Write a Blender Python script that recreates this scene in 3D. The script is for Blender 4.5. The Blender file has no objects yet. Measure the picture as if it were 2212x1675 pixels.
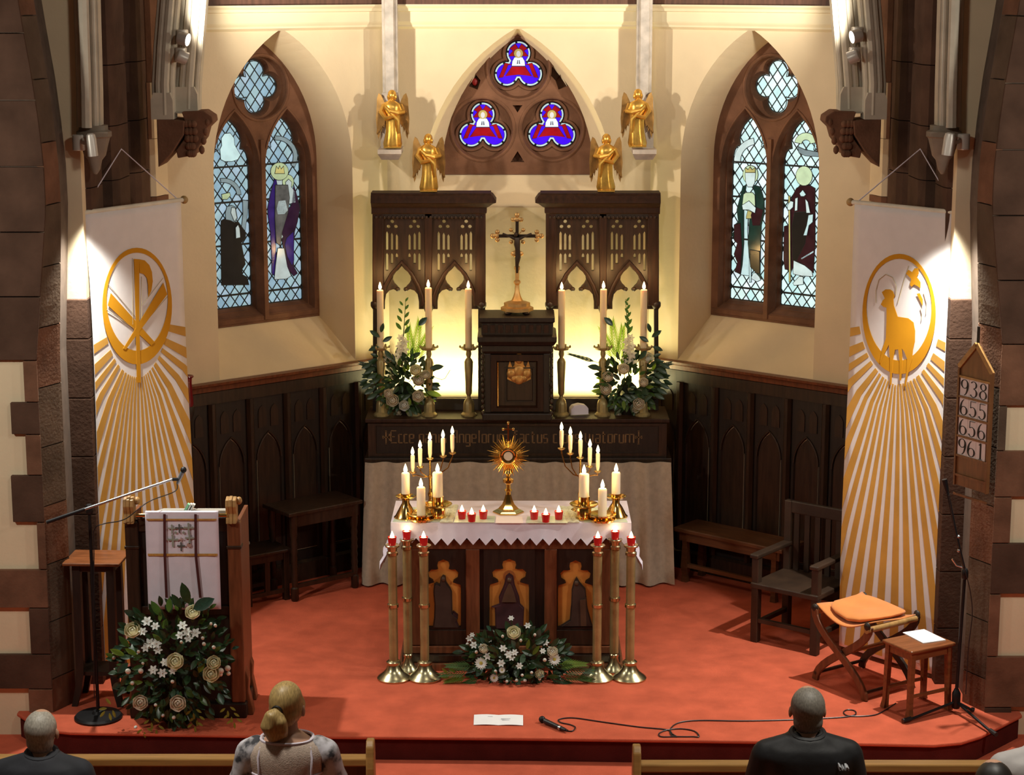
import bpy, bmesh, random
from math import *
from mathutils import Vector, Matrix
from mathutils.geometry import tessellate_polygon, delaunay_2d_cdt

SC = bpy.context.scene
COL = SC.collection
R = random.Random(7)

# ------------------------------------------------------------------ camera
F, PITCH, EYE, AXIS, MID = 4350.0, radians(11.4), 4.6, 1121.0, 837.5
cd = bpy.data.cameras.new('camera'); cam = bpy.data.objects.new('camera', cd); COL.objects.link(cam)
cam.location = (0, 0, EYE); cam.rotation_euler = (pi/2 - PITCH, 0, 0)
cd.sensor_fit = 'HORIZONTAL'; cd.sensor_width = 36; cd.lens = F/2212*36
cd.shift_x = -(AXIS-1106)/2212; cd.clip_end = 200
SC.camera = cam
# ------------------------------------------------------------------ world, exposure, main lights
w = bpy.data.worlds.new('World'); SC.world = w; w.use_nodes = True
w.node_tree.nodes['Background'].inputs[0].default_value = (1.0, 0.66, 0.40, 1)
w.node_tree.nodes['Background'].inputs[1].default_value = 0.035
SC.view_settings.view_transform = 'Standard'; SC.view_settings.look = 'None'
SC.view_settings.exposure = 0.0; SC.view_settings.gamma = 1.0; SC.view_settings.use_curve_mapping = False

def lamp(kind, loc, energy, col, size=0.05, target=None, spot=60, blend=0.5, size_y=None):
    d = bpy.data.lights.new('light', kind); d.energy = energy; d.color = col
    if kind == 'AREA':
        d.shape = 'RECTANGLE'; d.size = size; d.size_y = size_y or size
    else:
        d.shadow_soft_size = size
    if kind == 'SPOT':
        d.spot_size = radians(spot); d.spot_blend = blend
    o = bpy.data.objects.new('light', d); COL.objects.link(o); o.location = loc
    if target:
        o.rotation_euler = (Vector(target)-Vector(loc)).to_track_quat('-Z', 'Y').to_euler()
    return o
LIT, COOL, AMBER = (1.0, 0.92, 0.76), (1.0, 0.98, 0.88), (1.0, 0.60, 0.28)
# upper lamps clipped to the roof ribs wash the upper walls of the apse
lamp('SPOT', (-2.16, 13.62, 4.20), 330, LIT, 0.05, (0.4, 15.7, 5.7), 124, 1.0)
lamp('SPOT', (2.16, 13.62, 4.22), 270, LIT, 0.05, (-0.4, 15.7, 5.7), 124, 1.0)
lamp('SPOT', (-2.16, 13.60, 4.05), 45, AMBER, 0.06, (1.5, 15.4, 2.3), 80, 1.0)  # this pair is added warm fill, in place of bounced light on lower walls
lamp('SPOT', (2.16, 13.60, 4.05), 45, AMBER, 0.06, (-1.5, 15.4, 2.3), 80, 1.0)
# banner lamps, shining down on the banners and the front of the platform
lamp('SPOT', (-2.70, 12.66, 3.27), 300, COOL, 0.03, (-2.05, 12.45, 0.0), 94, 1.0)
lamp('SPOT', (2.69, 12.66, 3.27), 420, COOL, 0.03, (1.95, 12.40, 0.0), 94, 1.0)
# an unseen fill lamp added high over the platform before the altar
lamp('SPOT', (0, 12.5, 5.1), 45, LIT, 0.1, (0.1, 12.35, 0), 66, 1.0)
# light strips behind the reredos ledge
for _x in (-0.58, 0.56):
    lamp('AREA', (_x, 15.60, 1.40), 15, (1.0, 0.92, 0.46), 0.84, (_x, 15.72, 1.75), size_y=0.05)
# unseen fill lights added over the first pews and from the side aisles
NAVE = (1.0, 0.94, 0.82)
lamp('POINT', (0, 9.2, 5.4), 130, NAVE, 0.2)
for _x in (-2.0, 2.2):
    lamp('SPOT', (_x, 8.3, 5.0), 420, NAVE, 0.15, (_x, 8.8, 0), 64, 0.7)
for _x in (-4.5, 4.5):
    lamp('SPOT', (_x, 9.5, 3.9), 245, NAVE, 0.12, (_x*0.62, 12.6, 1.6), 130, 0.8)

# ------------------------------------------------------------------ from a pixel of the photograph to a place
def zz(py, Y): return EYE - Y*tan(PITCH+atan((py-MID)/F))
def yy(py, z): return (EYE-z)/tan(PITCH+atan((py-MID)/F))
def mpp(Y, z): return (Y*cos(PITCH)+(EYE-z)*sin(PITCH))/F
def xx(px, Y, z): return (px-AXIS)*mpp(Y, z)
def on(px, py, z):
    Y = yy(py, z); return Vector((xx(px, Y, z), Y, z))
def ya(px, py, Y):
    z = zz(py, Y); return Vector((xx(px, Y, z), Y, z))
def onplane(px, py, p0, n):
    r = Vector(((px-AXIS)/F, cos(PITCH)+(MID-py)/F*sin(PITCH), -sin(PITCH)+(MID-py)/F*cos(PITCH)))
    k = (Vector((p0[0], p0[1], 0)).dot(Vector((n[0], n[1], 0))))/(r.x*n[0]+r.y*n[1])
    return Vector((r.x*k, r.y*k, EYE+r.z*k))

# ------------------------------------------------------------------ materials
MATS = {}
def M(name, col, rough=0.6, metal=0.0, var=0.12, scale=9.0, bump=0.0, bscale=70.0, emit=None, es=0.0, trans=0.0,
      stretch=None, spec=0.5, alpha=None, sheen=0.0, sss=0.0):
    if name in MATS: return MATS[name]
    m = bpy.data.materials.new(name); m.use_nodes = True; nt = m.node_tree; b = nt.nodes['Principled BSDF']
    b.inputs['Roughness'].default_value = rough; b.inputs['Metallic'].default_value = metal
    b.inputs['Specular IOR Level'].default_value = spec
    b.inputs['Base Color'].default_value = (*col, 1)
    if trans: b.inputs['Transmission Weight'].default_value = trans
    if sheen: b.inputs['Sheen Weight'].default_value = sheen
    if sss:
        b.inputs['Subsurface Weight'].default_value = sss; b.inputs['Subsurface Radius'].default_value = (0.03, 0.015, 0.006); b.inputs['Subsurface Scale'].default_value = 1.0
    if alpha is not None: b.inputs['Alpha'].default_value = alpha
    tc = None
    if var or bump:
        tc = nt.nodes.new('ShaderNodeTexCoord'); mp = nt.nodes.new('ShaderNodeMapping')
        nt.links.new(tc.outputs['Object'], mp.inputs[0])
        if stretch: mp.inputs['Scale'].default_value = stretch
    if var:
        nz = nt.nodes.new('ShaderNodeTexNoise'); nz.inputs['Scale'].default_value = scale; nz.inputs['Detail'].default_value = 5
        nt.links.new(mp.outputs[0], nz.inputs[0])
        cr = nt.nodes.new('ShaderNodeValToRGB'); e = cr.color_ramp.elements
        e[0].position, e[1].position = 0.3, 0.7
        e[0].color = (*[max(0, c*(1-var)) for c in col], 1); e[1].color = (*[min(1, c*(1+var)) for c in col], 1)
        nt.links.new(nz.outputs[0], cr.inputs[0])
        nt.links.new(cr.outputs[0], b.inputs['Base Color'])
        if emit and es:
            mx = nt.nodes.new('ShaderNodeValToRGB'); g = mx.color_ramp.elements
            g[0].position, g[1].position = 0.3, 0.7
            g[0].color = (*[max(0, c*(1-var)) for c in emit], 1); g[1].color = (*[min(1, c*(1+var)) for c in emit], 1)
            nt.links.new(nz.outputs[0], mx.inputs[0]); nt.links.new(mx.outputs[0], b.inputs['Emission Color'])
    if emit and es:
        if not var: b.inputs['Emission Color'].default_value = (*emit, 1)
        b.inputs['Emission Strength'].default_value = es; m.cycles.emission_sampling = 'NONE'
    if bump:
        bz = nt.nodes.new('ShaderNodeTexNoise'); bz.inputs['Scale'].default_value = bscale; bz.inputs['Detail'].default_value = 4
        nt.links.new(mp.outputs[0], bz.inputs[0])
        bp = nt.nodes.new('ShaderNodeBump'); bp.inputs['Strength'].default_value = bump; bp.inputs['Distance'].default_value = 0.01
        nt.links.new(bz.outputs[0], bp.inputs['Height']); nt.links.new(bp.outputs[0], b.inputs['Normal'])
    MATS[name] = m
    return m

plaster = M('cream plaster', (0.76, 0.63, 0.43), 0.85, var=0.05, scale=3, bump=0.12, bscale=35, spec=0.2)
cream_paint = M('cream paint', (0.80, 0.70, 0.48), 0.6, var=0.04, scale=4, spec=0.3)
stone = M('red sandstone', (0.175, 0.085, 0.050), 0.9, var=0.28, scale=6, bump=0.25, bscale=60, spec=0.2)
dstone = M('brown sandstone', (0.088, 0.048, 0.032), 0.9, var=0.25, scale=5, bump=0.25, bscale=50, spec=0.15)
gstone = M('grey brown sandstone', (0.125, 0.085, 0.058), 0.9, var=0.25, scale=5, bump=0.25, bscale=50, spec=0.15)
mortar = M('mortar', (0.13, 0.09, 0.065), 0.95, var=0.2, scale=12)
pale = M('pale limestone', (0.55, 0.49, 0.39), 0.75, var=0.10, scale=8, bump=0.1, bscale=50, spec=0.3)
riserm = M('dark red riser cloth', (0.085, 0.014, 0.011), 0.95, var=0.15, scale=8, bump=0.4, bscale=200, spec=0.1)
pale2 = M('dull limestone', (0.26, 0.215, 0.165), 0.8, var=0.15, scale=8, bump=0.1, bscale=50, spec=0.2)
oak3 = M('mid oak', (0.030, 0.011, 0.005), 0.55, spec=0.3, var=0.4, scale=7, stretch=(6, 6, 0.7), bump=0.1, bscale=40)
oak = M('dark oak', (0.030, 0.014, 0.007), 0.42, var=0.45, scale=7, stretch=(6, 6, 0.7), bump=0.1, bscale=40)
oak2 = M('black oak', (0.015, 0.008, 0.005), 0.5, var=0.45, scale=7, stretch=(6, 6, 0.7), bump=0.1, bscale=40)
redoak = M('red brown oak', (0.16, 0.052, 0.020), 0.4, var=0.35, scale=7, stretch=(6, 6, 0.7), bump=0.08, bscale=40)
mahog = M('mahogany', (0.20, 0.065, 0.022), 0.3, var=0.3, scale=6, stretch=(1, 7, 7))
pine = M('honey oak', (0.40, 0.22, 0.075), 0.4, var=0.2, scale=6, stretch=(0.6, 6, 6))
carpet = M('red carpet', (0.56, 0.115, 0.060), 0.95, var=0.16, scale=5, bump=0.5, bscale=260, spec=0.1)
gold = M('gilded wood', (0.80, 0.48, 0.10), 0.33, 0.85, var=0.25, scale=14, bump=0.1, bscale=40)
brass = M('polished brass', (0.80, 0.52, 0.17), 0.16, 1.0, var=0.1, scale=10)
dbrass = M('aged brass', (0.36, 0.28, 0.12), 0.40, 0.45, var=0.25, scale=10)
sbrass = M('satin brass', (0.56, 0.50, 0.30), 0.27, 1.0, var=0.12, scale=10)
linen = M('white linen', (0.76, 0.70, 0.80), 0.9, var=0.04, scale=12, bump=0.15, bscale=300, spec=0.2)
bannerc = M('white banner cloth', (0.80, 0.76, 0.76), 0.9, var=0.03, scale=10, spec=0.2)
bgold = M('gold banner cloth', (0.60, 0.32, 0.065), 0.8, var=0.10, scale=6, spec=0.2)
bgold2 = M('emblem gold cloth', (0.62, 0.28, 0.012), 0.75, var=0.06, scale=6, spec=0.2)
fronc = M('cream brocade', (0.46, 0.39, 0.30), 0.85, var=0.10, scale=25, bump=0.2, bscale=120, spec=0.2)
wax = M('candle wax', (0.86, 0.70, 0.44), 0.5, var=0.03, scale=6, sss=0.35)
waxw = M('white candle wax', (0.90, 0.80, 0.60), 0.5, var=0.02, scale=6, sss=0.4)
flame_m = M('candle flame', (1, 0.8, 0.4), 0.5, var=0, emit=(1.0, 0.80, 0.42), es=10.0)
wick_m = M('wick', (0.02, 0.015, 0.01), 0.9, var=0)
redglass = M('red votive glass', (0.40, 0.008, 0.010), 0.12, var=0.1, scale=9, emit=(0.55, 0.01, 0.01), es=0.16)
black = M('black plastic', (0.012, 0.012, 0.014), 0.4, var=0.1)
iron = M('black iron', (0.02, 0.02, 0.022), 0.45, 0.6, var=0.15)
steel = M('bright steel', (0.55, 0.58, 0.62), 0.25, 1.0, var=0.05)
whitep = M('white paper', (0.85, 0.86, 0.88), 0.8, var=0.02, scale=10)
leadm = M('window lead', (0.012, 0.018, 0.022), 0.6, 0.2, var=0.1)

# ------------------------------------------------------------------ mesh builder
def fill(loops):
    """triangles (indices into the joined loops) of an outline with holes"""
    if len(loops) == 1: return [tuple(t) for t in tessellate_polygon([[Vector((p[0], p[1], 0)) for p in loops[0]]])]
    vs = [Vector((p[0], p[1])) for l in loops for p in l]; ed = []; b = 0
    for l in loops:
        k = len(l); ed += [(b+i, b+(i+1) % k) for i in range(k)]; b += k
    v, _, f, ov, _, _ = delaunay_2d_cdt(vs, ed, [], 0, 1e-7)
    idx = [o[0] if o else -1 for o in ov]; out = []
    for t in f:
        c = (sum(v[i].x for i in t)/3, sum(v[i].y for i in t)/3)
        if inside(c, loops[0]) and not any(inside(c, h) for h in loops[1:]):
            q = tuple(idx[i] for i in t)
            if min(q) >= 0: out.append(q)
    return out
class MB:
    def __init__(s): s.v, s.f = [], []
    def add(s, vs, fs):
        b = len(s.v); s.v += [tuple(v) for v in vs]; s.f += [tuple(b+i for i in f) for f in fs]; return s
    def bx(s, x0, x1, y0, y1, z0, z1):
        return s.add([(x0,y0,z0),(x1,y0,z0),(x1,y1,z0),(x0,y1,z0),(x0,y0,z1),(x1,y0,z1),(x1,y1,z1),(x0,y1,z1)],
                     [(3,2,1,0),(4,5,6,7),(0,1,5,4),(1,2,6,5),(2,3,7,6),(3,0,4,7)])
    def box(s, c, d, m=None):
        hx, hy, hz = d[0]/2, d[1]/2, d[2]/2
        vs = [Vector(p) for p in ((-hx,-hy,-hz),(hx,-hy,-hz),(hx,hy,-hz),(-hx,hy,-hz),(-hx,-hy,hz),(hx,-hy,hz),(hx,hy,hz),(-hx,hy,hz))]
        if m is not None: vs = [m @ v for v in vs]
        c = Vector(c)
        return s.add([v+c for v in vs], [(3,2,1,0),(4,5,6,7),(0,1,5,4),(1,2,6,5),(2,3,7,6),(3,0,4,7)])
    def bar(s, a, b, w, h, up=(0,0,1)):
        a, b = Vector(a), Vector(b); t = (b-a).normalized(); u = Vector(up)
        if abs(t.dot(u)) > 0.98: u = Vector((0,1,0))
        r = t.cross(u).normalized(); u = r.cross(t)
        vs = [p+r*i*w/2+u*j*h/2 for p in (a, b) for i, j in ((-1,-1),(1,-1),(1,1),(-1,1))]
        return s.add(vs, [(0,1,2,3),(7,6,5,4),(0,4,5,1),(1,5,6,2),(2,6,7,3),(3,7,4,0)])
    def lathe(s, prof, n=20, c=(0,0,0), m=None, sx=1, sy=1):
        c = Vector(c); vs = []; k = len(prof)
        for r, z in prof:
            for i in range(n):
                a = 2*pi*i/n; v = Vector((cos(a)*r*sx, sin(a)*r*sy, z))
                if m is not None: v = m @ v
                vs.append(v+c)
        fs = [(j*n+i, j*n+(i+1) % n, (j+1)*n+(i+1) % n, (j+1)*n+i) for j in range(k-1) for i in range(n)]
        fs += [tuple(range(n))[::-1], tuple((k-1)*n+i for i in range(n))]
        return s.add(vs, fs)
    def tube(s, pts, r, n=8, closed=False):
        pts = [Vector(p) for p in pts]; k = len(pts); rs = r if isinstance(r, (list, tuple)) else [r]*k
        vs = []; u = None
        for i, p in enumerate(pts):
            if closed: t = pts[(i+1) % k]-pts[i-1]
            else: t = pts[min(i+1, k-1)]-pts[max(i-1, 0)]
            t.normalize()
            if u is None:
                u = Vector((0,0,1)) if abs(t.z) < 0.9 else Vector((0,1,0))
            u = (u-t*u.dot(t))
            u.normalize(); w_ = t.cross(u)
            for j in range(n):
                a = 2*pi*j/n; vs.append(p+(u*cos(a)+w_*sin(a))*rs[i])
        kk = k if closed else k-1
        fs = [(i*n+j, i*n+(j+1) % n, ((i+1) % k)*n+(j+1) % n, ((i+1) % k)*n+j) for i in range(kk) for j in range(n)]
        if not closed: fs += [tuple(range(n))[::-1], tuple((k-1)*n+j for j in range(n))]
        return s.add(vs, fs)
    def ball(s, c, r, n=12, k=8, m=None):
        r = r if isinstance(r, (list, tuple)) else (r, r, r); c = Vector(c); vs = []; fs = []
        for j in range(1, k):
            t = pi*j/k
            for i in range(n):
                a = 2*pi*i/n; v = Vector((r[0]*sin(t)*cos(a), r[1]*sin(t)*sin(a), r[2]*cos(t)))
                if m is not None: v = m @ v
                vs.append(v+c)
        top, bot = Vector((0,0,r[2])), Vector((0,0,-r[2]))
        if m is not None: top, bot = m @ top, m @ bot
        vs += [top+c, bot+c]; T, B = len(vs)-2, len(vs)-1
        fs += [(j*n+i, (j+1)*n+i, (j+1)*n+(i+1) % n, j*n+(i+1) % n) for j in range(k-2) for i in range(n)]
        fs += [(T, i, (i+1) % n) for i in range(n)]+[(B, (k-2)*n+(i+1) % n, (k-2)*n+i) for i in range(n)]
        return s.add(vs, fs)
    def prism(s, poly, fr, d0, d1, holes=(), chamfer=0.0, wides=None):
        """extrude a 2-D outline with holes; fr(u, v, d) gives the place; at d0 the holes are wider by chamfer"""
        loops = [list(poly)]+[list(h) for h in holes]
        flat = [p for l in loops for p in l]
        tri = fill(loops)
        wide = [list(poly)]+([list(h) for h in wides] if wides else [offset(h, chamfer) if chamfer else h for h in loops[1:]])
        tri0 = fill(wide) if (wides or chamfer) else tri
        fl0 = [p for l in wide for p in l]
        n = len(flat)
        vs = [fr(u, v, d0) for u, v in fl0]+[fr(u, v, d1) for u, v in flat]
        fs = [t for t in tri0]+[(t[2]+n, t[1]+n, t[0]+n) for t in tri]
        b = 0
        for l in loops:
            k = len(l)
            fs += [(b+i, b+(i+1) % k, b+(i+1) % k+n, b+i+n) for i in range(k)]; b += k
        return s.add(vs, fs)
    def loft(s, rings, cap=True, closed=True):
        n = len(rings[0]); vs = [p for r_ in rings for p in r_]
        kk = n if closed else n-1
        fs = [(j*n+i, j*n+(i+1) % n, (j+1)*n+(i+1) % n, (j+1)*n+i) for j in range(len(rings)-1) for i in range(kk)]
        if cap and closed: fs += [tuple(range(n))[::-1], tuple((len(rings)-1)*n+i for i in range(n))]
        return s.add(vs, fs)
    def mesh(s, name, mat, smooth=False, recalc=True, sharp=0.7):
        me = bpy.data.meshes.new(name); me.from_pydata(s.v, [], s.f)
        if recalc:
            b = bmesh.new(); b.from_mesh(me); bmesh.ops.recalc_face_normals(b, faces=b.faces); b.to_mesh(me); b.free()
        if smooth:
            me.polygons.foreach_set('use_smooth', [True]*len(me.polygons)); me.set_sharp_from_angle(angle=sharp)
        me.materials.append(mat); me.update()
        return me
    def build(s, name, mat, parent=None, smooth=False, recalc=True, bevel=0.0, sharp=0.7, label=None):
        o = bpy.data.objects.new(name, s.mesh(name, mat, smooth, recalc, sharp)); COL.objects.link(o)
        if parent is not None: o.parent = parent
        if bevel:
            m = o.modifiers.new('b', 'BEVEL'); m.width = bevel; m.segments = 2; m.limit_method = 'ANGLE'
        if label: o['label'] = label
        return o
def inst(name, me, parent=None, loc=(0,0,0), rot=(0,0,0), sc=(1,1,1)):
    o = bpy.data.objects.new(name, me); COL.objects.link(o); o.parent = parent; o.location = loc
    o.rotation_euler = rot; o.scale = sc if isinstance(sc, (tuple, list)) else (sc, sc, sc)
    return o
def area2(p): return sum(p[i-1][0]*p[i][1]-p[i][0]*p[i-1][1] for i in range(len(p)))/2
def offset(p, e):
    """move an outline outwards by e"""
    sgn = 1 if area2(p) > 0 else -1; out = []; n = len(p)
    for i in range(n):
        a, b, c = Vector(p[i-1][:2]), Vector(p[i][:2]), Vector(p[(i+1) % n][:2])
        d1, d2 = (b-a), (c-b)
        if d1.length < 1e-9 or d2.length < 1e-9: out.append((b.x, b.y)); continue
        d1.normalize(); d2.normalize()
        n1, n2 = Vector((d1.y, -d1.x))*sgn, Vector((d2.y, -d2.x))*sgn
        m = n1+n2
        if m.length < 1e-6: out.append((b.x, b.y)); continue
        m.normalize(); k = min(1/max(0.45, m.dot(n1)), 2)
        q = b+m*e*k; out.append((q.x, q.y))
    return out
def tag(o, label, cat, group=None):
    o['label'] = label; o['category'] = cat
    if group: o['group'] = group
    return o
def thing(name, label, cat, loc=(0,0,0), rz=0.0, group=None):
    o = bpy.data.objects.new(name, None); COL.objects.link(o); o.location = loc; o.rotation_euler = (0,0,rz); o.empty_display_size = 0.1
    return tag(o, label, cat, group)
def structure(o):
    o['kind'] = 'structure'; return o
def sempty(name, loc=(0,0,0)):
    o = bpy.data.objects.new(name, None); COL.objects.link(o); o.location = loc; return structure(o)
def kids(o): return [c for c in bpy.data.objects if c.parent == o]
def dup(o, loc, rz=None, label=None, group=None, parent=None):
    c = o.copy(); COL.objects.link(c); c.parent = parent
    if parent is None:
        c.location = loc
        if rz is not None: c.rotation_euler = (0,0,rz)
    if label: c['label'] = label
    if group: c['group'] = group
    for ch in o.children: dup(ch, None, parent=c)
    return c
def rect(u0, u1, v0, v1): return [(u0,v0),(u1,v0),(u1,v1),(u0,v1)]
def circ(cu, cv, ru, rv=None, n=24, a0=0.0): return [(cu+ru*cos(a0+2*pi*i/n), cv+(rv or ru)*sin(a0+2*pi*i/n)) for i in range(n)]
def lobed(n, d, r, rot=pi/2, k=60, cu=0, cv=0):
    out = []
    for i in range(k):
        t = 2*pi*i/k; best = 0
        for j in range(n):
            ph = t-(rot+2*pi*j/n); q = r*r-(d*sin(ph))**2
            if q > 0: best = max(best, d*cos(ph)+sqrt(q))
        out.append((cu+best*cos(t), cv+best*sin(t)))
    return out
def archloop(c, half, zb, zs, h, n=14):
    """pointed arch outline, anticlockwise from the bottom at c-half"""
    Rr = (h*h+half*half)/(2*half); out = [(c-half, zb), (c+half, zb), (c+half, zs)]
    am = asin(min(1, h/Rr))
    for i in range(1, n+1):
        a = am*i/n; out.append((c+half-Rr+Rr*cos(a), zs+Rr*sin(a)))
    for i in range(n-1, -1, -1):
        a = am*i/n; out.append((c-half+Rr-Rr*cos(a), zs+Rr*sin(a)))
    return out
def clip_convex(sub, conv):
    """part of outline sub inside the convex outline conv (anticlockwise)"""
    out = list(sub)
    for i in range(len(conv)):
        a, b = conv[i-1], conv[i]; src, out = out, []
        def side(p): return (b[0]-a[0])*(p[1]-a[1])-(b[1]-a[1])*(p[0]-a[0])
        for j in range(len(src)):
            p, q = src[j-1], src[j]; sp, sq = side(p), side(q)
            if sp >= 0 and sq >= 0: out.append(q)
            elif sp >= 0 > sq or sp < 0 <= sq:
                t = sp/(sp-sq); out.append((p[0]+(q[0]-p[0])*t, p[1]+(q[1]-p[1])*t))
                if sq >= 0: out.append(q)
        if not out: return []
    return out
def inside(p, poly):
    r_ = False
    for i in range(len(poly)):
        a, b = poly[i-1], poly[i]
        if (a[1] > p[1]) != (b[1] > p[1]) and p[0] < (b[0]-a[0])*(p[1]-a[1])/(b[1]-a[1])+a[0]: r_ = not r_
    return r_

# ================================================================== the building
XC, YB = 1.03, 15.785
CW, SW = 0.766, 0.643
def wf(sg):
    return lambda s, z, q=0.0: (sg*(XC+CW*s+SW*q), YB-SW*s+CW*q, z)
def tosz(px, py, sg, q):
    p = onplane(px, py, (sg*(XC+SW*q), YB+CW*q), (sg*SW, CW))
    return ((p.x*sg-XC-SW*q)*CW-(p.y-YB-CW*q)*SW, p.z)
bf = lambda u, z, q=0.0: (u, YB+q, z)
WTOP = 4.75

def splay_wall(name, fr, outer, inner, q, area):
    m = MB(); loops = [area, outer]
    tri = fill(loops)
    flat = area+outer
    m.add([fr(u, v, 0) for u, v in flat], [t for t in tri])
    n = len(outer)
    m.add([fr(u, v, 0) for u, v in outer]+[fr(u, v, q) for u, v in inner], [(i, (i+1) % n, (i+1) % n+n, i+n) for i in range(n)])
    # thickness behind
    m.add([fr(u, v, q) for u, v in inner]+[fr(u, v, q+0.16) for u, v in inner], [(i, (i+1) % n, (i+1) % n+n, i+n) for i in range(n)])
    return structure(m.build(name, plaster, recalc=True))
SPAN = 2.06
QW = 0.36
OUT_L = archloop(0.955, 0.621, 1.68, 3.22, 1.04)
IN_L = archloop(1.0, 0.55, 2.025, 3.26, 0.93)
splay_wall('wall_left', wf(-1), OUT_L, IN_L, QW, rect(0, SPAN, -0.02, WTOP))
OUT_R = archloop(0.91, 0.621, 1.68, 3.22, 1.04)
IN_R = archloop(0.925, 0.55, 2.025, 3.26, 0.93)
splay_wall('wall_right', wf(1), OUT_R, IN_R, QW, rect(0, SPAN, -0.02, WTOP))
OUT_B = archloop(-0.01, 0.76, 2.86, 2.96, 1.297)
IN_B = archloop(-0.01, 0.58, 3.117, 3.118, 1.065)
splay_wall('wall_back', bf, OUT_B, IN_B, 0.27, rect(-XC, XC, -0.02, WTOP))

# cornices
def cornice(name, fr, s0, s1):
    zt, zb = zz(9, YB), zz(57, YB)
    h = zt-zb
    prof = [(0, zb-0.02), (-0.035, zb), (-0.035, zb+0.012), (-0.05, zb+0.03), (-0.055, zb+0.04), (-0.055, zt-0.055), (-0.075, zt-0.05), (-0.08, zt-0.03), (-0.105, zt-0.012), (-0.105, zt), (0.0, zt)]
    m = MB(); m.loft([[fr(s0, z, q) for q, z in prof], [fr(s1, z, q) for q, z in prof]])
    return structure(m.build(name, cream_paint))
cornice('trim_1', wf(-1), -0.02, 2.0)
cornice('trim_2', bf, -XC-0.02, XC+0.02)
cornice('trim_3', wf(1), -0.02, 2.0)
# roof boards above the cornices
m = MB()
pl = [(-4.6, 11.5), (-2.75, 14.35), (-XC-0.05, YB+0.02), (XC+0.05, YB+0.02), (2.75, 14.35), (4.6, 11.5)]
m.add([(x, y, WTOP-0.02) for x, y in pl]+[(x*0.15, 11.0+(y-11.0)*0.35, 7.2) for x, y in pl], [(i, i+1, i+7, i+6) for i in range(5)])
roofm = M('dark roof boards', (0.12, 0.055, 0.035), 0.7, var=0.3, scale=6, stretch=(8, 1, 1))
structure(m.build('ceiling', roofm))
m = MB()
m.loft([[(-2.7, 14.3, zz(9, YB)), (-2.7, 14.3, zz(-12, YB))], [(-XC, YB-0.10, zz(9, YB)), (-XC, YB-0.10, zz(-12, YB))], [(XC, YB-0.10, zz(9, YB)), (XC, YB-0.10, zz(-12, YB))], [(2.7, 14.3, zz(9, YB)), (2.7, 14.3, zz(-12, YB))]], cap=False, closed=False)
structure(m.build('trim_4', roofm))

# floors: nave carpet and the raised sanctuary platform
NZ = -0.16
m = MB(); m.bx(-9, 9, 2.0, 13.6, NZ-0.06, NZ); structure(m.build('floor', carpet))
fp = [(-3.2, 12.25), (-2.98, 11.98), (-2.80, 11.93), (-1.5, 11.87), (0, 11.835), (1.5, 11.78), (2.55, 11.72), (2.72, 11.76), (2.86, 11.86), (3.2, 12.22), (3.2, 16.2), (-3.2, 16.2)]
m = MB(); m.prism(offset(fp, 0.02), lambda u, v, d: (u, v, d), -0.022, 0.0)
o = structure(m.build('floor_sanctuary', carpet, bevel=0.008))
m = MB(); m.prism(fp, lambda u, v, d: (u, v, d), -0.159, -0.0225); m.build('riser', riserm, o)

# ------------------------------------------------------------------ windows
def glass(name, col, es, var=0.12):
    return M('glass '+name, [c*0.5 for c in col], 0.15, var=var, scale=14, emit=col, es=es)
def lancet_glass(c, z0):
    hp = [(0.166, z0), (0.166, 3.22), (0.163, 3.27), (0.150, 3.315), (0.127, 3.345), (0.100, 3.352), (0.108, 3.40), (0.097, 3.455), (0.066, 3.51), (0.030, 3.55)]
    return [(c+u, v) for u, v in hp]+[(c, 3.572)]+[(c-u, v) for u, v in hp[::-1]]
def seg_in(a, d, poly, ext=6):
    """the pieces of the line a+t*d inside outline poly"""
    ts = []
    for i in range(len(poly)):
        p, q = poly[i-1], poly[i]; e = (q[0]-p[0], q[1]-p[1]); den = d[0]*e[1]-d[1]*e[0]
        if abs(den) < 1e-12: continue
        t = ((p[0]-a[0])*e[1]-(p[1]-a[1])*e[0])/den; u = ((p[0]-a[0])*d[1]-(p[1]-a[1])*d[0])/den
        if 0 <= u < 1: ts.append(t)
    ts.sort()
    return [(ts[i], ts[i+1]) for i in range(0, len(ts)-1, 2)]
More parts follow.
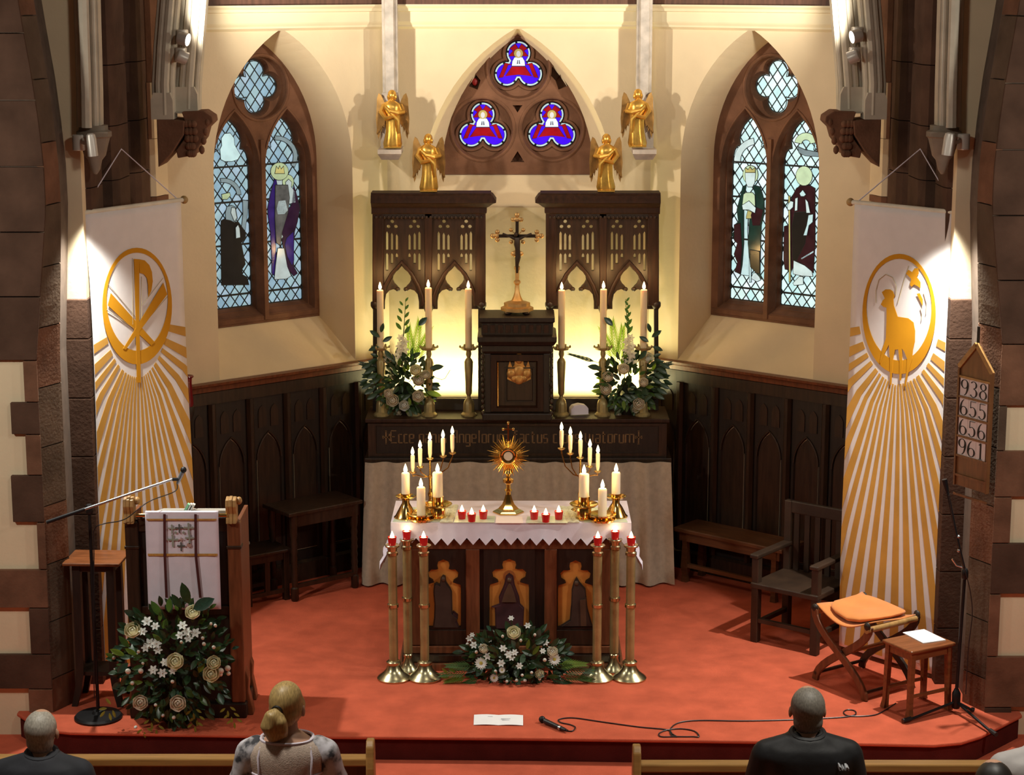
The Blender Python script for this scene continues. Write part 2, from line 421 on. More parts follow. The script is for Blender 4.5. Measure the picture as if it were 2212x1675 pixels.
def glaze(par, fr, poly, q, mats, figs=(), a=0.086, b=0.112, bars=(), only=None):
    """diamond panes in lead cames inside an outline; figs are outlines that hide panes"""
    us = [p[0] for p in poly]; vs = [p[1] for p in poly]; u0, u1, v0, v1 = min(us), max(us), min(vs), max(vs)
    full = None
    for i in range(int((u1-u0)/(a/2))+3):
        for j in range(int((v1-v0)/(b/2))+3):
            if (i+j) % 2: continue
            cu, cv = u0+i*a/2-a/4, v0+j*b/2-0.01
            k = 0.94
            dia = [(cu-a/2*k, cv), (cu, cv-b/2*k), (cu+a/2*k, cv), (cu, cv+b/2*k)]
            if any(all(inside(p, f) for p in dia) for f in figs): continue
            g = clip_convex(poly, dia)
            if len(g) < 3 or abs(area2(g)) < 0.12*a*b/2: continue
            MB().prism(g, fr, q-0.003, q+0.003).build('pane', R.choice(mats), par)
    m = MB()
    for sgn in (1, -1):
        d = (a/2, sgn*b/2)
        nlines = int((u1-u0)/a+(v1-v0)/b)+4
        for k in range(-nlines, nlines):
            st = (u0-a/4+a/2+k*a, v0-0.01)
            for t0, t1 in seg_in(st, d, poly):
                A = Vector(fr(st[0]+d[0]*t0, st[1]+d[1]*t0, q-0.004)); B = Vector(fr(st[0]+d[0]*t1, st[1]+d[1]*t1, q-0.004))
                if (A-B).length < 0.004: continue
                m.bar(A, B, 0.0075, 0.006, up=Vector(fr(0, 0, 1))-Vector(fr(0, 0, 0)))
    o = m.build('lead_lattice', leadm, par, recalc=False); o['kind'] = 'stuff'
    # lead around the outline
    n = len(poly); inn = offset(poly, -0.007)
    m = MB(); m.add([fr(u, v, q-0.008) for u, v in poly]+[fr(u, v, q-0.008) for u, v in inn]+[fr(u, v, q+0.004) for u, v in poly]+[fr(u, v, q+0.004) for u, v in inn],
                    [(i, (i+1) % n, (i+1) % n+n, i+n) for i in range(n)]+[(i+n, (i+1) % n+n, (i+1) % n+3*n, i+3*n) for i in range(n)])
    m.build('lead_border', leadm, par, recalc=False)
    for z in bars:
        for t0, t1 in seg_in((u0-1, z), (1, 0.0001), poly):
            m = MB(); m.bar(fr(u0-1+t0, z, q-0.012), fr(u0-1+t1, z, q-0.012), 0.010, 0.014); m.build('saddle_bar', leadm, par)
def piece(par, fr, poly, q, mat, lead=0.005, name='glass_piece'):
    if area2(poly) < 0: poly = poly[::-1]
    if lead: MB().prism(offset(poly, lead), fr, q-0.002, q+0.001).build('lead_outline', leadm, par)
    MB().prism(poly, fr, q-0.004, q).build(name, mat, par)

def side_window(n, sg, tone, figs, inner, ds):
    fr = wf(sg); mid = 1.0025-ds
    par = sempty('window_%d' % n)
    # tracery: a deep back plate with the glazed openings and a front plate of arches and a circle
    zb = 2.135; cs = (0.767-ds, 1.238-ds)
    gl = [lancet_glass(c, zb) for c in cs]; qf = lobed(4, 0.112, 0.087, 0, 48, mid-0.005, 3.815)
    MB().prism(offset(inner, 0.03), fr, 0.385, 0.47, gl+[qf], 0.03, [offset(g_, 0.03) for g_ in gl]+[lobed(4, 0.112, 0.115, 0, 48, mid-0.005, 3.815)]).build('tracery_back', stone, par)
    big = [archloop(c, 0.205, 2.09, 3.17, 0.45, 10) for c in cs]
    cc = circ(mid-0.005, 3.81, 0.232, n=32)
    MB().prism(offset(inner, 0.02), fr, 0.33, 0.386, big+[cc], 0.020).build('tracery_front', stone, par)
    ed = MB()
    for c in cs:
        ar = archloop(c, 0.222, 3.17, 3.18, 0.47, 10)[2:]
        ed.tube([fr(u, v, 0.332) for u, v in ar], 0.013, 6)
    ed.tube([fr(u, v, 0.332) for u, v in circ(mid-0.005, 3.81, 0.248, n=32)], 0.013, 6, closed=True)
    ed.build('roll_moulding', stone, par, smooth=True)
    ml = MB(); prof = [(-0.045, 0.45), (-0.045, 0.38), (-0.018, 0.31), (0.018, 0.31), (0.045, 0.38), (0.045, 0.45)]
    ml.loft([[fr(mid+u, z, q) for u, q in prof] for z in (2.03, 3.42)]); ml.build('mullion', stone, par)
    sl = MB(); sl.loft([[fr(s, z, q) for z, q in ((2.025, 0.32), (2.06, 0.32), (2.14, 0.45), (2.025, 0.45))] for s in (inner[0][0]+0.005, inner[1][0]-0.005)]); sl.build('sill', stone, par)
    gm = [glass('%s %d' % (tone[0], i), c, tone[2]) for i, c in enumerate(tone[1])]
    q = 0.425
    hide = [[tosz(px, py, sg, q) for px, py in pts] for pts, mat in figs if len(pts) > 12]
    for l in gl: glaze(par, fr, l, q, gm, hide, bars=(2.235, 2.62, 2.95, 3.22))
    glaze(par, fr, qf, q, gm)
    for i, (pts, mat) in enumerate(figs):
        pl = [tosz(px, py, sg, q) for px, py in pts]
        if area2(pl) < 0: pl = pl[::-1]
        k = q-0.010-0.0032*(i % 8)
        for l in gl:
            # keep the piece within its light
            us = [p[0] for p in l]
            g = clip_convex(pl, rect(min(us)+0.006, max(us)-0.006, 2.15, 3.56))
            if len(g) > 2 and abs(area2(g)) > 1e-5: piece(par, fr, g, k, mat)
    return par

def Zm(ox, oy, sc, pts): return [(ox+x/sc, oy+y/sc) for x, y in pts]
g_dark = glass('black brown', (0.012, 0.010, 0.008), 1.0)
g_violet = glass('violet', (0.025, 0.012, 0.10), 1.0, 0.3)
g_plum = glass('plum', (0.022, 0.008, 0.022), 1.0, 0.3)
g_mar = glass('maroon', (0.028, 0.008, 0.010), 1.0, 0.3)
g_green = glass('bottle green', (0.010, 0.030, 0.022), 1.0, 0.3)
g_halo = glass('pale green', (0.34, 0.43, 0.25), 1.0)
g_halo2 = glass('pale yellow green', (0.47, 0.62, 0.40), 1.0)
g_grey = glass('grey', (0.17, 0.23, 0.25), 1.0); g_umber = glass('umber', (0.075, 0.075, 0.07), 1.0, 0.4)
g_pale = glass('pale', (0.46, 0.66, 0.68), 1.0)
g_gold = glass('gold', (0.42, 0.38, 0.14), 1.0)
g_face = glass('face', (0.36, 0.44, 0.44), 1.0)
g_face2 = glass('light face', (0.52, 0.66, 0.66), 1.0)
E7 = lambda p: Zm(460, 400, 5.583, p)
E6 = lambda p: Zm(460, 90, 5.075, p)
E8 = lambda p: Zm(1530, 400, 5.583, p)
E4 = lambda p: Zm(1340, 0, 2.991, p)
def arcband(cx, cy, r0, r1, a0, a1, n=8):
    aa = [radians(a0+(a1-a0)*i/n) for i in range(n+1)]
    return [(cx+r1*cos(a), cy-r1*sin(a)) for a in aa]+[(cx+r0*cos(a), cy-r0*sin(a)) for a in aa[::-1]]
left_figs = [
    (E6([(80,1290),(70,1180),(90,1140),(85,1060),(120,1010),(180,1005),(220,1060),(225,1130),(260,1190),(290,1240),(260,1290),(200,1310),(120,1310)]), g_pale),
    (E6(arcband(105, 1690, 150, 190, 100, 5)), g_grey),
    (E7([(345,180),(405,190),(400,330),(370,540),(330,520),(350,350)]), g_grey),
    (E7([(80,500),(85,430),(140,400),(230,440),(290,450),(375,570),(370,640),(320,690),(330,750),(370,950),(330,1010),(335,1080),(390,1110),(412,1195),(90,1200)]), g_dark),
    (E7([(138,410),(133,330),(150,262),(200,245),(245,262),(272,400),(240,445),(190,420)]), g_grey),
    (E7([(195,330),(205,270),(240,275),(262,390),(235,430)]), g_face),
    (E7([(250,510),(275,480),(292,520),(300,625),(255,635)]), g_face),
    (E7([(80,110),(170,90),(180,120),(140,165),(85,165)]), g_halo),
    (E6(arcband(690, 1260, 185, 225, 95, -30)), g_grey),
    (E7([(740,-100),(705,20),(680,120),(650,270),(655,380),(668,460),(685,560),(690,700),(700,900),(700,1060),(735,1090),(745,900),(740,700),(735,460),(745,200),(760,0)]), g_violet),
    (E7([(960,0),(1000,150),(1030,280),(1010,380),(1000,440),(965,560),(955,760),(955,980),(1000,1060),(960,1090),(880,1000),(830,720),(800,560),(820,420),(850,330),(930,250)]), g_plum),
    (E7([(950,560),(955,900),(935,960),(880,860),(850,720),(870,640)]), g_violet),
    (E7([(735,0),(880,0),(900,150),(880,330),(810,560),(790,720),(745,690),(730,400)]), g_umber),
    (E7([(760,760),(830,760),(870,980),(915,1090),(860,1125),(720,1130),(735,960)]), g_face),
    (E6(circ(705, 1420, 95, n=18)), g_halo),
    (E6([(655,1440),(670,1370),(690,1400),(705,1365),(720,1400),(745,1370),(755,1440)]), g_gold),
    (E6([(660,1440),(750,1440),(748,1560),(735,1600),(700,1620),(668,1580)]), g_face),
    (E6(circ(812, 1535, 60, 75, n=16)), g_halo),
    (E6([(785,1540),(815,1510),(845,1540),(840,1590),(880,1640),(890,1760),(790,1780),(775,1660),(790,1590)]), g_face),
    (E7([(750,580),(800,570),(825,620),(800,650),(760,640)]), g_face),
    (E7([(770,190),(850,180),(880,300),(840,345),(760,350),(745,280)]), g_face),
]
right_figs = [
    (E4(arcband(890, 1040, 110, 148, 100, 185)), g_face2),
    (E8([(430,20),(410,110),(390,180),(360,300),(380,440),(335,480),(330,560),(298,590),(330,660),(370,700),(355,780),(330,830),(370,930),(340,1040),(400,1070),(420,960),(440,700),(440,300),(450,100),(470,0)]), g_green),
    (E8([(330,480),(400,460),(420,760),(400,1060),(340,1040),(370,930),(330,830),(370,700),(330,660)]), g_mar),
    (E8([(560,0),(640,20),(670,110),(690,200),(690,340),(655,480),(645,760),(640,1060),(660,1130),(600,1060),(530,980),(500,700),(520,400),(590,330),(595,230),(590,120)]), g_green),
    (E8([(580,260),(680,300),(640,480),(560,480),(540,360)]), g_mar),
    (E8([(530,780),(640,800),(640,1060),(600,1050),(535,980)]), M('glass olive', (0.02, 0.015, 0.008), 0.2, emit=(0.035, 0.028, 0.014), es=1)),
    (E8([(455,110),(480,90),(560,90),(585,120),(590,240),(540,310),(470,290),(440,240)]), g_halo2),
    (E8([(440,240),(520,190),(600,270),(590,330),(520,290),(450,290)]), g_face2),
    (E8([(440,300),(490,300),(480,560),(500,900),(500,1090),(400,1075),(425,900)]), g_pale),
    (E8([(560,1060),(610,1060),(640,1140),(600,1160),(530,1120)]), g_face2),
    (E8([(506,400),(526,400),(530,1165),(514,1165)]), g_pale),
    (E8([(480,380),(500,300),(525,300),(565,380),(565,398),(480,398)]), g_gold),
    (E4(circ(852, 1128, 48, 58, n=18)), g_halo2),
    (E4([(822,1130),(822,1085),(840,1100),(852,1080),(866,1100),(884,1085),(884,1130),(880,1180),(866,1205),(838,1205),(826,1180)]), g_face2),
    (E4([(824,1112),(824,1085),(840,1098),(852,1080),(866,1098),(884,1085),(884,1112)]), g_gold),
    (E4(arcband(1215, 930, 30, 72, 170, 10)), g_halo2),
    (E4([(1155,950),(1200,970),(1290,985),(1290,1010),(1200,1005),(1160,985)]), g_grey),
    (E8([(930,500),(1000,480),(1005,1020),(940,1010),(925,900)]), g_mar),
    (E8([(1130,10),(1080,40),(1045,110),(1020,170),(1050,250),(1010,300),(1015,640),(1020,1040),(1060,900),(1180,960),(1280,1050),(1300,700),(1300,40),(1240,5)]), g_mar),
    (E8([(1060,330),(1230,320),(1200,560),(1180,700),(1080,900),(1040,900),(1030,500)]), g_dark),
    (E8([(1125,100),(1160,60),(1195,110),(1175,130),(1140,130)]), g_pale),
    (E8([(1075,160),(1100,150),(1095,300),(1070,305)]), g_face2),
    (E8([(1200,170),(1225,200),(1252,330),(1212,330)]), g_face2),
    (E8([(1240,360),(1290,350),(1285,440),(1240,480),(1215,600),(1180,600),(1220,480)]), g_pale),
    (E8([(1110,640),(1160,600),(1180,630),(1140,710),(1115,690)]), g_face2),
    (E8([(1105,790),(1210,725),(1215,745),(1110,810)]), g_gold),
    (E8([(1135,880),(1285,790),(1285,810),(1140,895)]), g_pale),
    (E8([(1050,910),(1180,970),(1265,1040),(1275,1095),(1150,1090),(1045,1065)]), g_face2),
    (E8([(1045,1180),(1120,1100),(1160,1105),(1165,1190),(1060,1205)]), g_face2),
    (E8([(993,130),(1008,130),(1014,1160),(1000,1160)]), g_gold),
    (E8([(985,240),(1020,190),(1050,200),(1045,260),(1010,295),(985,290)]), g_face2),
    (E4(circ(1203, 1135, 52, 62, n=18)), g_halo2),
    (E4([(1175,1130),(1190,1095),(1220,1095),(1232,1140),(1222,1190),(1200,1210),(1185,1180)]), g_face2),
]
side_window(1, -1, ('dusk', [(0.27, 0.42, 0.50), (0.30, 0.46, 0.52), (0.24, 0.39, 0.50), (0.33, 0.47, 0.58)], 0.92), left_figs, IN_L, 0.06)
side_window(3, 1, ('dawn', [(0.56, 0.80, 0.82), (0.62, 0.84, 0.84), (0.50, 0.78, 0.80), (0.70, 0.85, 0.93)], 1.0), right_figs, IN_R, 0.112)

def back_window():
    par = sempty('window_2'); ctr = [(lambda p_: (p_.x, p_.z))(ya(a, b, YB+0.35)) for a, b in ((1120, 145), (1043, 277), (1192, 277))]
    tre = [lobed(3, 0.108, 0.0965, pi/2, 66, u, v) for u, v in ctr]
    MB().prism(offset(IN_B, 0.03), bf, 0.31, 0.40, tre, 0.022, [lobed(3, 0.108, 0.118, pi/2, 66, u, v) for u, v in ctr]).build('tracery_back', stone, par)
    C5 = lambda p: [(lambda q_: (q_.x, q_.z))(ya(930+x/5.075, 60+y/5.075, YB+0.26)) for x, y in p]
    spx = [(1014,186),(1026,160),(1037,174),(1031,192)]
    spd = [[(lambda q_: (q_.x, q_.z))(ya(a, b, YB+0.26)) for a, b in pl] for pl in (spx, [(2238-a, b) for a, b in spx][::-1], [(1118,328),(1131,349),(1105,349)], [(1109,228),(1118,241),(1127,228)])]
    spd = [s_ if area2(s_) > 0 else s_[::-1] for s_ in spd]
    MB().prism(offset(IN_B, 0.02), bf, 0.235, 0.312, [circ(u, v, 0.226, n=36) for u, v in ctr]+spd, 0.016, [circ(u, v, 0.240, n=36) for u, v in ctr]+[offset(s_, 0.004) for s_ in spd]).build('tracery_front', stone, par)
    ed = MB()
    for u, v in ctr: ed.tube([bf(a, b, 0.237) for a, b in circ(u, v, 0.252, n=36)], 0.013, 6, closed=True)
    ed.build('roll_moulding', stone, par, smooth=True)
    for u, v in ctr:
        MB().tube([bf(a, b, 0.305) for a, b in lobed(3, 0.108, 0.118, pi/2, 66, u, v)], 0.012, 6, closed=True).build('cusp_moulding', stone, par, smooth=True)
    blue = glass('cobalt blue', (0.055, 0.006, 0.93), 1.0, 0.15); red = glass('ruby', (0.30, 0.006, 0.010), 1.0, 0.2)
    white = glass('milk white', (0.66, 0.76, 0.86), 1.0, 0.05); pg = glass('border', (0.46, 0.60, 0.62), 1.0, 0.1)
    hair = glass('amber', (0.45, 0.33, 0.10), 1.0); fc = glass('skin', (0.60, 0.58, 0.58), 1.0, 0.03); dk = glass('brown line', (0.09, 0.08, 0.10), 1.0)
    for (u, v), t in zip(ctr, tre):
        q = 0.37; k = 0.00366  # metres a pixel
        MB().prism(t, bf, q, q+0.004).build('lead_backing', leadm, par)
        i0 = offset(t, -0.004); i1 = offset(t, -0.016); n = len(t)
        for a in range(0, n, 6):
            idx = [(a+j) % n for j in range(6)]
            if a in (18, 36): pass
            MB().prism([i0[i] for i in idx]+[i1[i] for i in idx[::-1]], bf, q-0.004, q-0.001).build('border_pane', pg, par)
        MB().prism(offset(t, -0.019), bf, q-0.003, q-0.001).build('blue_pane', blue, par)
        P = lambda pts: [(u+x*k*0.94, v+(y-3)*k*0.94) for x, y in pts]
        # ruby bands, given in pixels from the middle of the trefoil
        for pts in ([(-13,8),(-31,12),(-45,-21),(-36,-20),(-24,8)], [(13,8),(31,12),(45,-21),(36,-20),(24,8)], [(-15,4),(15,4),(30,-18),(44,-18),(0,-14),(-44,-18),(-30,-18)],
                    [(-20,45),(-7,55),(0,44),(7,55),(20,45),(12,40),(22,28),(15,28),(-15,28),(-22,28),(-12,40)]):
            piece(par, bf, P(pts), q-0.005, red, 0.003)
        piece(par, bf, P([(-15,6),(15,6),(14,16),(9,25),(-9,25),(-14,16)]), q-0.008, white, 0.003)
        piece(par, bf, P(circ(0, 34, 10.5, n=14)), q-0.008, hair, 0.003)
        piece(par, bf, P(circ(0, 33, 5, 7, n=10)), q-0.0125, fc, 0)
        for s in (-1, 1): piece(par, bf, P([(s*1,19),(s*2.5,19),(s*4,10),(s*1,10)]), q-0.0125, dk, 0)
    p = ya(1026, 177, YB+0.27)
    MB().ball((p.x, p.y, p.z), (0.025, 0.012, 0.03), 8, 6).build('boss', M('red boss', (0.30, 0.01, 0.01), 0.5), par)
back_window()

# ------------------------------------------------------------------ oak wainscot on the canted walls
def wainscot(name, sg):
    fr = wf(sg); par = sempty(name); zt = 1.675
    def strip(nm, s0, s1, prof, mat):
        MB().loft([[fr(s, z, q) for q, z in prof] for s in (s0, s1)]).build(nm, mat, par)
    strip('cap_rail', -0.03, 2.03, [(0, zt-0.075), (-0.03, zt-0.07), (-0.035, zt-0.035), (-0.075, zt-0.02), (-0.08, zt), (0, zt)], redoak)
    strip('frieze', -0.03, 2.02, [(0, zt-0.17), (-0.03, zt-0.165), (-0.03, zt-0.075), (0, zt-0.075)], oak)
    strip('plinth', -0.03, 2.02, [(0, 0), (-0.05, 0.0), (-0.05, 0.14), (-0.03, 0.16), (0, 0.16)], oak)
    n = 6; w_ = 2.0/n
    for i in range(n+1):
        s = i*w_; MB().loft([[fr(s-0.032, z, 0), fr(s-0.032, z, -0.028), fr(s-0.012, z, -0.05), fr(s+0.012, z, -0.05), fr(s+0.032, z, -0.028), fr(s+0.032, z, 0)] for z in (0.16, zt-0.165)]).build('stile', oak, par)
    for i in range(n):
        c = (i+0.5)*w_
        MB().prism(rect(c-w_/2+0.03, c+w_/2-0.03, 0.16, zt-0.165), fr, -0.012, 0.0, [archloop(c, 0.10, 0.24, 1.02, 0.2, 6)], 0.012).build('panel', oak2, par)
        MB().prism(archloop(c, 0.098, 0.245, 1.02, 0.19, 6), fr, -0.006, 0.0).build('panel_field', oak, par)
        MB().tube([fr(u, v, -0.016) for u, v in archloop(c, 0.108, 1.0, 1.02, 0.21, 6)[2:]], 0.008, 6).build('arch_moulding', oak, par)
        for u in (-0.055, 0.055):
            MB().prism(archloop(c+u, 0.035, 1.27, 1.38, 0.06, 4), fr, -0.02, -0.011).build('carved_leaf', oak, par)
    return par
wainscot('trim_5', -1); wainscot('trim_6', 1)

# ------------------------------------------------------------------ chancel arch: jambs, respond piers, ribs, corbels
def nave_side(sg, rows):
    """front face of the nave wall with its stepped stone edge; sg -1 on the viewer's left"""
    m2 = lambda px: px if sg < 0 else 2*AXIS-px
    YA, YBB, YP = 12.25, 12.50, 12.80
    eA = [(16,-120),(30,-60),(50,60),(70,170),(85,270),(95,360),(100,450)]
    eB = [(48,-120),(62,-60),(82,60),(102,170),(116,270),(126,360),(131,450)]
    A = [(-xx(a, YA, zz(b, YA)), zz(b, YA)) for a, b in eA]; B = [(-xx(a, YBB, zz(b, YBB)), zz(b, YBB)) for a, b in eB]
    for k in (zz(780 if sg < 0 else 745, YA), 1.2, 0.6, NZ): A.append((2.985, k)); B.append((2.90, k))
    wall = MB()
    n = len(A)
    far = 6.0
    wall.add([(sg*(a+0.03), YA+0.035, z) for a, z in A]+[(sg*far, YA+0.035, z) for a, z in A], [(i, i+1, i+1+n, i+n) for i in range(n-1)])
    wall.add([(sg*(a+0.03), YA+0.03, z) for a, z in A]+[(sg*(b+0.02), YBB, z) for b, z in B], [(i, i+1, i+1+n, i+n) for i in range(n-1)])
    wall.add([(sg*(b+0.02), YBB, z) for b, z in B]+[(sg*(b+0.02), YP+0.02, z) for b, z in B], [(i, i+1, i+1+n, i+n) for i in range(n-1)])
    name = 'wall_front_left' if sg < 0 else 'wall_front_right'
    o = structure(wall.build(name, plaster, recalc=False)); o.data.materials.append(mortar)
    for f_ in o.data.polygons:
        if f_.index >= n-1 or f_.index < 7: f_.material_index = 1
    def edge(L, z):
        for i in range(len(L)-1):
            if L[i+1][1] <= z <= L[i][1]:
                t = (z-L[i][1])/(L[i+1][1]-L[i][1]); return L[i][0]+(L[i+1][0]-L[i][0])*t
        return L[-1][0] if z < L[-1][1] else L[0][0]
    def slab(mat, zs, left, right, y0, y1, gap=0.004):
        """a stone between heights zs with its inner edge on the curve"""
        z0, z1 = zs; k = 4 if z1 > 3.0 else 1
        lv = [z0+gap+(z1-z0-2*gap)*i/k for i in range(k+1)]
        ins = [(right(z)+gap, z) for z in lv]; outs = [(left(z)-gap, z) for z in lv]
        poly = ins+outs[::-1]
        MB().prism(poly, lambda u, v, d: (sg*u, d, v), y0, y1).build('stone', mat, o, bevel=0.004)
    zt = zz(780 if sg < 0 else 745, YA)
    # stones of the great arch ring above the springing
    z = zt; i = 0
    roll = M('arch roll', (0.125, 0.072, 0.048), 0.9, var=0.2, scale=6, bump=0.2, bscale=50, spec=0.15)
    while z < 4.75:
        z1 = min(z+0.40, 4.8)
        m_ = R.choice((dstone, dstone, stone)) if i else dstone
        slab(dstone, (z, z1), lambda q: edge(A, q)+0.30, lambda q: edge(A, q), YA, YA+0.06)
        slab(dstone, (z, z1), lambda q: edge(A, q)+0.62, lambda q: edge(A, q)+0.30, YA+0.012, YA+0.06)
        slab(dstone, (z, z1), lambda q: edge(A, q)+1.4, lambda q: edge(A, q)+0.62, YA+0.012, YA+0.06)
        z = z1; i += 1
    # quoins toothed into the plaster below it
    for y0, y1, px in rows:
        zz1, zz0 = zz(y0, YA), max(zz(y1, YA), NZ)
        L = abs(xx(px, YA, (zz0+zz1)/2))
        slab(R.choice((stone, dstone, gstone)), (zz0, zz1), lambda q, L=L: L, lambda q: edge(A, q), YA+0.004, YA+0.06, 0.003)
    # chamfer stones
    z = NZ
    i = 0
    while z < 4.6:
        z1 = min(z+0.38, 4.7); g = 0.004; lv = [z+g+(z1-z-2*g)*j/3 for j in range(4)]
        m = MB()
        m.loft([[(sg*(edge(A, q)+0.005), YA+0.012, q), (sg*(edge(B, q)), YBB-0.07, q), (sg*(edge(B, q)-0.012), YBB-0.04, q), (sg*edge(B, q), YBB, q), (sg*(edge(B, q)+0.1), YBB, q), (sg*(edge(A, q)+0.1), YA+0.06, q)] for q in lv])
        m.build('stone', gstone if i % 3 else stone, o); z = z1; i += 1
    # plaster between the great arch and the rib
    m = MB(); e = 2.78
    zs = [4.8, 4.2, 3.6, 3.0, 2.60, 1.2, 0.0]
    m.add([(sg*(edge(B, q)+0.25), YP, q) for q in zs]+[(sg*e, YP, q) for q in zs]+[(sg*e, YP+0.14, q) for q in zs],
          [(i, i+1, i+8, i+7) for i in range(6)]+[(i+7, i+8, i+15, i+14) for i in range(6)])
    o2 = structure(m.build('wall_spandrel_left' if sg < 0 else 'wall_spandrel_right', plaster, recalc=False)); o2.data.materials.append(mortar)
    for i_ in (4, 5, 10, 11): o2.data.polygons[i_].material_index = 1
    z = 0.0
    while z < 2.5:
        MB().bx(min(sg*2.775, sg*3.02), max(sg*2.775, sg*3.02), YP-0.012, YP+0.10, z+0.003, min(z+0.39, 2.60)-0.003).build('stone', dstone, o2, bevel=0.004); z += 0.39
    # the respond: courses of moulded stone
    foot = [(2.79, 12.90), (2.75, 12.93), (2.735, 13.00), (2.735, 13.22), (2.75, 13.30), (2.80, 13.33), (2.80, 13.40), (2.71, 13.42), (2.675, 13.50), (2.665, 13.80), (2.70, 13.86), (2.74, 13.90), (2.66, 13.97), (2.625, 14.02), (2.615, 14.30), (3.1, 14.30), (3.1, 12.90)]
    pr = sempty('pillar_left' if sg < 0 else 'pillar_right')
    z = 0.0; i = 0
    while z < 4.7:
        z1 = z+(0.40, 0.46, 0.36)[i % 3]
        mm = gstone if z1 < 3.3 else dstone
        MB().prism(foot, lambda u, v, d: (sg*u, v, d), z+0.003, z1-0.003).build('stone', mm, pr)
        z = z1; i += 1
    # pale edge stones where the respond meets the plaster of the apse
    zc = [zz(y, 14.3) for y in (1300, 900, 440, 425, 300, 178)]
    for a, b, px in ((zc[0], zc[2], plaster), (zc[2], zc[3], stone), (zc[3], zc[4], plaster), (zc[4], zc[5], plaster), (zc[5], 4.72, stone)):
        MB().prism([(2.61, 14.285), (2.575, 14.30), (2.52, 14.47), (2.66, 14.47), (2.66, 14.285)], lambda u, v, d: (sg*u, v, d), a+0.002, b-0.002).build('edge_stone', px, pr)
    MB().prism([(2.612, 14.26), (2.59, 14.28), (2.60, 14.31), (2.64, 14.31)], lambda u, v, d: (sg*u, v, d), zc[4], zc[5]).build('edge_stone', stone, pr)
    # rib over the nave side of the pier, on its little corbel
    Yr = 12.80
    def path(pts, Y): return [Vector((sg*-xx(px, Y, zz(py, Y)), Y, zz(py, Y))) for px, py in pts]
    rib = MB()
    c0 = path([(187,276),(186,200),(183,100),(180,0),(176,-80)], Yr-0.10)
    for off, r_ in ((0.0, 0.034), (0.045, 0.022), (-0.045, 0.022)):
        rib.tube([p+Vector((off*-sg, 0.05 if off else 0, 0)) for p in c0], r_, 8)
    rib.loft([[p+Vector((dx, dy, 0)) for dx, dy in ((-0.075,0.06),(0.075,0.06),(0.075,0.16),(-0.075,0.16))] for p in c0])
    structure(rib.build('trim_7' if sg < 0 else 'trim_8', pale, smooth=True))
    cb = MB(); p = path([(203,284)], Yr-0.0)[0]
    cb.lathe([(0.01,-0.27),(0.03,-0.24),(0.045,-0.18),(0.07,-0.15),(0.085,-0.09),(0.10,-0.04),(0.112,-0.03),(0.112,0.0),(0.09,0.01),(0.09,0.04)], 12, p, sx=1, sy=0.9)
    structure(cb.build('trim_9' if sg < 0 else 'trim_10', pale2, smooth=True, sharp=0.5))
    # two moulded ribs of the apse roof on a carved brown corbel
    Yc = 13.95
    for k, (nm, pts, w_) in enumerate((('trim_11', [(352,248),(350,180),(354,100),(362,0),(370,-80)], 0.075), ('trim_13', [(402,235),(403,180),(409,100),(417,0),(424,-80)], 0.085))):
        rb = MB(); cc = path(pts, Yc-(0.10 if k == 0 else -0.02))
        for off, dy, r_ in ((-w_*0.75, 0.03, 0.020), (-w_*0.3, 0.0, 0.026), (w_*0.25, -0.01, 0.030), (w_*0.75, 0.03, 0.018)):
            rb.tube([q+Vector((off*-sg, dy, 0)) for q in cc[0:]], r_, 8)
        rb.loft([[q+Vector((dx, dy, 0)) for dx, dy in ((-w_,0.03),(w_,0.03),(w_,0.14),(-w_,0.14))] for q in cc])
        # square stop at the foot
        q = cc[0]; rb.loft([[q+Vector((dx*s_, dy, z)) for dx, dy in ((-w_,-0.035),(w_,-0.035),(w_,0.14),(-w_,0.14))] for s_, z in ((1.0,-0.03),(1.0,0.10),(0.75,0.15))])
        structure(rb.build(nm if sg < 0 else 'trim_%d' % (12+2*k), pale, smooth=True, sharp=0.5))
    co = MB(); Q = lambda px, py, Y: path([(px, py)], Y)[0]
    # wedge against the pier
    a = [Q(px, py, 13.82) for px, py in ((338,256),(398,262),(396,292),(372,330),(342,362))]
    b = [q+Vector((-0.03*sg*0, 0.34, 0)) for q in a]
    co.loft([a, b])
    # carved leaf block that leans out to the altar
    a = [Q(px, py, 13.86) for px, py in ((392,242),(440,240),(458,252),(460,264),(446,278),(440,300),(428,316),(418,336),(384,342),(380,325),(398,300),(402,270))]
    b = [q+Vector((0, 0.24, 0.0)) for q in a]
    co.loft([a, b])
    cap = MB()
    for k in range(5):
        for j in range(3):
            q = Q(402+8*j+k*2-4*j*(k > 2), 268+16*k, 13.86)
            co.ball(q+Vector((0, -0.005, 0)), (0.028, 0.022, 0.026), 7, 5)
    for k in range(4): co.ball(Q(436+4*k, 282+(3-k)*14-6*k, 13.87), (0.022, 0.02, 0.03), 7, 5)
    structure(co.build('trim_15' if sg < 0 else 'trim_16', stone, bevel=0.008))

rowsL = [(780,870,50),(870,940,22),(940,1028,55),(1028,1130,24),(1130,1232,80),(1232,1315,-120),(1315,1415,63),(1415,1490,-120),(1490,1600,62)]
rowsR = [(745,878,-90),(878,975,67),(975,1075,-90),(1075,1175,57),(1175,1285,-90),(1285,1420,82),(1420,1530,-90),(1530,1600,57)]
nave_side(-1, rowsL); nave_side(1, rowsR)

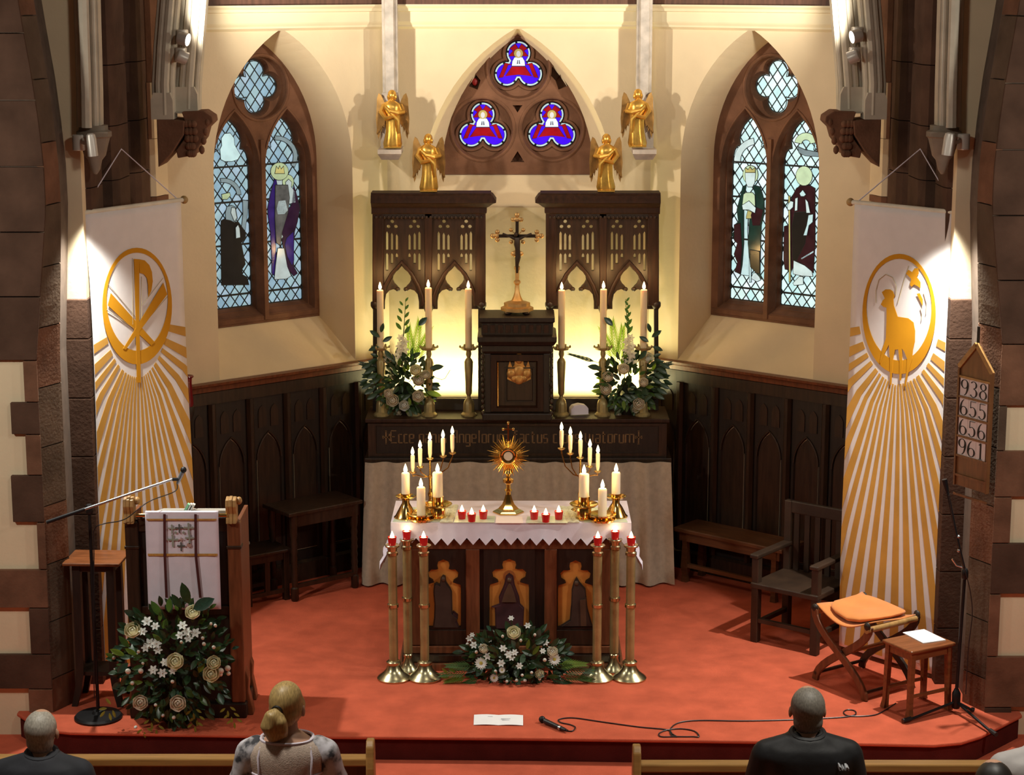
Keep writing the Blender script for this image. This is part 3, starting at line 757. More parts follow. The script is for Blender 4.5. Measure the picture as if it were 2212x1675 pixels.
# wall shafts at the corners of the apse, carrying gilt angels on blocks
def shaft(name, px, sg):
    Y = 15.60
    m = MB(); c = xx(px, Y, 3.9); w_ = 0.058
    zt, zb = 4.72, zz(205, Y)
    prof = [(-w_,0.10),(-w_,-0.02),(-w_*0.7,-0.03),(-w_*0.55,-0.055),(w_*0.55,-0.055),(w_*0.7,-0.03),(w_,-0.02),(w_,0.10)]
    m.loft([[(c+u, Y+v, z) for u, v in prof] for z in (zb, zt)])
    zb2 = zz(322, Y)
    m.loft([[(c+u*s, Y+v, z) for u, v in ((-0.075,0.14),(-0.075,-0.07),(0.075,-0.07),(0.075,0.14))] for s, z in ((0.95, zb2), (1.0, zb2+0.02), (1.0, zb-0.06), (0.8, zb+0.02))])
    m.loft([[(c+u*s, Y+v*s, z) for u, v in ((-0.09,0.14),(-0.09,-0.22),(0.09,-0.22),(0.09,0.14))] for s, z in ((0.72, zb2-0.07), (1.0, zb2-0.02), (1.0, zb2+0.012))])
    return structure(m.build(name, M('weathered white stone', (0.50, 0.45, 0.40), 0.8, var=0.22, scale=12, bump=0.2, bscale=40)))
shaft('trim_17', 843, -1); shaft('trim_18', 1391, 1)

# ================================================================== high altar and reredos
YG = 15.13                       # front of the high altar
zA = zz(993, YG); zG = zz(905, YG-0.02)
xa0, xa1 = xx(792, YG, 0.6), xx(1446, YG, 0.6)
t = thing('high_altar', 'dark oak altar against the apse wall below the carved screens', 'altar', ((xa0+xa1)/2, YG, 0))
hw = (xa1-xa0)/2
MB().bx(-hw+0.03, hw-0.03, 0.06, 0.42, 0, zA-0.03).build('body', oak2, t)
MB().bx(-hw-0.01, hw+0.01, -0.015, 0.45, zA-0.03, zA+0.012).build('top_slab', oak, t, bevel=0.006)
MB().bx(-hw+0.02, hw-0.03, 0.0, 0.45, zA+0.013, zG-0.03).build('gradine', oak2, t)
MB().bx(-hw+0.02, hw-0.03, -0.012, 0.0, zA+0.03, zA+0.05).build('moulding', oak, t)
MB().bx(-hw+0.02, hw-0.03, -0.012, 0.0, zG-0.06, zG-0.04).build('moulding', oak, t)
MB().bx(-hw+0.0, hw-0.01, -0.035, 0.45, zG-0.03, zG).build('ledge', oak3, t, bevel=0.006)
for u in (-hw+0.05, hw-0.06): MB().bx(u-0.03, u+0.03, -0.012, 0.0, zA+0.05, zG-0.06).build('end_stile', oak, t)
# inscription in black letter, each sign of strokes on a grid
GL = {'a': [(0,3,2,3),(2,3,2,0),(0,1.6,2,1.6),(0,1.6,0,0),(0,0,2,0)], 'b': [(0,4.4,0,0),(0,3,2,3),(2,3,2,0),(0,0,2,0)], 'c': [(0,3,0,0),(0,3,1.6,3),(0,0,1.8,0)],
      'e': [(0,3,0,0),(0,3,2,3),(2,3,2,1.6),(0,1.6,2,1.6),(0,0,2,0)], 'f': [(0.6,4.2,0.6,-0.6),(0.6,4.2,2,4.2),(0,3,1.8,3)], 'g': [(0,3,0,0),(0,3,2,3),(2,3,2,-1.2),(0,0,2,0),(0,-1.2,2,-1.2)],
      'i': [(0.5,3,0.5,0)], 'l': [(0.5,4.4,0.5,0)], 'm': [(0,3,0,0),(0,3,2,3),(2,3,2,0),(2,3,4,3),(4,3,4,0)], 'n': [(0,3,0,0),(0,3,2,3),(2,3,2,0)],
      'o': [(0,3,0,0),(0,3,2,3),(2,3,2,0),(0,0,2,0)], 'p': [(0,3,0,-1.3),(0,3,2,3),(2,3,2,0),(0,0,2,0)], 'r': [(0,3,0,0),(0,3,1.5,3)],
      's': [(0,3,0,1.6),(0,3,1.8,3),(0,1.6,1.8,1.6),(1.8,1.6,1.8,0),(0,0,1.8,0)], 't': [(0.6,4,0.6,0),(0,3,1.6,3),(0.6,0,1.8,0)], 'u': [(0,3,0,0),(0,0,2,0),(2,3,2,0)],
      'v': [(0,3.4,0,0.6),(0,0.6,1,0),(1,0,2,0.6),(2,0.6,2,3.2)], 'A': [(0,4.2,0,0),(0,4.2,2.4,4.4),(2.4,4.4,2.4,0),(0,2,2.4,2)], 'E': [(0,4,0,0.4),(0,4.3,2.6,4.3),(0,2.2,2,2.2),(0,0,2.8,0),(-0.7,3.2,-0.7,0.8)],
      '+': [(1.4,4.2,1.4,-0.4),(0,2,2.8,2),(0.9,4.2,1.9,4.2),(0.9,-0.4,1.9,-0.4),(0,1.5,0,2.5),(2.8,1.5,2.8,2.5)], ' ': []}
WD = {'m': 4, 'i': 1, 'l': 1, 'A': 2.6, 'E': 2.8, '+': 2.8, ' ': 0.8, 'c': 1.6, 'r': 1.4}
txt = '+Ecce panis Angelorum factus cibus viatorum+'
tot = sum(WD.get(c, 2)+1.05 for c in txt); U = (xx(1390, YG, 1.1)-xx(828, YG, 1.1))/tot
inscr = M('worn gold lettering', (0.17, 0.10, 0.045), 0.6, 0.2, var=0.3, scale=20)
x_ = xx(828, YG, 1.1)-t.location.x; zl = (zA+zG)/2-0.030
UZ = 0.022
for ch in txt:
    st = GL[ch]
    if st:
        m = MB()
        for a, b, c, d in st: m.bar((x_+a*U, -0.003, zl+b*UZ), (x_+c*U, -0.003, zl+d*UZ), 0.012 if a == c else 0.008, 0.004, up=(0,1,0))
        m.build('letter', inscr, t)
    x_ += (WD.get(ch, 2)+1.05)*U
# pleated frontal
def pleats(name, x0, x1, y, z0, z1, n, amp, mat, par, flare=0.0):
    m = MB(); k = n*8; rows = 8; g = []
    rr = random.Random(3); ph = [rr.uniform(-0.5, 0.5) for _ in range(n+2)]
    for j in range(rows+1):
        tz = j/rows; z = z1+(z0-z1)*tz; row = []
        for i in range(k+1):
            u = i/k; a = amp*(0.45+0.55*tz)*sin(2*pi*(u*n)+ph[int(u*n)]*0.6+0.7*sin(9*u))
            row.append((x0+(x1-x0)*u+(u-0.5)*flare*tz, y-0.02*tz-a, z))
        g.append(row)
    g2 = [[(p[0], p[1]+0.012, p[2]) for p in r_] for r_ in g]
    m.loft(g, closed=False, cap=False); m.loft(g2, closed=False, cap=False)
    m.add([g[-1][i] for i in range(k+1)]+[g2[-1][i] for i in range(k+1)], [(i, i+1, i+k+2, i+k+1) for i in range(k)])
    return m.build(name, mat, par, smooth=True, sharp=1.2)
f = thing('altar_frontal', 'pale pleated brocade frontal hanging to the carpet behind the altar', 'frontal', ((xa0+xa1)/2, YG-0.10, 0))
pleats('drape', -hw, hw, 0, 0.015, zA-0.002, 11, 0.050, fronc, f, 0.08)
for i in range(9):
    pass
# upstand behind the ledge
YU = 15.52
def screen(sgn):
    """one half of the carved reredos, px measured on the viewer's-left half and mirrored about 1114"""
    Yr = 15.44
    mx = lambda px: px if sgn < 0 else 2228-px
    fr = lambda u, v, d: Vector((xx(mx(u), Yr, zz(v, Yr)), Yr+d, max(zz(v, Yr), zG+0.001)))
    cx = (fr(925, 600, 0)).x; z0 = zG
    t = thing('reredos_screen', 'carved dark oak altar screen %s' % ('nearer the chi rho banner, two pierced arches below a cornice' if sgn < 0 else 'nearer the lamb banner, two pierced arches below a cornice'), 'altar screen', (cx, Yr, z0), 0, 'carved oak reredos screens')
    L = lambda u, v, d: fr(u, v, d)-Vector((cx, Yr, z0))
    half = [(37,668),(37,652),(34,636),(27,628),(18,625),(9,629),(7,624),(10,619),(16,613),(20,605),(19,597),(13,588),(6,582),(0,575)]
    def under(c): return [(c+a, b) for a, b in half]+[(c-a, b) for a, b in half[-2::-1]]
    out = [(808,452),(1046,452),(1046,668)]+under(982)+under(868)+[(808,668)]
    out = [(u, v) for u, v in out]
    holes = []
    slots = [836,846.5,857,884.5,895.6,905.8, 947.5,958.5,968.6,997,1007,1017]
    for i, s in enumerate(slots):
        k = i % 6; k = k if k < 3 else 5-k
        holes.append([(s-2.6,541),(s+2.6,541),(s+2.6,505+k*3),(s,500+k*3),(s-2.6,505+k*3)])
        b = (585, 570, 557)[k]
        holes.append([(s-2.6,b),(s+2.6,b),(s+2.6,551),(s,547),(s-2.6,551)])
    for c in (847, 895, 959, 1007):
        for dx, dy in ((0,479),(-8,490),(8,490)): holes.append(circ(c+dx, dy, 4.2, n=8))
    MB().prism(out, L, 0.0, 0.045, holes).build('tracery', oak, t)
    # arch mouldings in front
    for c in (868, 982):
        hd = [(46,660),(44,640),(36,618),(22,592),(0,566)]
        pts = [(c+a, b) for a, b in hd]+[(c-a, b) for a, b in hd[-2::-1]]
        MB().tube([L(u, v, -0.012) for u, v in pts], 0.016, 8).build('arch_moulding', oak3, t, smooth=True)
        for s in (-1, 1):
            q = L(c+s*9, 625, 0.0); MB().ball(q, (0.02, 0.022, 0.018), 8, 6).build('cusp_boss', oak, t, smooth=True)
            q = L(c+s*22, 622, -0.004)
            MB().prism([(c+s*15, 618),(c+s*22, 612),(c+s*24, 620)], L, -0.004, 0.0).build('pierced_spandrel', oak2, t)
    for a, b, w_, nm in ((805, 829, 0, 'post'), (1027, 1049, 0, 'post')):
        m = MB(); m.loft([[L(a, 452, -0.03), L(b, 452, -0.03), L(b, 452, 0.05), L(a, 452, 0.05)], [L(a, 660, -0.03), L(b, 660, -0.03), L(b, 660, 0.05), L(a, 660, 0.05)]]); m.build(nm, oak3, t, bevel=0.006)
    for a, b in ((806, 815), (1033, 1048)):
        m = MB(); m.loft([[L(a, 655, -0.02), L(b, 655, -0.02), L(b, 655, 0.05), L(a, 655, 0.05)], [L(a, 903, -0.02), L(b, 903, -0.02), L(b, 903, 0.05), L(a, 903, 0.05)]]); m.build('lower_post', oak2, t)
        c = (a+b)/2
        m = MB(); m.lathe([(0.02,-0.03),(0.034,-0.01),(0.036,0.0),(0.036,0.02),(0.03,0.03)], 12, L(c, 660, 0.0)); m.build('capital', oak, t, smooth=True)
    m = MB(); m.loft([[L(917,455,-0.028),L(934,455,-0.028),L(934,455,0.0),L(917,455,0.0)],[L(919,664,-0.028),L(932,664,-0.028),L(932,664,0.0),L(919,664,0.0)]]); m.build('middle_post', oak3, t, bevel=0.005)
    m = MB(); m.tube([L(925.5, 660, 0.0), L(925.5, 903, 0.0)], 0.014, 8); m.build('colonnette', oak2, t, smooth=True)
    m = MB(); m.lathe([(0.018,-0.06),(0.03,-0.03),(0.042,0.0),(0.045,0.03),(0.03,0.04)], 12, L(925.5, 664, 0.0)); m.build('capital', oak, t, smooth=True)
    m = MB(); z1, z2 = zz(445, Yr)-z0, zz(415, Yr)-z0
    x0, x1 = sorted((L(804, 440, 0).x, L(1048, 440, 0).x))
    prof = [(0.0, z1-0.06), (0.012, z1-0.05), (0.012, z1-0.01), (0.03, z1), (0.06, z1+0.025), (0.085, z1+0.035), (0.085, z1+0.05), (0.06, z2-0.02), (0.045, z2-0.01), (0.045, z2)]
    m.loft([[(x0-(e if sgn > 0 else 0.004), -0.03-e, z), (x1+(e if sgn < 0 else 0.004), -0.03-e, z), (x1+(e if sgn < 0 else 0.004), 0.10+e*0.4, z), (x0-(e if sgn > 0 else 0.004), 0.10+e*0.4, z)] for e, z in prof]); m.build('cornice', oak3, t)
    m = MB(); m.bx(x0+0.01, x1-0.01, -0.028, 0.05, zz(470, Yr)-z0, z1-0.055); m.build('frieze', oak2, t)
    m = MB()
    for i in range(26):
        q = x0+0.03+(x1-x0-0.06)*i/25; m.ball((q, -0.03, z1-0.085), (0.012, 0.008, 0.014), 6, 4)
    m.build('carved_frieze', oak, t)
    for a, b in ((808, 1046),):
        xs = sorted((L(814, 870, 0).x, L(1034, 870, 0).x))
        MB().bx(xs[0], xs[1], 0.0, 0.03, 0.0, zz(862, Yr)-z0).build('upstand', M('dark painted upstand', (0.06, 0.045, 0.035), 0.8), t)
    return t
screen(-1); screen(1)

# tabernacle
Yt = 15.02
zt0, zt1 = zG, zz(682, Yt+0.1)
Xt = xx(1117, Yt, 1.6); pxm = 1/mpp(Yt, 1.6)
t = thing('tabernacle', 'dark oak tabernacle with gilt emblem on its door between the screens', 'tabernacle', (Xt, Yt+0.2, zG))
h = zt1-zG
MB().bx(-0.265, 0.265, -0.20, 0.175, 0.0, 0.06).build('base', oak2, t, bevel=0.01)
MB().bx(-0.25, -0.20, -0.18, 0.175, 0.06, h-0.28).build('side_post', oak2, t, bevel=0.008)
MB().bx(0.20, 0.25, -0.18, 0.175, 0.06, h-0.28).build('side_post', oak2, t, bevel=0.008)
MB().bx(-0.21, 0.21, -0.14, 0.17, 0.06, h-0.28).build('body', oak, t)
MB().prism(rect(-0.20, 0.20, 0.07, h-0.29), lambda u, v, d: (u, d, v), -0.175, -0.14, [rect(-0.145, 0.145, 0.11, h-0.35)], 0.012).build('door_frame', oak3, t)
MB().bx(-0.15, -0.142, -0.165, -0.14, 0.11, h-0.35).build('brass_fillet', brass, t)
MB().bx(-0.142, 0.142, -0.15, -0.14, 0.112, h-0.352).build('door', oak, t)
MB().prism(rect(-0.09, 0.13, 0.14, h-0.39), lambda u, v, d: (u, d, v), -0.158, -0.15, [rect(-0.075, 0.115, 0.155, h-0.405)], 0.005).build('door_moulding', oak2, t)
pg = M('tarnished gilding', (0.55, 0.30, 0.09), 0.45, 0.7, var=0.3, scale=30)
e = MB(); cx, cz = 0.015, 0.36-0.02
zE = zz(805, Yt)-zG
e.prism([(cx-0.09,zE-0.06),(cx-0.05,zE-0.08),(cx,zE-0.10),(cx+0.05,zE-0.08),(cx+0.09,zE-0.06),(cx+0.085,zE+0.03),(cx+0.07,zE+0.08),(cx+0.05,zE+0.03),(cx+0.035,zE+0.05),(cx+0.03,zE+0.12),(cx,zE+0.15),(cx-0.03,zE+0.12),(cx-0.035,zE+0.05),(cx-0.05,zE+0.03),(cx-0.07,zE+0.08),(cx-0.085,zE+0.03)], lambda u, v, d: (u, d, v), -0.157, -0.149)
for dx, dz, r_ in ((0,0.09,0.030),(0,0.0,0.045),(-0.06,-0.02,0.035),(0.06,-0.02,0.035),(0,-0.06,0.04),(-0.04,-0.055,0.025),(0.04,-0.055,0.025)): e.ball((cx+dx, -0.155, zE+dz), (r_, 0.014, r_*1.1), 10, 6)
e.build('gilt_emblem', pg, t, smooth=True)
zc = h-0.28
prof = [(0.0, zc), (0.015, zc+0.02), (0.015, zc+0.06), (0.03, zc+0.07), (0.05, zc+0.10), (0.05, zc+0.135), (0.02, zc+0.15), (0.02, zc+0.235), (0.035, zc+0.25), (0.035, zc+0.28)]
m = MB(); m.loft([[(-0.25-e, -0.18-e, z), (0.25+e, -0.18-e, z), (0.25+e, 0.175, z), (-0.25-e, 0.175, z)] for e, z in prof]); m.build('cornice', oak2, t)
m = MB()
for i in range(9): m.bx(-0.26+i*0.058, -0.225+i*0.058, -0.212, -0.195, zc+0.165, zc+0.225)
m.build('carved_frieze', oak3, t)
for s in (-1, 1):
    m = MB()
    for i in range(14): m.ball((s*0.262, -0.185, 0.06+i*0.044), (0.014, 0.014, 0.02), 6, 5)
    m.build('crocket_edge', oak, t, smooth=True)

# standing crucifix on the tabernacle
zt1 = zG+h; Yc = Yt+0.2
k = mpp(Yc, 2.5)
t = thing('crucifix', 'gilt standing crucifix with trefoil ends on top of the tabernacle', 'crucifix', (xx(1117, Yc, 2.5), Yc, zt1))
cg = M('dull gold', (0.55, 0.34, 0.13), 0.4, 0.7, var=0.25, scale=20)
brz = M('dark bronze', (0.035, 0.022, 0.015), 0.4, 0.5, var=0.2)
hh = zz(455, Yc)-zt1; tr = zz(510, Yc)-zt1
m = MB(); m.lathe([(0.125,0.025),(0.125,0.05),(0.10,0.06),(0.10,0.085),(0.045,0.10),(0.03,0.13),(0.018,0.17),(0.015,0.22),(0.026,0.235),(0.026,0.25),(0.014,0.26),(0.014,0.33),(0.022,0.34),(0.022,0.36),(0.012,0.37)], 8, (0,0,0)); m.build('base', cg, t, smooth=True, sharp=0.4)
m = MB()
for a in range(4): m.ball((0.1*cos(pi/4+a*pi/2), 0.1*sin(pi/4+a*pi/2), 0.015), (0.03, 0.03, 0.016), 8, 6)
m.build('foot', brz, t, smooth=True)
m = MB(); m.bx(-0.012, 0.012, -0.008, 0.008, 0.36, hh-0.06); m.bx(-0.15, 0.15, -0.008, 0.008, tr-0.012, tr+0.012); m.build('cross', brz, t)
m = MB()
def fin(c, d):
    c = Vector(c); d = Vector(d); p = Vector((d.z, 0, d.x))
    m = MB()
    for o, r_ in ((d*0.035, 0.02), (p*0.03, 0.018), (p*-0.03, 0.018), (Vector((0,0,0)), 0.022)): m.ball(c+o, (r_, 0.010, r_), 10, 6)
    m.build('trefoil_end', cg, t, smooth=True)
fin((0,0,hh-0.07), (0,0,1)); fin((-0.15,0,tr), (-1,0,0)); fin((0.15,0,tr), (1,0,0))
for a in range(4):
    q = Vector((cos(pi/4+a*pi/2)*0.065, 0, sin(pi/4+a*pi/2)*0.065)); m.ball(Vector((0,0,tr))+q, (0.016, 0.008, 0.016), 8, 6); m.bar(Vector((0,0,tr)), Vector((0,0,tr))+q, 0.008, 0.006)
m.ball((0,0,0.46), (0.05, 0.012, 0.026), 10, 6); m.ball((0,0,0.46), (0.022, 0.014, 0.05), 10, 6)
m.build('cross_glory', cg, t, smooth=True)
m = MB(); zf = tr
m.tube([(-0.11,-0.012,zf+0.02),(-0.06,-0.016,zf+0.0),(-0.015,-0.02,zf-0.02),(0.015,-0.02,zf-0.02),(0.06,-0.016,zf+0.0),(0.11,-0.012,zf+0.02)], [0.007,0.009,0.013,0.013,0.009,0.007], 8)
m.tube([(0,-0.02,zf-0.01),(0,-0.024,zf-0.06),(0.004,-0.022,zf-0.10),(0.006,-0.026,zf-0.16),(0.0,-0.028,zf-0.21),(0,-0.02,zf-0.28)], [0.02,0.024,0.018,0.022,0.014,0.008], 8)
m.ball((-0.008,-0.028,zf+0.015), (0.015,0.016,0.02), 8, 6); m.build('figure', brz, t, smooth=True)
for i in range(1): pass

# ------------------------------------------------------------------ candles
def flame_mesh(sc=1.0):
    m = MB(); m.lathe([(0.0005,0),(0.0075,0.006),(0.0108,0.014),(0.0100,0.024),(0.0058,0.038),(0.0004,0.052)], 10)
    me = m.mesh('flame', flame_m, True); return me
FL = flame_mesh(); WK = None
def add_flame(par, z, sc=1.0, off=(0,0)):
    inst('wick', WKM, par, (off[0], off[1], z), sc=(1,1,1))
    inst('flame', FL, par, (off[0], off[1], z+0.004), sc=sc)
m = MB(); m.lathe([(0.0012,-0.004),(0.0012,0.010)], 6); WKM = m.mesh('wick', wick_m)
def glow(p, e, r=0.015): lamp('POINT', p, e, (1.0, 0.60, 0.22), r)

# six tall candles on the ledge of the reredos
ctop = {822: 627, 926: 622, 1012: 624, 1213: 627, 1303: 625, 1390: 626}
names = {822: 'nearest the chi rho banner', 926: 'second from the chi rho banner', 1012: 'third from the chi rho banner',
         1213: 'third from the lamb banner', 1303: 'second from the lamb banner', 1390: 'nearest the lamb banner'}
for px in ctop:
    Y = 15.23; z1 = zz(ctop[px], Y); zs = zz(752, Y); x = xx(px, Y, 2.0)
    t = thing('altar_candlestick', 'tall brass candlestick on the altar ledge, '+names[px], 'candlestick', (x, Y, zG), 0, 'six tall candlesticks of the high altar')
    hs = zs-zG
    MB().lathe([(0.062,0.0),(0.062,0.012),(0.045,0.03),(0.042,0.09),(0.034,0.12),(0.016,0.14),(0.014,0.155),(0.024,0.175),(0.034,hs-0.11),(0.026,hs-0.09),(0.014,hs-0.075),(0.022,hs-0.05),(0.018,hs-0.02)], 12).build('stem', dbrass, t, smooth=True, sharp=0.5)
    MB().lathe([(0.018,hs-0.02),(0.058,hs-0.012),(0.066,hs+0.004),(0.060,hs+0.006),(0.02,hs-0.004)], 12).build('drip_pan', dbrass, t, smooth=True, sharp=0.5)
    for i in range(6):
        a = i*pi/3; MB().ball((0.066*cos(a), 0.066*sin(a), hs+0.01), (0.009,0.009,0.012), 6, 5).build('pan_leaf', dbrass, t)
    c = thing('altar_candle', 'long lit ivory candle on the altar ledge, '+names[px], 'candle', (x, Y, zs+0.001), 0, 'six tall candles of the high altar')
    hc = z1-zs
    MB().lathe([(0.026,0),(0.026,hc-0.004),(0.022,hc),(0.010,hc-0.003)], 14).build('wax', wax, c, smooth=True, sharp=0.6)
    add_flame(c, hc-0.002, 1.15); glow((x, Y-0.005, z1+0.085), 2.2)

# gilt angels
def angel(name, px, pyb, Y, label, flip=1):
    z = zz(pyb, Y); t = thing(name, label, 'statue', (xx(px, Y, z), Y, z), 0, 'four gilded angels')
    m = MB(); H_ = 0.40
    prof = [(0.062,0.0,0),(0.066,0.02,0),(0.055,0.10,0),(0.050,0.18,0),(0.058,0.24,0),(0.066,0.29,0),(0.060,0.325,0),(0.026,0.345,0),(0.022,0.355,0)]
    n = 24; rings = []
    for r_, zc, _ in prof:
        ring = []
        for i in range(n):
            a = 2*pi*i/n; fold = 1+(0.10*cos(6*a+zc*9) if zc < 0.24 else 0.03*cos(6*a))
            ring.append((r_*fold*cos(a)*1.0+flip*0.006*sin(zc*12), r_*fold*sin(a)*0.72, zc))
        rings.append(ring)
    m.loft(rings); m.build('robe', gold, t, smooth=True, sharp=1.2)
    m = MB(); m.ball((0,-0.006,0.385), (0.027,0.031,0.034), 12, 8); m.ball((0,-0.036,0.382), (0.005,0.006,0.008), 6, 4)
    m.tube([(0,0.0,0.34),(0,-0.002,0.36)], 0.016, 8); m.build('head', gold, t, smooth=True)
    m = MB(); m.ball((0,0.006,0.392), (0.033,0.033,0.036), 12, 8)
    for s in (-1, 1): m.ball((s*0.026,0.0,0.372), (0.012,0.02,0.022), 8, 6)
    m.build('hair', gold, t, smooth=True)
    for s in (-1, 1):
        m = MB(); m.tube([(s*0.058,0,0.312),(s*0.078,-0.02,0.26),(s*0.045,-0.058,0.235+0.02*s*flip),(-s*0.015,-0.062,0.25+0.02*s*flip)], [0.022,0.024,0.02,0.013], 8); m.build('arm', gold, t, smooth=True)
    m = MB(); m.tube([(flip*-0.05,-0.045,0.30),(0.0,-0.055,0.25),(flip*0.045,-0.045,0.20),(flip*0.05,-0.03,0.10)], [0.014,0.016,0.018,0.012], 8); m.build('sash', gold, t, smooth=True)
    for s in (-1, 1):
        wing = [(0.03,0.25),(0.05,0.31),(0.085,0.385),(0.105,0.40),(0.118,0.36),(0.122,0.28),(0.128,0.20),(0.120,0.10),(0.112,0.05),(0.10,0.08),(0.095,0.13),(0.085,0.10),(0.078,0.15),(0.066,0.14),(0.06,0.2)]
        m = MB(); m.prism(wing, lambda u, v, d: (s*u, 0.045+d+u*0.12, v), -0.008, 0.008)
        for i in range(7): m.tube([(s*(0.05+0.009*i),0.048,0.30-i*0.006),(s*(0.066+0.009*i),0.046,0.16-i*0.012)], 0.006, 5)
        m.build('wing', M('dark gilding', (0.36, 0.20, 0.06), 0.45, 0.7, var=0.3, scale=18), t, smooth=True, sharp=0.6)  # wings in a darker gilding than the robe
    m = MB(); m.bx(-0.065, 0.065, -0.05, 0.05, -0.012, 0.0); m.build('base', gold, t)
    return t
angel('gilded_angel', 848, 316, 15.45, 'gilded winged angel on the wall shaft beside the dusky blue window', 1)
angel('gilded_angel', 1377, 314, 15.45, 'gilded winged angel on the wall shaft beside the bright window', -1)
angel('gilded_angel', 926, 410, 15.42, 'gilded winged angel on the carved screen nearer the chi rho banner', 1)
angel('gilded_angel', 1309, 410, 15.42, 'gilded winged angel on the carved screen nearer the lamb banner', -1)

# small white box on the ledge
p = Vector((xx(1250, 15.27, zG), 15.27, zG))
t = thing('card_holder', 'small rounded white box on the ledge by the tabernacle', 'box', p, radians(12))
m = MB(); pr = [(-0.07,0),(0.07,0),(0.07,0.05),(0.05,0.075),(0.0,0.085),(-0.05,0.075),(-0.07,0.05)]
m.loft([[(u, y, v) for u, v in pr] for y in (-0.04, 0.04)]); m.build('cover', linen, t, bevel=0.006)
MB().bx(-0.078, 0.078, -0.046, 0.046, -0.0, 0.006).build('base', sbrass, t)

# ================================================================== the forward altar
zT = 1.03
YF0 = yy(1132, zT); YF1 = yy(1084, zT)
ax0, ax1 = xx(844, YF0, zT), xx(1364, YF0, zT)
acx, ahw = (ax0+ax1)/2, (ax1-ax0)/2
ayd = YF1-YF0
t = thing('altar', 'oak altar with three painted niches at the front of the platform', 'altar', (acx, YF0, 0))
AL = t
def apx(px, py, Y=YF0+0.06): p = ya(px, py, Y); return (p.x-acx, p.z)
bw = ahw-0.10
yb = 0.06
MB().bx(-ahw+0.01, ahw-0.01, 0.008, ayd-0.01, zT-0.05, zT-0.008).build('mensa', oak, t, bevel=0.004)
ztr, zbr = zz(1162, YF0+yb), zz(1190, YF0+yb)
MB().bx(-bw, bw, yb, ayd-0.05, 0.16, zT-0.05).build('body', oak2, t)
MB().bx(-bw-0.01, bw+0.01, yb-0.035, yb, zbr+0.02, ztr-0.002).build('top_rail', redoak, t, bevel=0.004)
for i, e in enumerate((0.055, 0.035, 0.015)):
    MB().bx(-bw-e, bw+e, yb-0.03-e, ayd-0.05+e, 0.055*i, 0.055*(i+1)-0.004).build('plinth', (redoak, oak, redoak)[i], t, bevel=0.005)
zb_ = zz(1362, YF0+yb)
for a, b in ((886, 922), (1006, 1036), (1176, 1203), (1284, 1318)):
    x0, x1 = apx(a, 1200)[0], apx(b, 1200)[0]
    MB().bx(x0, x1, yb-0.035, yb, 0.165, zbr+0.02).build('stile', redoak, t, bevel=0.006)
MB().bx(-bw, bw, yb-0.03, yb, 0.165, zb_+0.01).build('bottom_rail', oak, t, bevel=0.004)
nich = M('painted orange gold', (0.66, 0.27, 0.055), 0.7, var=0.12, scale=8, spec=0.25)
nich2 = M('painted tan gold', (0.36, 0.18, 0.055), 0.7, var=0.12, scale=8, spec=0.25)
fig1 = M('carved dark walnut', (0.045, 0.030, 0.024), 0.5, var=0.3, scale=10)
fig2 = M('carved plum paint', (0.06, 0.02, 0.025), 0.55, var=0.3, scale=10)
fig3 = M('carved brown paint', (0.085, 0.045, 0.025), 0.5, var=0.3, scale=10)
Zp = lambda ox, oy, sc, pts: [apx(ox+x/sc, oy+y/sc, YF0+yb) for x, y in pts]
fr = lambda u, v, d: (u, yb+d, v)
def niche(cx, w_, top, mat):
    """cinquefoil headed niche, px"""
    k = w_/75.0
    h = [(37,1352),(37,1270),(36,1262),(20,1257),(22,1251),(30,1246),(32,1236),(25,1229),(16,1229),(11,1228),(13,1220),(11,1212),(0,1207)]
    h = [(a*k, 1352-(1352-b)*((1352-top)/145.0)) for a, b in h]
    return [apx(cx+a, b, YF0+yb) for a, b in h]+[apx(cx-a, b, YF0+yb) for a, b in h[-2::-1]]
for cx, w_, top, mt in ((958, 76, 1208, nich), (1100, 86, 1207, nich), (1243, 76, 1210, nich)):
    x0, x1 = apx(cx-w_/2-12, 1300)[0], apx(cx+w_/2+12, 1300)[0]
    ol = niche(cx, w_, top, mt)
    if area2(ol) < 0: ol = ol[::-1]
    MB().prism(rect(x0, x1, zb_, zbr+0.02), fr, -0.022, -0.003, [ol], 0.003).build('niche_board', oak2, t)
    MB().prism(rect(x0, x1, zb_, zbr+0.01), fr, -0.003, 0.001).build('niche_back', mt, t)
K7 = lambda p: Zp(780, 1140, 4.653, p); K8 = lambda p: Zp(1080, 1140, 4.653, p)
def relief(name, pts, mat, d):
    if area2(pts) < 0: pts = pts[::-1]
    m = MB(); m.prism(pts, fr, -0.002-d*0.55, -0.002); m.prism(offset(pts, -0.008), fr, -0.002-d, -0.002-d*0.5); m.build(name, mat, t)
relief('friar_figure', K7([(735,560),(760,545),(790,560),(800,500),(825,470),(850,480),(858,540),(900,600),(915,640),(920,850),(975,900),(960,940),(985,1000),(720,1000),(735,900),(740,760),(728,640)]), fig1, 0.035)
relief('kneeling_child', K7([(900,870),(930,830),(975,870),(965,930),(990,1005),(900,1005)]), fig2, 0.025)
relief('seated_figure', K7([(1440,560),(1455,480),(1490,450),(1530,480),(1545,570),(1590,690),(1600,760),(1640,800),(1630,1010),(1350,1010),(1345,800),(1310,790),(1390,760),(1385,690),(1420,610)]), fig2, 0.035)
relief('seated_robe', K7([(1465,560),(1490,520),(1520,560),(1550,640),(1575,740),(1400,740),(1430,640)]), fig3, 0.05)
relief('standing_figure', K8([(720,620),(740,540),(770,490),(800,540),(860,610),(880,800),(930,985),(600,985),(700,920),(715,760)]), fig1, 0.035)
relief('figure_mantle', K8([(790,700),(870,690),(880,980),(800,980)]), fig3, 0.048)
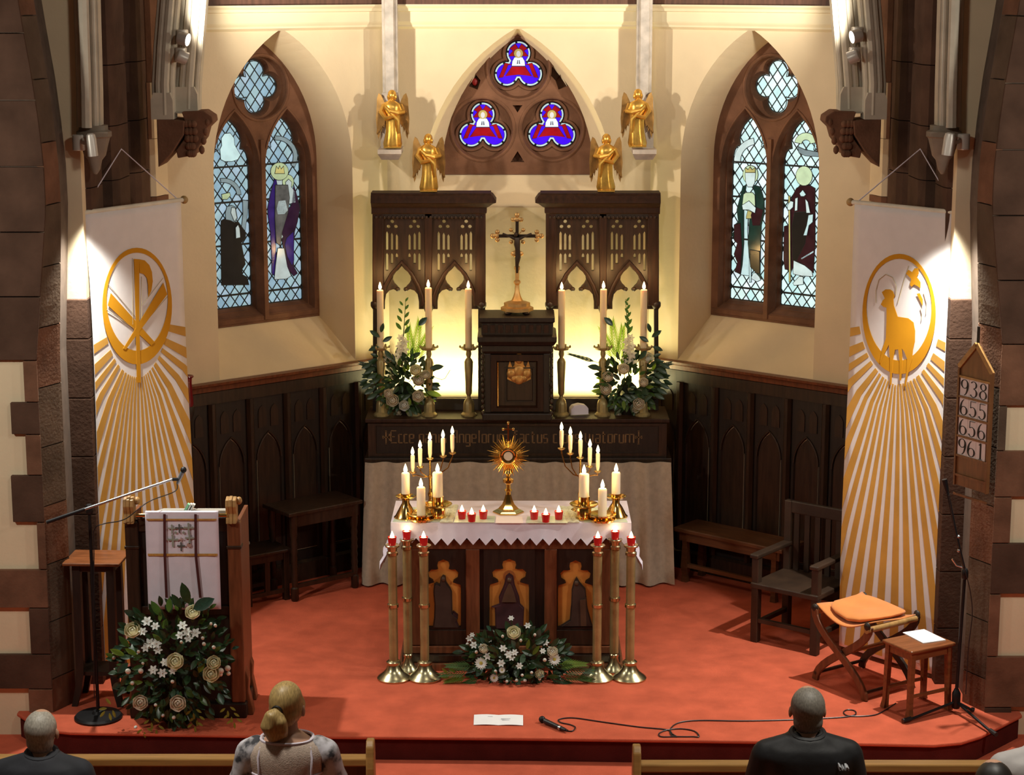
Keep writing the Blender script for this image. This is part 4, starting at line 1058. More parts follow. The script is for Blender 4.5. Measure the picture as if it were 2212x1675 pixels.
relief('nimbus', K7(circ(1490, 490, 62, n=14)), M('painted amber', (0.40,0.13,0.03), 0.6), 0.008)
for c in (K7([(828,505)])[0], K7([(1490,515)])[0], K8([(770,545)])[0]):
    MB().ball((c[0], yb-0.035, c[1]), (0.016, 0.014, 0.02), 10, 8).build('carved_head', fig3, t, smooth=True)

# white cloth with a toothed edge
cl = thing('altar_cloth', 'white altar cloth with a pointed edge hanging over the oak altar', 'tablecloth', (acx, YF0, zT))
m = MB(); e = 0.006
def cloth_side(P0, P1, down, out, n, drop, first=0.0, sag=0.0):
    """hanging strip with teeth from P0 to P1"""
    P0, P1, out = Vector(P0), Vector(P1), Vector(out); L = 4*n; rr = random.Random(5)
    top, mid, bot = [], [], []
    for i in range(L+1):
        u = i/L; p = P0.lerp(P1, u); tri = abs(((u*n) % 1.0)-0.5)*2
        dz = down+sag*u; wob = 0.006*sin(u*n*1.7)
        top.append(p); mid.append(p+out*(0.012+wob)+Vector((0,0,-dz*0.55))); bot.append(p+out*(0.022+wob*1.6+0.02*drop)+Vector((0,0,-dz+(tri*0.050-0.0))))
    m.loft([top, mid, bot], closed=False, cap=False)
    b2 = [[q-out*0.003 for q in r_] for r_ in (top, mid, bot)]; m.loft(b2, closed=False, cap=False)
m.add([(-ahw,0,e),(ahw,0,e),(ahw,ayd,e),(-ahw,ayd,e)], [(0,1,2,3)])
cloth_side((-ahw,0,e), (ahw,0,e), 0.15, (0,-1,0), 19, 0)
zs = zT-zz(1238, YF0)
cloth_side((-ahw,0,e), (-ahw,ayd,e), zs, (-1,0,0), 7, 2.6)
cloth_side((ahw,0,e), (ahw,ayd,e), zs, (1,0,0), 7, 2.6)
cloth_side((-ahw,ayd,e), (ahw,ayd,e), 0.15, (0,1,0), 19, 0)
m.build('cloth', linen, cl, smooth=True, recalc=False, sharp=0.9)
hem = MB()
for i in range(20): pass

zC = zT+0.0075
def ont(px, py): return on(px, py, zC)
# things lying on the cloth
pgreen = M('pale green glass', (0.62, 0.74, 0.60), 0.15, var=0.03)
def flat(name, pts, mat, th, label, cat, group=None):
    P = [on(a, b, zC) for a, b in pts]; c = sum((Vector((p.x, p.y, 0)) for p in P), Vector())/len(P)
    m = MB(); poly = [(p.x-c.x, p.y-c.y) for p in P]
    if area2(poly) < 0: poly = poly[::-1]
    m.prism(poly, lambda u, v, d: (u, v, d), 0.0, th); o = m.build(name, mat); o.location = (c.x, c.y, zC); tag(o, label, cat, group); return o
flat('glass_tray', [(848,1128),(872,1097),(958,1097),(952,1128)], pgreen, 0.003, 'pale green glass tray under the candles by the lectern end of the altar', 'tray', 'glass trays on the altar')
flat('glass_tray', [(1262,1129),(1256,1098),(1338,1098),(1356,1129)], pgreen, 0.003, 'pale green glass tray under the candles by the stool end of the altar', 'tray', 'glass trays on the altar')
flat('votive_tray', [(980,1130),(985,1115),(1070,1116),(1068,1130)], pgreen, 0.003, 'narrow glass tray holding three red votives, lectern side of the monstrance', 'tray', 'votive trays')
flat('votive_tray', [(1136,1131),(1139,1117),(1224,1116),(1226,1131)], pgreen, 0.003, 'narrow glass tray holding three red votives, stool side of the monstrance', 'tray', 'votive trays')
prt = M('printed paper', (0.72, 0.74, 0.55), 0.8, var=0.03)
ink = M('grey print', (0.45, 0.46, 0.38), 0.8, var=0)
def sheet(pts, label):
    P = [on(a, b, zC) for a, b in pts]; o = P[0]
    t = thing('open_missal', label, 'booklet', (o.x, o.y, zC), 0, 'open booklets on the altar')
    Q = [p-o for p in P]; n = 10
    def at(u, v, z): a = Q[0].lerp(Q[1], u); b = Q[3].lerp(Q[2], u); q = a.lerp(b, v); return (q.x, q.y, z)
    for k, (a, b) in enumerate(((0.0, 0.495), (0.505, 1.0))):
        mm = MB(); us = [a+(b-a)*i/6 for i in range(7)]
        hgt = lambda u: 0.003+0.007*sin(pi*min(1, abs((u-0.5)*2)*1.0)*0.9)
        mm.loft([[at(u, 0, 0.0), at(u, 1, 0.0), at(u, 1, hgt(u)), at(u, 0, hgt(u))] for u in us]); mm.build('page_block', prt, t)
        for i in range(5):
            v = 0.16+0.16*i; mm = MB(); u0, u1 = a+0.06, b-0.07
            mm.add([at(u0, v, hgt(u0)+0.0016), at(u1, v, hgt(u1)+0.0016), at(u1, v+0.04, hgt(u1)+0.0016), at(u0, v+0.04, hgt(u0)+0.0016)], [(0,1,2,3)]); mm.build('print_line', ink, t, recalc=False)
sheet([(950,1130),(978,1130),(990,1093),(962,1093)], 'open printed booklet beside the candles at the lectern end of the altar')
sheet([(1226,1130),(1252,1130),(1240,1096),(1208,1096)], 'open printed booklet beside the candles at the stool end of the altar')
flat('corporal', [(1070,1131),(1130,1131),(1128,1117),(1072,1117)], M('pink white linen', (0.80,0.72,0.74), 0.9, var=0.03), 0.002, 'small folded linen before the monstrance', 'cloth')

def pillar(px, base_py, top_py, bot_py, wpx, kind, label):
    """pillar candle on a brass holder. pixels: foot of the holder, top and foot of the candle"""
    p = on(px, base_py, zC); Y = p.y; x = p.x
    zb = zz(bot_py, Y); z1 = zz(top_py, Y); r_ = wpx/2*mpp(Y, z1)
    hb = zb-zC
    h = thing('brass_candle_holder', 'polished brass holder under '+label, 'candle holder', (x, Y, zC), 0, 'brass candle holders on the altar')
    if kind == 'cone':
        MB().lathe([(0.082,0),(0.082,0.008),(0.07,0.02),(0.045,0.07),(0.026,hb-0.055),(0.024,hb-0.03)], 20).build('base', brass, h, smooth=True, sharp=0.6)
        MB().lathe([(0.024,hb-0.03),(0.055,hb-0.022),(0.072,hb-0.006),(0.068,hb-0.004),(0.05,hb-0.016),(0.03,hb-0.02)], 20).build('dish', brass, h, smooth=True, sharp=0.8)
        MB().lathe([(r_+0.005,hb-0.02),(r_+0.005,hb+0.012),(r_-0.001,hb+0.012),(r_-0.002,hb)], 16).build('socket', brass, h, smooth=True, sharp=0.6)
    elif kind == 'bowl':
        MB().lathe([(0.06,0),(0.085,0.004),(0.09,0.018),(0.07,0.022),(0.06,0.03),(0.09,0.042),(0.095,0.052),(0.085,0.05),(0.05,hb+0.004),(0.0,hb)], 20).build('bowl', brass, h, smooth=True, sharp=0.6)
    else:
        MB().lathe([(0.055,0),(0.058,0.012),(0.05,0.02),(0.052,hb-0.05),(0.045,hb-0.035)], 20).build('base', brass, h, smooth=True, sharp=0.6)
        MB().lathe([(0.045,hb-0.045),(0.085,hb-0.035),(0.098,hb-0.022),(0.094,hb-0.018),(0.06,hb-0.028),(0.04,hb-0.03)], 20).build('dish', brass, h, smooth=True, sharp=0.8)
        MB().lathe([(r_+0.006,hb-0.03),(r_+0.006,hb+0.03),(r_-0.001,hb+0.03),(r_-0.002,hb)], 16).build('socket', brass, h, smooth=True, sharp=0.6)
    c = thing('pillar_candle', 'lit '+label, 'candle', (x, Y, zb+0.001), 0, 'pillar candles on the altar')
    hc = z1-zb
    MB().lathe([(r_,0),(r_,hc-0.006),(r_-0.005,hc),(r_*0.5,hc-0.006),(0.001,hc-0.008)], 20).build('wax', waxw, c, smooth=True, sharp=0.7)
    add_flame(c, hc-0.006, 1.25); glow((x, Y-0.01, z1+0.095), 0.9)
pillar(877, 1119, 1022, 1070, 18, 'cone', 'thick white candle farthest out at the lectern end of the altar')
pillar(910, 1124, 1053, 1112, 19, 'bowl', 'low white candle in front at the lectern end of the altar')
pillar(946, 1120, 1021, 1082, 22, 'cup', 'broad white candle innermost at the lectern end of the altar')
pillar(1261, 1122, 1024, 1082, 22, 'cup', 'broad white candle innermost at the stool end of the altar')
pillar(1301, 1126, 1056, 1114, 19, 'bowl', 'low white candle in front at the stool end of the altar')
pillar(1330, 1117, 1021, 1070, 19, 'cone', 'thick white candle farthest out at the stool end of the altar')

def candelabrum(px, base_py, tips, label):
    """tips: (px, foot of candle py, top py)"""
    p = on(px, base_py, zC); Y = p.y; x = p.x
    t = thing('candelabrum', label, 'candelabrum', (x, Y, zC), 0, 'five branched candelabra')
    MB().lathe([(0.065,0),(0.065,0.008),(0.045,0.02),(0.02,0.05),(0.011,0.09),(0.018,0.12),(0.011,0.14),(0.009,0.22),(0.014,0.24),(0.008,0.26),(0.007,zz(tips[2][1],Y)-zC-0.02)], 14).build('stem', brass, t, smooth=True)
    hub = zz(1030, Y)-zC
    for i, (a, fy, ty) in enumerate(tips):
        zf, z1 = zz(fy, Y)-zC, zz(ty, Y)-zC; dx = xx(a, Y, zC+zf)-x; dy = 0.03*(1 if dx*(x+0.06) < 0 else -1)*abs(dx)/0.15
        if i != 2:
            MB().tube([(0, 0, hub), (dx*0.35, dy*0.35, hub-0.004+0.25*(zf-hub)*0.3), (dx*0.8, dy*0.8, hub+(zf-hub)*0.35), (dx, dy, zf-0.03), (dx, dy, zf-0.01)], 0.0042, 6).build('branch', brass, t, smooth=True)
        else: dx = dy = 0
        MB().lathe([(0.004,-0.018),(0.02,-0.010),(0.027,-0.002),(0.024,0.0),(0.008,-0.006)], 12, (dx, dy, zf)).build('drip_pan', brass, t, smooth=True)
        c = thing('taper_candle', 'lit taper, %s in the row on the %s' % (('first','second','third','fourth','fifth')[i], label), 'candle', (x+dx, Y+dy, zC+zf+0.0005), 0, 'tapers on the candelabra')
        hc = z1-zf
        MB().lathe([(0.007,0),(0.0135,0.03),(0.0145,hc-0.01),(0.012,hc),(0.004,hc-0.003)], 12).build('wax', waxw, c, smooth=True, sharp=0.7)
        add_flame(c, hc-0.003, 1.1)
    glow((x, Y-0.02, zC+zz(tips[2][2], Y)-zC+0.06), 2.2, 0.05)
candelabrum(930, 1104, [(892,1018,982),(908,1007,968),(931,990,952),(957,986,948),(977,980,941)], 'brass five branched candelabrum towards the lectern')
candelabrum(1253, 1104, [(1213,970,932),(1232,980,941),(1254,988,950),(1274,1006,966),(1291,1016,978)], 'brass five branched candelabrum towards the orange stool')

# monstrance
p = on(1098, 1108, zC); Y = p.y
t = thing('monstrance', 'golden monstrance with a rayed sunburst in the middle of the altar', 'monstrance', (p.x, Y, zC))
zr = zz(985, Y)-zC; k = mpp(Y, 1.5)
MB().lathe([(0.105,0),(0.108,0.008),(0.098,0.016),(0.07,0.03),(0.042,0.06),(0.026,0.10),(0.018,0.13)], 6, sx=1, sy=0.85).build('base', brass, t, smooth=True, sharp=0.35)
MB().lathe([(0.018,0.13),(0.018,0.15),(0.026,0.155),(0.026,0.165),(0.017,0.17),(0.017,0.20),(0.036,0.215),(0.036,0.235),(0.017,0.245),(0.016,zr-0.14),(0.03,zr-0.12),(0.02,zr-0.10)], 12).build('stem', brass, t, smooth=True, sharp=0.5)
rg = M('bright gold', (0.85, 0.50, 0.12), 0.22, 1.0, var=0.15, scale=20)
for i in range(48):
    a = 2*pi*i/48; r1 = (0.140, 0.118, 0.152, 0.126)[i % 4]; m = MB()
    u = Vector((cos(a), 0, sin(a))); v = Vector((-sin(a), 0, cos(a))); c = Vector((0, 0, zr))
    m.add([c+u*0.055+v*0.010+Vector((0,-0.004,0)), c+u*0.055-v*0.010+Vector((0,-0.004,0)), c+u*r1, c+u*0.055+Vector((0,-0.012,0)), c+u*0.06+Vector((0,0.006,0))], [(0,3,2),(3,1,2),(1,4,2),(4,0,2),(0,4,1,3)])
    m.build('ray', rg, t)
MB().tube([(0.048*cos(a), -0.012, zr+0.048*sin(a)) for a in [2*pi*i/28 for i in range(28)]], 0.012, 8, closed=True).build('lunette_ring', brass, t, smooth=True)
m = MB(); m.lathe([(0.058,-0.006),(0.06,0),(0.058,0.006)], 24, (0,0,zr), Matrix.Rotation(pi/2, 3, 'X')); m.build('disc', dbrass, t)
m = MB(); m.lathe([(0.030,-0.003),(0.030,0.003)], 24, (0,-0.015,zr), Matrix.Rotation(pi/2, 3, 'X')); m.build('host', M('ivory host', (0.62,0.52,0.42), 0.7, var=0.03), t)
m = MB(); zc = zr+0.165; m.bar((0,0,zr+0.10), (0,0,zc+0.06), 0.010, 0.008); m.bar((-0.032,0,zc+0.02), (0.032,0,zc+0.02), 0.010, 0.008)
for q in ((-0.034,0,zc+0.02), (0.034,0,zc+0.02), (0,0,zc+0.063)): m.ball(q, 0.011, 8, 6)
m.build('cross', brass, t, smooth=True)

# red votive lights
def votive_proto():
    t = thing('red_votive_light', 'x', 'votive candle', (0,0,0))
    MB().lathe([(0.024,0),(0.029,0.045),(0.030,0.056),(0.027,0.056),(0.024,0.044)], 16).build('glass', redglass, t, smooth=True, sharp=0.7)
    MB().lathe([(0.0255,0.040),(0.0255,0.050),(0.001,0.0495)], 14).build('wax', waxw, t, smooth=True, sharp=0.7)
    m = MB(); m.lathe([(0.0005,0.048),(0.011,0.052),(0.014,0.06),(0.010,0.074),(0.0005,0.096)], 10); m.build('flame', flame_m, t, smooth=True)
    return t
vp = votive_proto(); used = False
def votive(loc, label, group):
    global used
    if not used:
        vp.location = loc; tag(vp, label, 'votive candle', group); used = True; return vp
    return dup(vp, loc, 0, label, group)
for i, (px, py) in enumerate(((998,1124),(1019,1130),(1044,1124),(1154,1125),(1179,1131),(1207,1125))):
    p = on(px, py-2, zC); side = 'the lectern side' if i < 3 else 'the stool side'
    votive((p.x, p.y, zC+0.0035), 'red votive on the altar cloth, %s of three on %s' % (('outermost','front middle','innermost') if i < 3 else ('innermost','front middle','outermost'))[i % 3:i % 3+1].__add__((side,)), 'red votive lights on the altar')
    glow((p.x, p.y-0.01, zC+0.11), 0.10, 0.01)

# six standing torches
names = ['outermost of the three at the lectern end', 'rear one of the three at the lectern end', 'innermost of the three at the lectern end', 'innermost of the three at the stool end', 'rear one of the three at the stool end', 'outermost of the three at the stool end']
proto = None
for i, (px, bpy_, tpy) in enumerate(((851,1467,1175),(882,1451,1160),(918,1467,1174),(1289,1467,1175),(1326,1451,1160),(1360,1467,1176))):
    p = on(px, bpy_, 0.0); label = 'tall brass torch stand before the altar, '+names[i]
    if proto is None:
        t = proto = thing('torch_stand', label, 'candle stand', p, 0, 'six brass torch stands around the altar'); hh = zz(1177, p.y)
        MB().lathe([(0.112,0),(0.114,0.012),(0.105,0.022),(0.095,0.03),(0.07,0.05),(0.052,0.075),(0.044,0.10),(0.05,0.108),(0.05,0.122),(0.04,0.13),(0.03,0.135)], 24).build('base', sbrass, t, smooth=True, sharp=0.5)
        MB().lathe([(0.030,0.135),(0.030,0.50)], 16).build('lower_pole', dbrass, t, smooth=True, sharp=0.6)
        MB().lathe([(0.030,0.50),(0.038,0.505),(0.038,0.525),(0.030,0.53)], 16).build('collar', sbrass, t, smooth=True, sharp=0.6)
        MB().lathe([(0.030,0.53),(0.030,hh-0.075)], 16).build('upper_pole', dbrass, t, smooth=True, sharp=0.6)
        MB().lathe([(0.030,hh-0.075),(0.038,hh-0.07),(0.038,hh-0.052),(0.030,hh-0.045),(0.034,hh-0.02),(0.047,hh-0.014),(0.05,hh-0.004),(0.046,hh),(0.02,hh-0.008)], 18).build('cup', sbrass, t, smooth=True, sharp=0.6)
    else:
        t = dup(proto, p, 0, label)
        if i in (1, 4):
            for c in t.children:
                if c.name.startswith('base'): c.scale = (0.62, 0.62, 1.0)
    votive((p.x, p.y, hh-0.003), 'red votive on a torch stand, '+names[i], 'red votive lights on the torch stands')
    glow((p.x, p.y-0.01, hh+0.13), 0.10, 0.01)

# ================================================================== banners
def banner(sg, label):
    pt = lambda px: px if sg < 0 else px
    near, far = ((168, 462), (395, 432)) if sg < 0 else ((2077, 461), (1840, 437))
    zP = 3.145
    A = on(near[0], near[1], zP); B = on(far[0], far[1], zP)
    zP = (A.z+B.z)/2
    d = (B-A); d.z = 0; L = d.length; d.normalize(); nrm = Vector((d.y, -d.x, 0))
    if nrm.y > 0: nrm = -nrm
    t = thing('processional_banner', label, 'banner', A, 0, 'tall white and gold banners')
    W0, W1 = 0.05, L-0.035
    ln = zP-0.035
    def loc(u, v, e=0.0):
        """u along the pole, v down"""
        bow = 0.012*sin(v*2.1+u*3)+0.02*sin(v*0.9)
        return d*u+Vector((0, 0, -v))+nrm*(0.012+e+bow*min(1, v/0.4))
    nu, nv = 14, 60
    g = [[loc(W0+(W1-W0)*i/nu, ln*j/nv) for i in range(nu+1)] for j in range(nv+1)]
    m = MB(); m.loft(g, closed=False, cap=False)
    o = m.build('cloth', bannerc, t, smooth=True, recalc=False, sharp=1.2); s_ = o.modifiers.new('s', 'SOLIDIFY'); s_.thickness = 0.002; s_.offset = 0
    m = MB(); m.tube([d*-0.01, d*(L+0.01)], 0.017, 10); m.build('pole', M('white painted pole', (0.75,0.70,0.58), 0.4), t, smooth=True)
    kn = M('turned oak knob', (0.42,0.27,0.10), 0.4)
    for u in (-0.012, L+0.012):
        m = MB(); m.ball(d*u, 0.028, 10, 8); m.build('knob', kn, t, smooth=True)
    # hanging cord up to the pier
    ap = (262, 322) if sg < 0 else (1988, 322)
    C = ya(ap[0], ap[1], 13.40)-A
    m = MB(); m.tube([d*0.03, C, d*(L-0.04)], 0.0045, 5); m.build('cord', linen, t)
    P = lambda px, py: (lambda q: ((q-A).dot(d), zP-q.z))(onplane(px, py, (A.x+nrm.x*0.012, A.y+nrm.y*0.012), (nrm.x, nrm.y)))
    def patch(name, pts, mat, e, sub=1):
        """flat piece sewn on; pts in banner coordinates"""
        pts = clip_convex(pts if area2(pts) > 0 else pts[::-1], rect(W0+0.002, W1-0.002, 0.0, ln-0.02))
        if len(pts) < 3: return
        MB().prism(pts, lambda u, v, dd: loc(u, v, dd), e, e+0.0015).build(name, mat, t)
    # rays fan down from the middle of the emblem
    cen = P(292, 668) if sg < 0 else P(1946, 668)
    rad = (P(292, 812)[1]-cen[1]) if sg < 0 else (P(1946, 826)[1]-cen[1])
    angs = []; a = 1.3; k = 0
    a = 0.75
    while a < 76:
        wd = 1.75 if a < 13 else (2.6 if a < 24 else (4.2 if a < 45 else 6.5)); gp = 1.3 if a < 13 else (2.0 if a < 24 else (4.0 if a < 45 else 7.0))
        angs.append((a, a+wd)); a += wd+gp
    top = rad*1.03
    for a0, a1 in angs:
        for s in (-1, 1):
            r0 = top*(1.0+0.02*(k % 2)); k += 1
            q0, q1 = radians(a0*s), radians(a1*s)
            ok = []
            n = 14
            wide = 2.9
            up = lambda q, r_: (cen[0]+sin(q)*r_*(0.78 if r_ < rad*1.2 else 1.0), cen[1]+cos(q)*r_)
            pts = [up(q0, r0*(1-0.12*abs(sin(q0))))]+[up(q0, r0+(wide-r0)*i/n) for i in range(1, n+1)]+[up(q1, r0+(wide-r0)*i/n) for i in range(n, 0, -1)]+[up(q1, r0*(1-0.12*abs(sin(q1))))]
            patch('ray', pts, bgold, 0.0022)
    # ring that swells at the foot
    if sg < 0: ex, ey, rx, ry = 292, 661, 77.5, 126
    else: ex, ey, rx, ry = 1946, 678, 81, 130
    o_, i_ = [], []
    for i in range(49):
        q = 2*pi*i/48
        o_.append(P(ex+rx*cos(q), ey+ry*sin(q)))
        i_.append(P(ex+(rx-9+2.5*(-sin(q)))*cos(q), ey-9.5+(ry-15)*sin(q)-(5 if sin(q) > 0 else -5)*abs(sin(q))))
    for i in range(48):
        MB().prism([o_[i], o_[i+1], i_[i+1], i_[i]], lambda u, v, dd: loc(u, v, dd), 0.0045, 0.006).build('emblem_ring', bgold2, t)
    Z6 = lambda p: [P(0+x/2.991, 400+y/2.991) for x, y in p]
    Z2 = lambda p: [P(1780+x/2.991, 400+y/2.991) for x, y in p]
    if sg < 0:
        for pts in ([(850,475),(885,478),(885,900),(900,1275),(872,1275),(862,900)], [(885,478),(920,485),(950,515),(968,560),(974,620),(965,680),(945,722),(942,640),(935,600),(915,575),(886,565)],
                    [(695,695),(990,1015),(965,1035),(675,775)], [(1045,630),(1072,705),(795,1062),(778,1055)]):
            patch('chi_rho', Z6(pts), bgold2, 0.0065)
        fine = [[(842,470),(842,900)], [(900,590),(900,860)], [(680,640),(860,850)], [(1045,600),(900,780)], [(668,805),(850,925)], [(1075,720),(905,910)]]
        for ln_ in fine:
            q = Z6(ln_); m = MB(); m.tube([loc(q[0][0], q[0][1], 0.006), loc(q[1][0], q[1][1], 0.006)], 0.0018, 5); m.build('outline_stitch', M('grey gold thread', (0.50,0.42,0.25), 0.7), t)
    else:
        patch('lamb', Z2([(385,690),(410,672),(440,672),(460,685),(470,715),(462,735),(465,775),(490,848),(560,858),(595,885),(605,940),(603,1010),(590,1060),(585,1120),(560,1205),(540,1300),(530,1300),(545,1200),(550,1120),(530,1070),(515,1055),(520,1130),(510,1260),(498,1260),(500,1140),(492,1060),(470,1062),(455,1140),(445,1290),(435,1290),(436,1130),(430,1030),(400,1090),(375,1150),(368,1145),(385,1060),(410,990),(415,870),(416,790),(395,785),(378,770),(390,745),(405,730)]), bgold2, 0.0065)
        patch('lamb_flag', Z2([(545,570),(560,545),(585,560),(600,535),(625,535),(628,570),(615,590),(640,625),(640,665),(620,650),(600,640),(580,655),(570,640),(580,605)]), bgold2, 0.0065)
        patch('flag_tail', Z2([(615,700),(635,695),(655,735),(655,780)]), bgold2, 0.0065)
        th = M('grey gold thread', (0.50,0.42,0.25), 0.7)
        for pl in ([(345,760),(345,680),(365,610),(410,575),(455,595),(480,650),(478,710)], [(560,520),(535,600),(510,690),(490,760)], [(640,790),(650,830),(645,870)], [(660,690),(680,760),(675,830)]):
            m = MB(); m.tube([loc(u, v, 0.006) for u, v in Z2(pl)], 0.0022, 5); m.build('outline_stitch', th, t)
banner(-1, 'tall white banner with gold chi rho emblem and rays, behind the lectern')
banner(1, 'tall white banner with gold lamb emblem and rays, behind the orange folding stool')

# ------------------------------------------------------------------ spot lamps
lampw = M('white lamp metal', (0.62, 0.58, 0.52), 0.35, 0.2, var=0.03)
lens_m = M('lit lamp lens', (1,1,1), 0.3, var=0, emit=(1.0, 1.0, 0.95), es=6)
dull_m = M('lamp lens', (0.7,0.65,0.5), 0.2, var=0, emit=(1.0, 0.9, 0.7), es=1.2)
def spotlamp(px, py, Y, tgt, ln, r_, label, lit=True, dx=0.06, mat=None):
    p = ya(px, py, Y); t = thing('spot_lamp', label, 'spotlight', p)
    q = (Vector(tgt)-p).to_track_quat('Z', 'Y').to_matrix()
    MB().lathe([(r_*0.55,-ln*0.55),(r_*0.85,-ln*0.5),(r_,-ln*0.3),(r_,ln*0.5),(r_*0.93,ln*0.5),(r_*0.9,ln*0.42)], 16, m=q).build('housing', mat or lampw, t, smooth=True, sharp=0.6)
    MB().lathe([(r_*0.9,ln*0.43),(r_*0.86,ln*0.45)], 16, m=q).build('lens', lens_m if lit else dull_m, t)
    MB().bar((0,0,0), (dx, 0.09, 0.02), 0.02, 0.02).build('bracket', lampw, t)
    MB().lathe([(0.035,-0.05),(0.04,-0.045),(0.04,0.045),(0.035,0.05)], 12, (dx,0.09,0.01)).build('mount', lampw, t, smooth=True, sharp=0.6)
spotlamp(198, 314, 12.64, (-2.42, 12.8, 0), 0.135, 0.033, 'white tube spotlight shining down on the chi rho banner', True, -0.10)
spotlamp(2050, 312, 12.64, (2.35, 12.8, 0), 0.135, 0.038, 'white tube spotlight shining down on the lamb banner', True, 0.11)
for px, py, tg, lb, lit, s in ((396, 84, (0.2, 13.1, 3.7), 'upper round spotlight on the pale rib above the chi rho banner', True, -1), (393, 123, (1.0, 15.0, 2.6), 'lower round spotlight on the pale rib above the chi rho banner', False, -1),
                            (1850, 78, (-0.2, 13.1, 3.7), 'upper round spotlight on the pale rib above the lamb banner', True, 1), (1844, 122, (-1.0, 15.0, 2.6), 'lower round spotlight on the pale rib above the lamb banner', False, 1)):
    spotlamp(px, py, 13.78, tg, 0.07, 0.045, lb, lit, s*0.02)

# ------------------------------------------------------------------ sanctuary lamp on its post
p = ya(404, 850, 14.05)
t = thing('sanctuary_lamp', 'red sanctuary lamp on a dark post beside the chi rho banner', 'lamp', (p.x, p.y, 0))
z0 = zz(878, 14.05); z1 = zz(812, 14.05)
MB().lathe([(0.10,0),(0.10,0.03),(0.05,0.06),(0.032,0.12),(0.030,z0-0.10),(0.045,z0-0.06),(0.05,z0-0.02),(0.046,z0)], 12).build('post', oak2, t, smooth=True)
MB().lathe([(0.040,z0),(0.044,z0+0.02),(0.036,z1-0.05),(0.038,z1-0.02),(0.052,z1-0.008),(0.05,z1),(0.02,z1-0.01)], 16).build('glass', M('dark ruby glass', (0.10,0.006,0.008), 0.12, var=0.1, emit=(0.10,0.004,0.004), es=0.25), t, smooth=True, sharp=0.6)
MB().ball((0.004,-0.044,(z0+z1)/2+0.0), 0.006, 8, 6).build('flame', M('red flame', (1,0.02,0.03), 0.5, var=0, emit=(1.0,0.02,0.04), es=4), t)

# ------------------------------------------------------------------ hymn board
A = Vector((2.948, 12.235, 0)); B = Vector((2.802, 12.485, 0)); dd = (B-A); Lb = dd.length; dd.normalize(); nb = Vector((-dd.y, dd.x, 0))
if nb.x > 0: nb = -nb
# from the row of digits: near end px 2150, far end px 2080
zt, zb = zz(815, 12.45), zz(1045, 12.45)
t = thing('hymn_board', 'wooden hymn board with four rows of black numbers on the stone pier', 'hymn board', (A.x, A.y, 0))
W = Lb
loc = lambda u, v, d: dd*u+nb*(0.022+d)+Vector((0, 0, v))   # u from the near end
LO = lambda u, v, d: loc(W-u, v, d)                      # u from the far end, reads onward to the near end
ztop = zz(748, 12.35); zsh = zz(800, 12.35)
hb = M('varnished hymn board', (0.20,0.085,0.032), 0.4, var=0.25, scale=6, stretch=(7,7,0.8))
MB().prism([(0.0,zb-0.01),(W,zb-0.01),(W,zsh),(W/2+0.02,ztop),(W/2-0.02,ztop),(0,zsh)], LO, -0.018, 0.0).build('board', hb, t)
for a, b in (((-0.005,zsh),(W/2,ztop+0.012)), ((W+0.005,zsh),(W/2,ztop+0.012))): MB().bar(LO(a[0],a[1],0.004), LO(b[0],b[1],0.004), 0.03, 0.016, up=nb).build('pediment_moulding', pine, t)
rows = ['938','655','656','961']; rh = (zt-zz(985, 12.45))/4
cardm = M('white number card', (0.80,0.74,0.76), 0.7, var=0.03)
inkm = M('black number ink', (0.012,0.012,0.014), 0.6, var=0)
for i in range(7):
    z = zt-rh*i
    MB().bar(LO(-0.004, z+0.004, 0.006), LO(W+0.004, z+0.004, 0.006), 0.010, 0.014).build('slat', pine if i in (0,) else hb, t)
SEG = {'9': [(1,1,1,1,1,1)], '6': 0}
def digit(ch, u, z, w_, h_, t):
    """thick and thin strokes of a printed numeral"""
    def arc(cx, cz, rx, rz, a0, a1, thick=0.010, n=10):
        o_, i_ = [], []
        for k in range(n+1):
            a = radians(a0+(a1-a0)*k/n); th = 0.005+(thick*1.35-0.005)*abs(cos(a))
            o_.append((cx+(rx+th/2)*cos(a), cz+(rz+0.002)*sin(a))); i_.append((cx+(rx-th/2)*cos(a), cz+(rz-0.002)*sin(a)))
        MB().prism(o_+i_[::-1], LO, 0.005, 0.0058).build('numeral', inkm, t)
    def bar(a, b, th):
        MB().bar(LO(u+a[0]*w_, z+a[1]*h_, 0.0055), LO(u+b[0]*w_, z+b[1]*h_, 0.0055), 0.0015, th, up=dd).build('numeral', inkm, t)
    cx = u+w_/2; rx = w_*0.38
    if ch == '9':
        arc(cx, z+h_*0.70, rx, h_*0.26, 0, 360, 0.012, 16); arc(cx-rx*0.25, z+h_*0.62, rx*1.25, h_*0.60, -80, 5, 0.013)
    elif ch == '6':
        arc(cx, z+h_*0.28, rx, h_*0.26, 0, 360, 0.012, 16); arc(cx+rx*0.25, z+h_*0.36, rx*1.25, h_*0.60, 100, 185, 0.013)
    elif ch == '3':
        arc(cx-rx*0.1, z+h_*0.75, rx*0.85, h_*0.21, -90, 150, 0.011, 14); arc(cx-rx*0.1, z+h_*0.27, rx, h_*0.25, -150, 90, 0.012, 14)
    elif ch == '8':
        arc(cx, z+h_*0.76, rx*0.8, h_*0.20, 0, 360, 0.010, 16); arc(cx, z+h_*0.27, rx, h_*0.25, 0, 360, 0.011, 16)
    elif ch == '5':
        bar((0.2,0.95),(0.85,0.95),0.008); bar((0.22,0.95),(0.2,0.55),0.005); arc(cx-rx*0.15, z+h_*0.32, rx, h_*0.29, -150, 130, 0.012, 14)
    elif ch == '1':
        bar((0.5,0.98),(0.5,0.02),0.013); bar((0.3,0.02),(0.72,0.02),0.006); bar((0.3,0.86),(0.5,0.97),0.006)
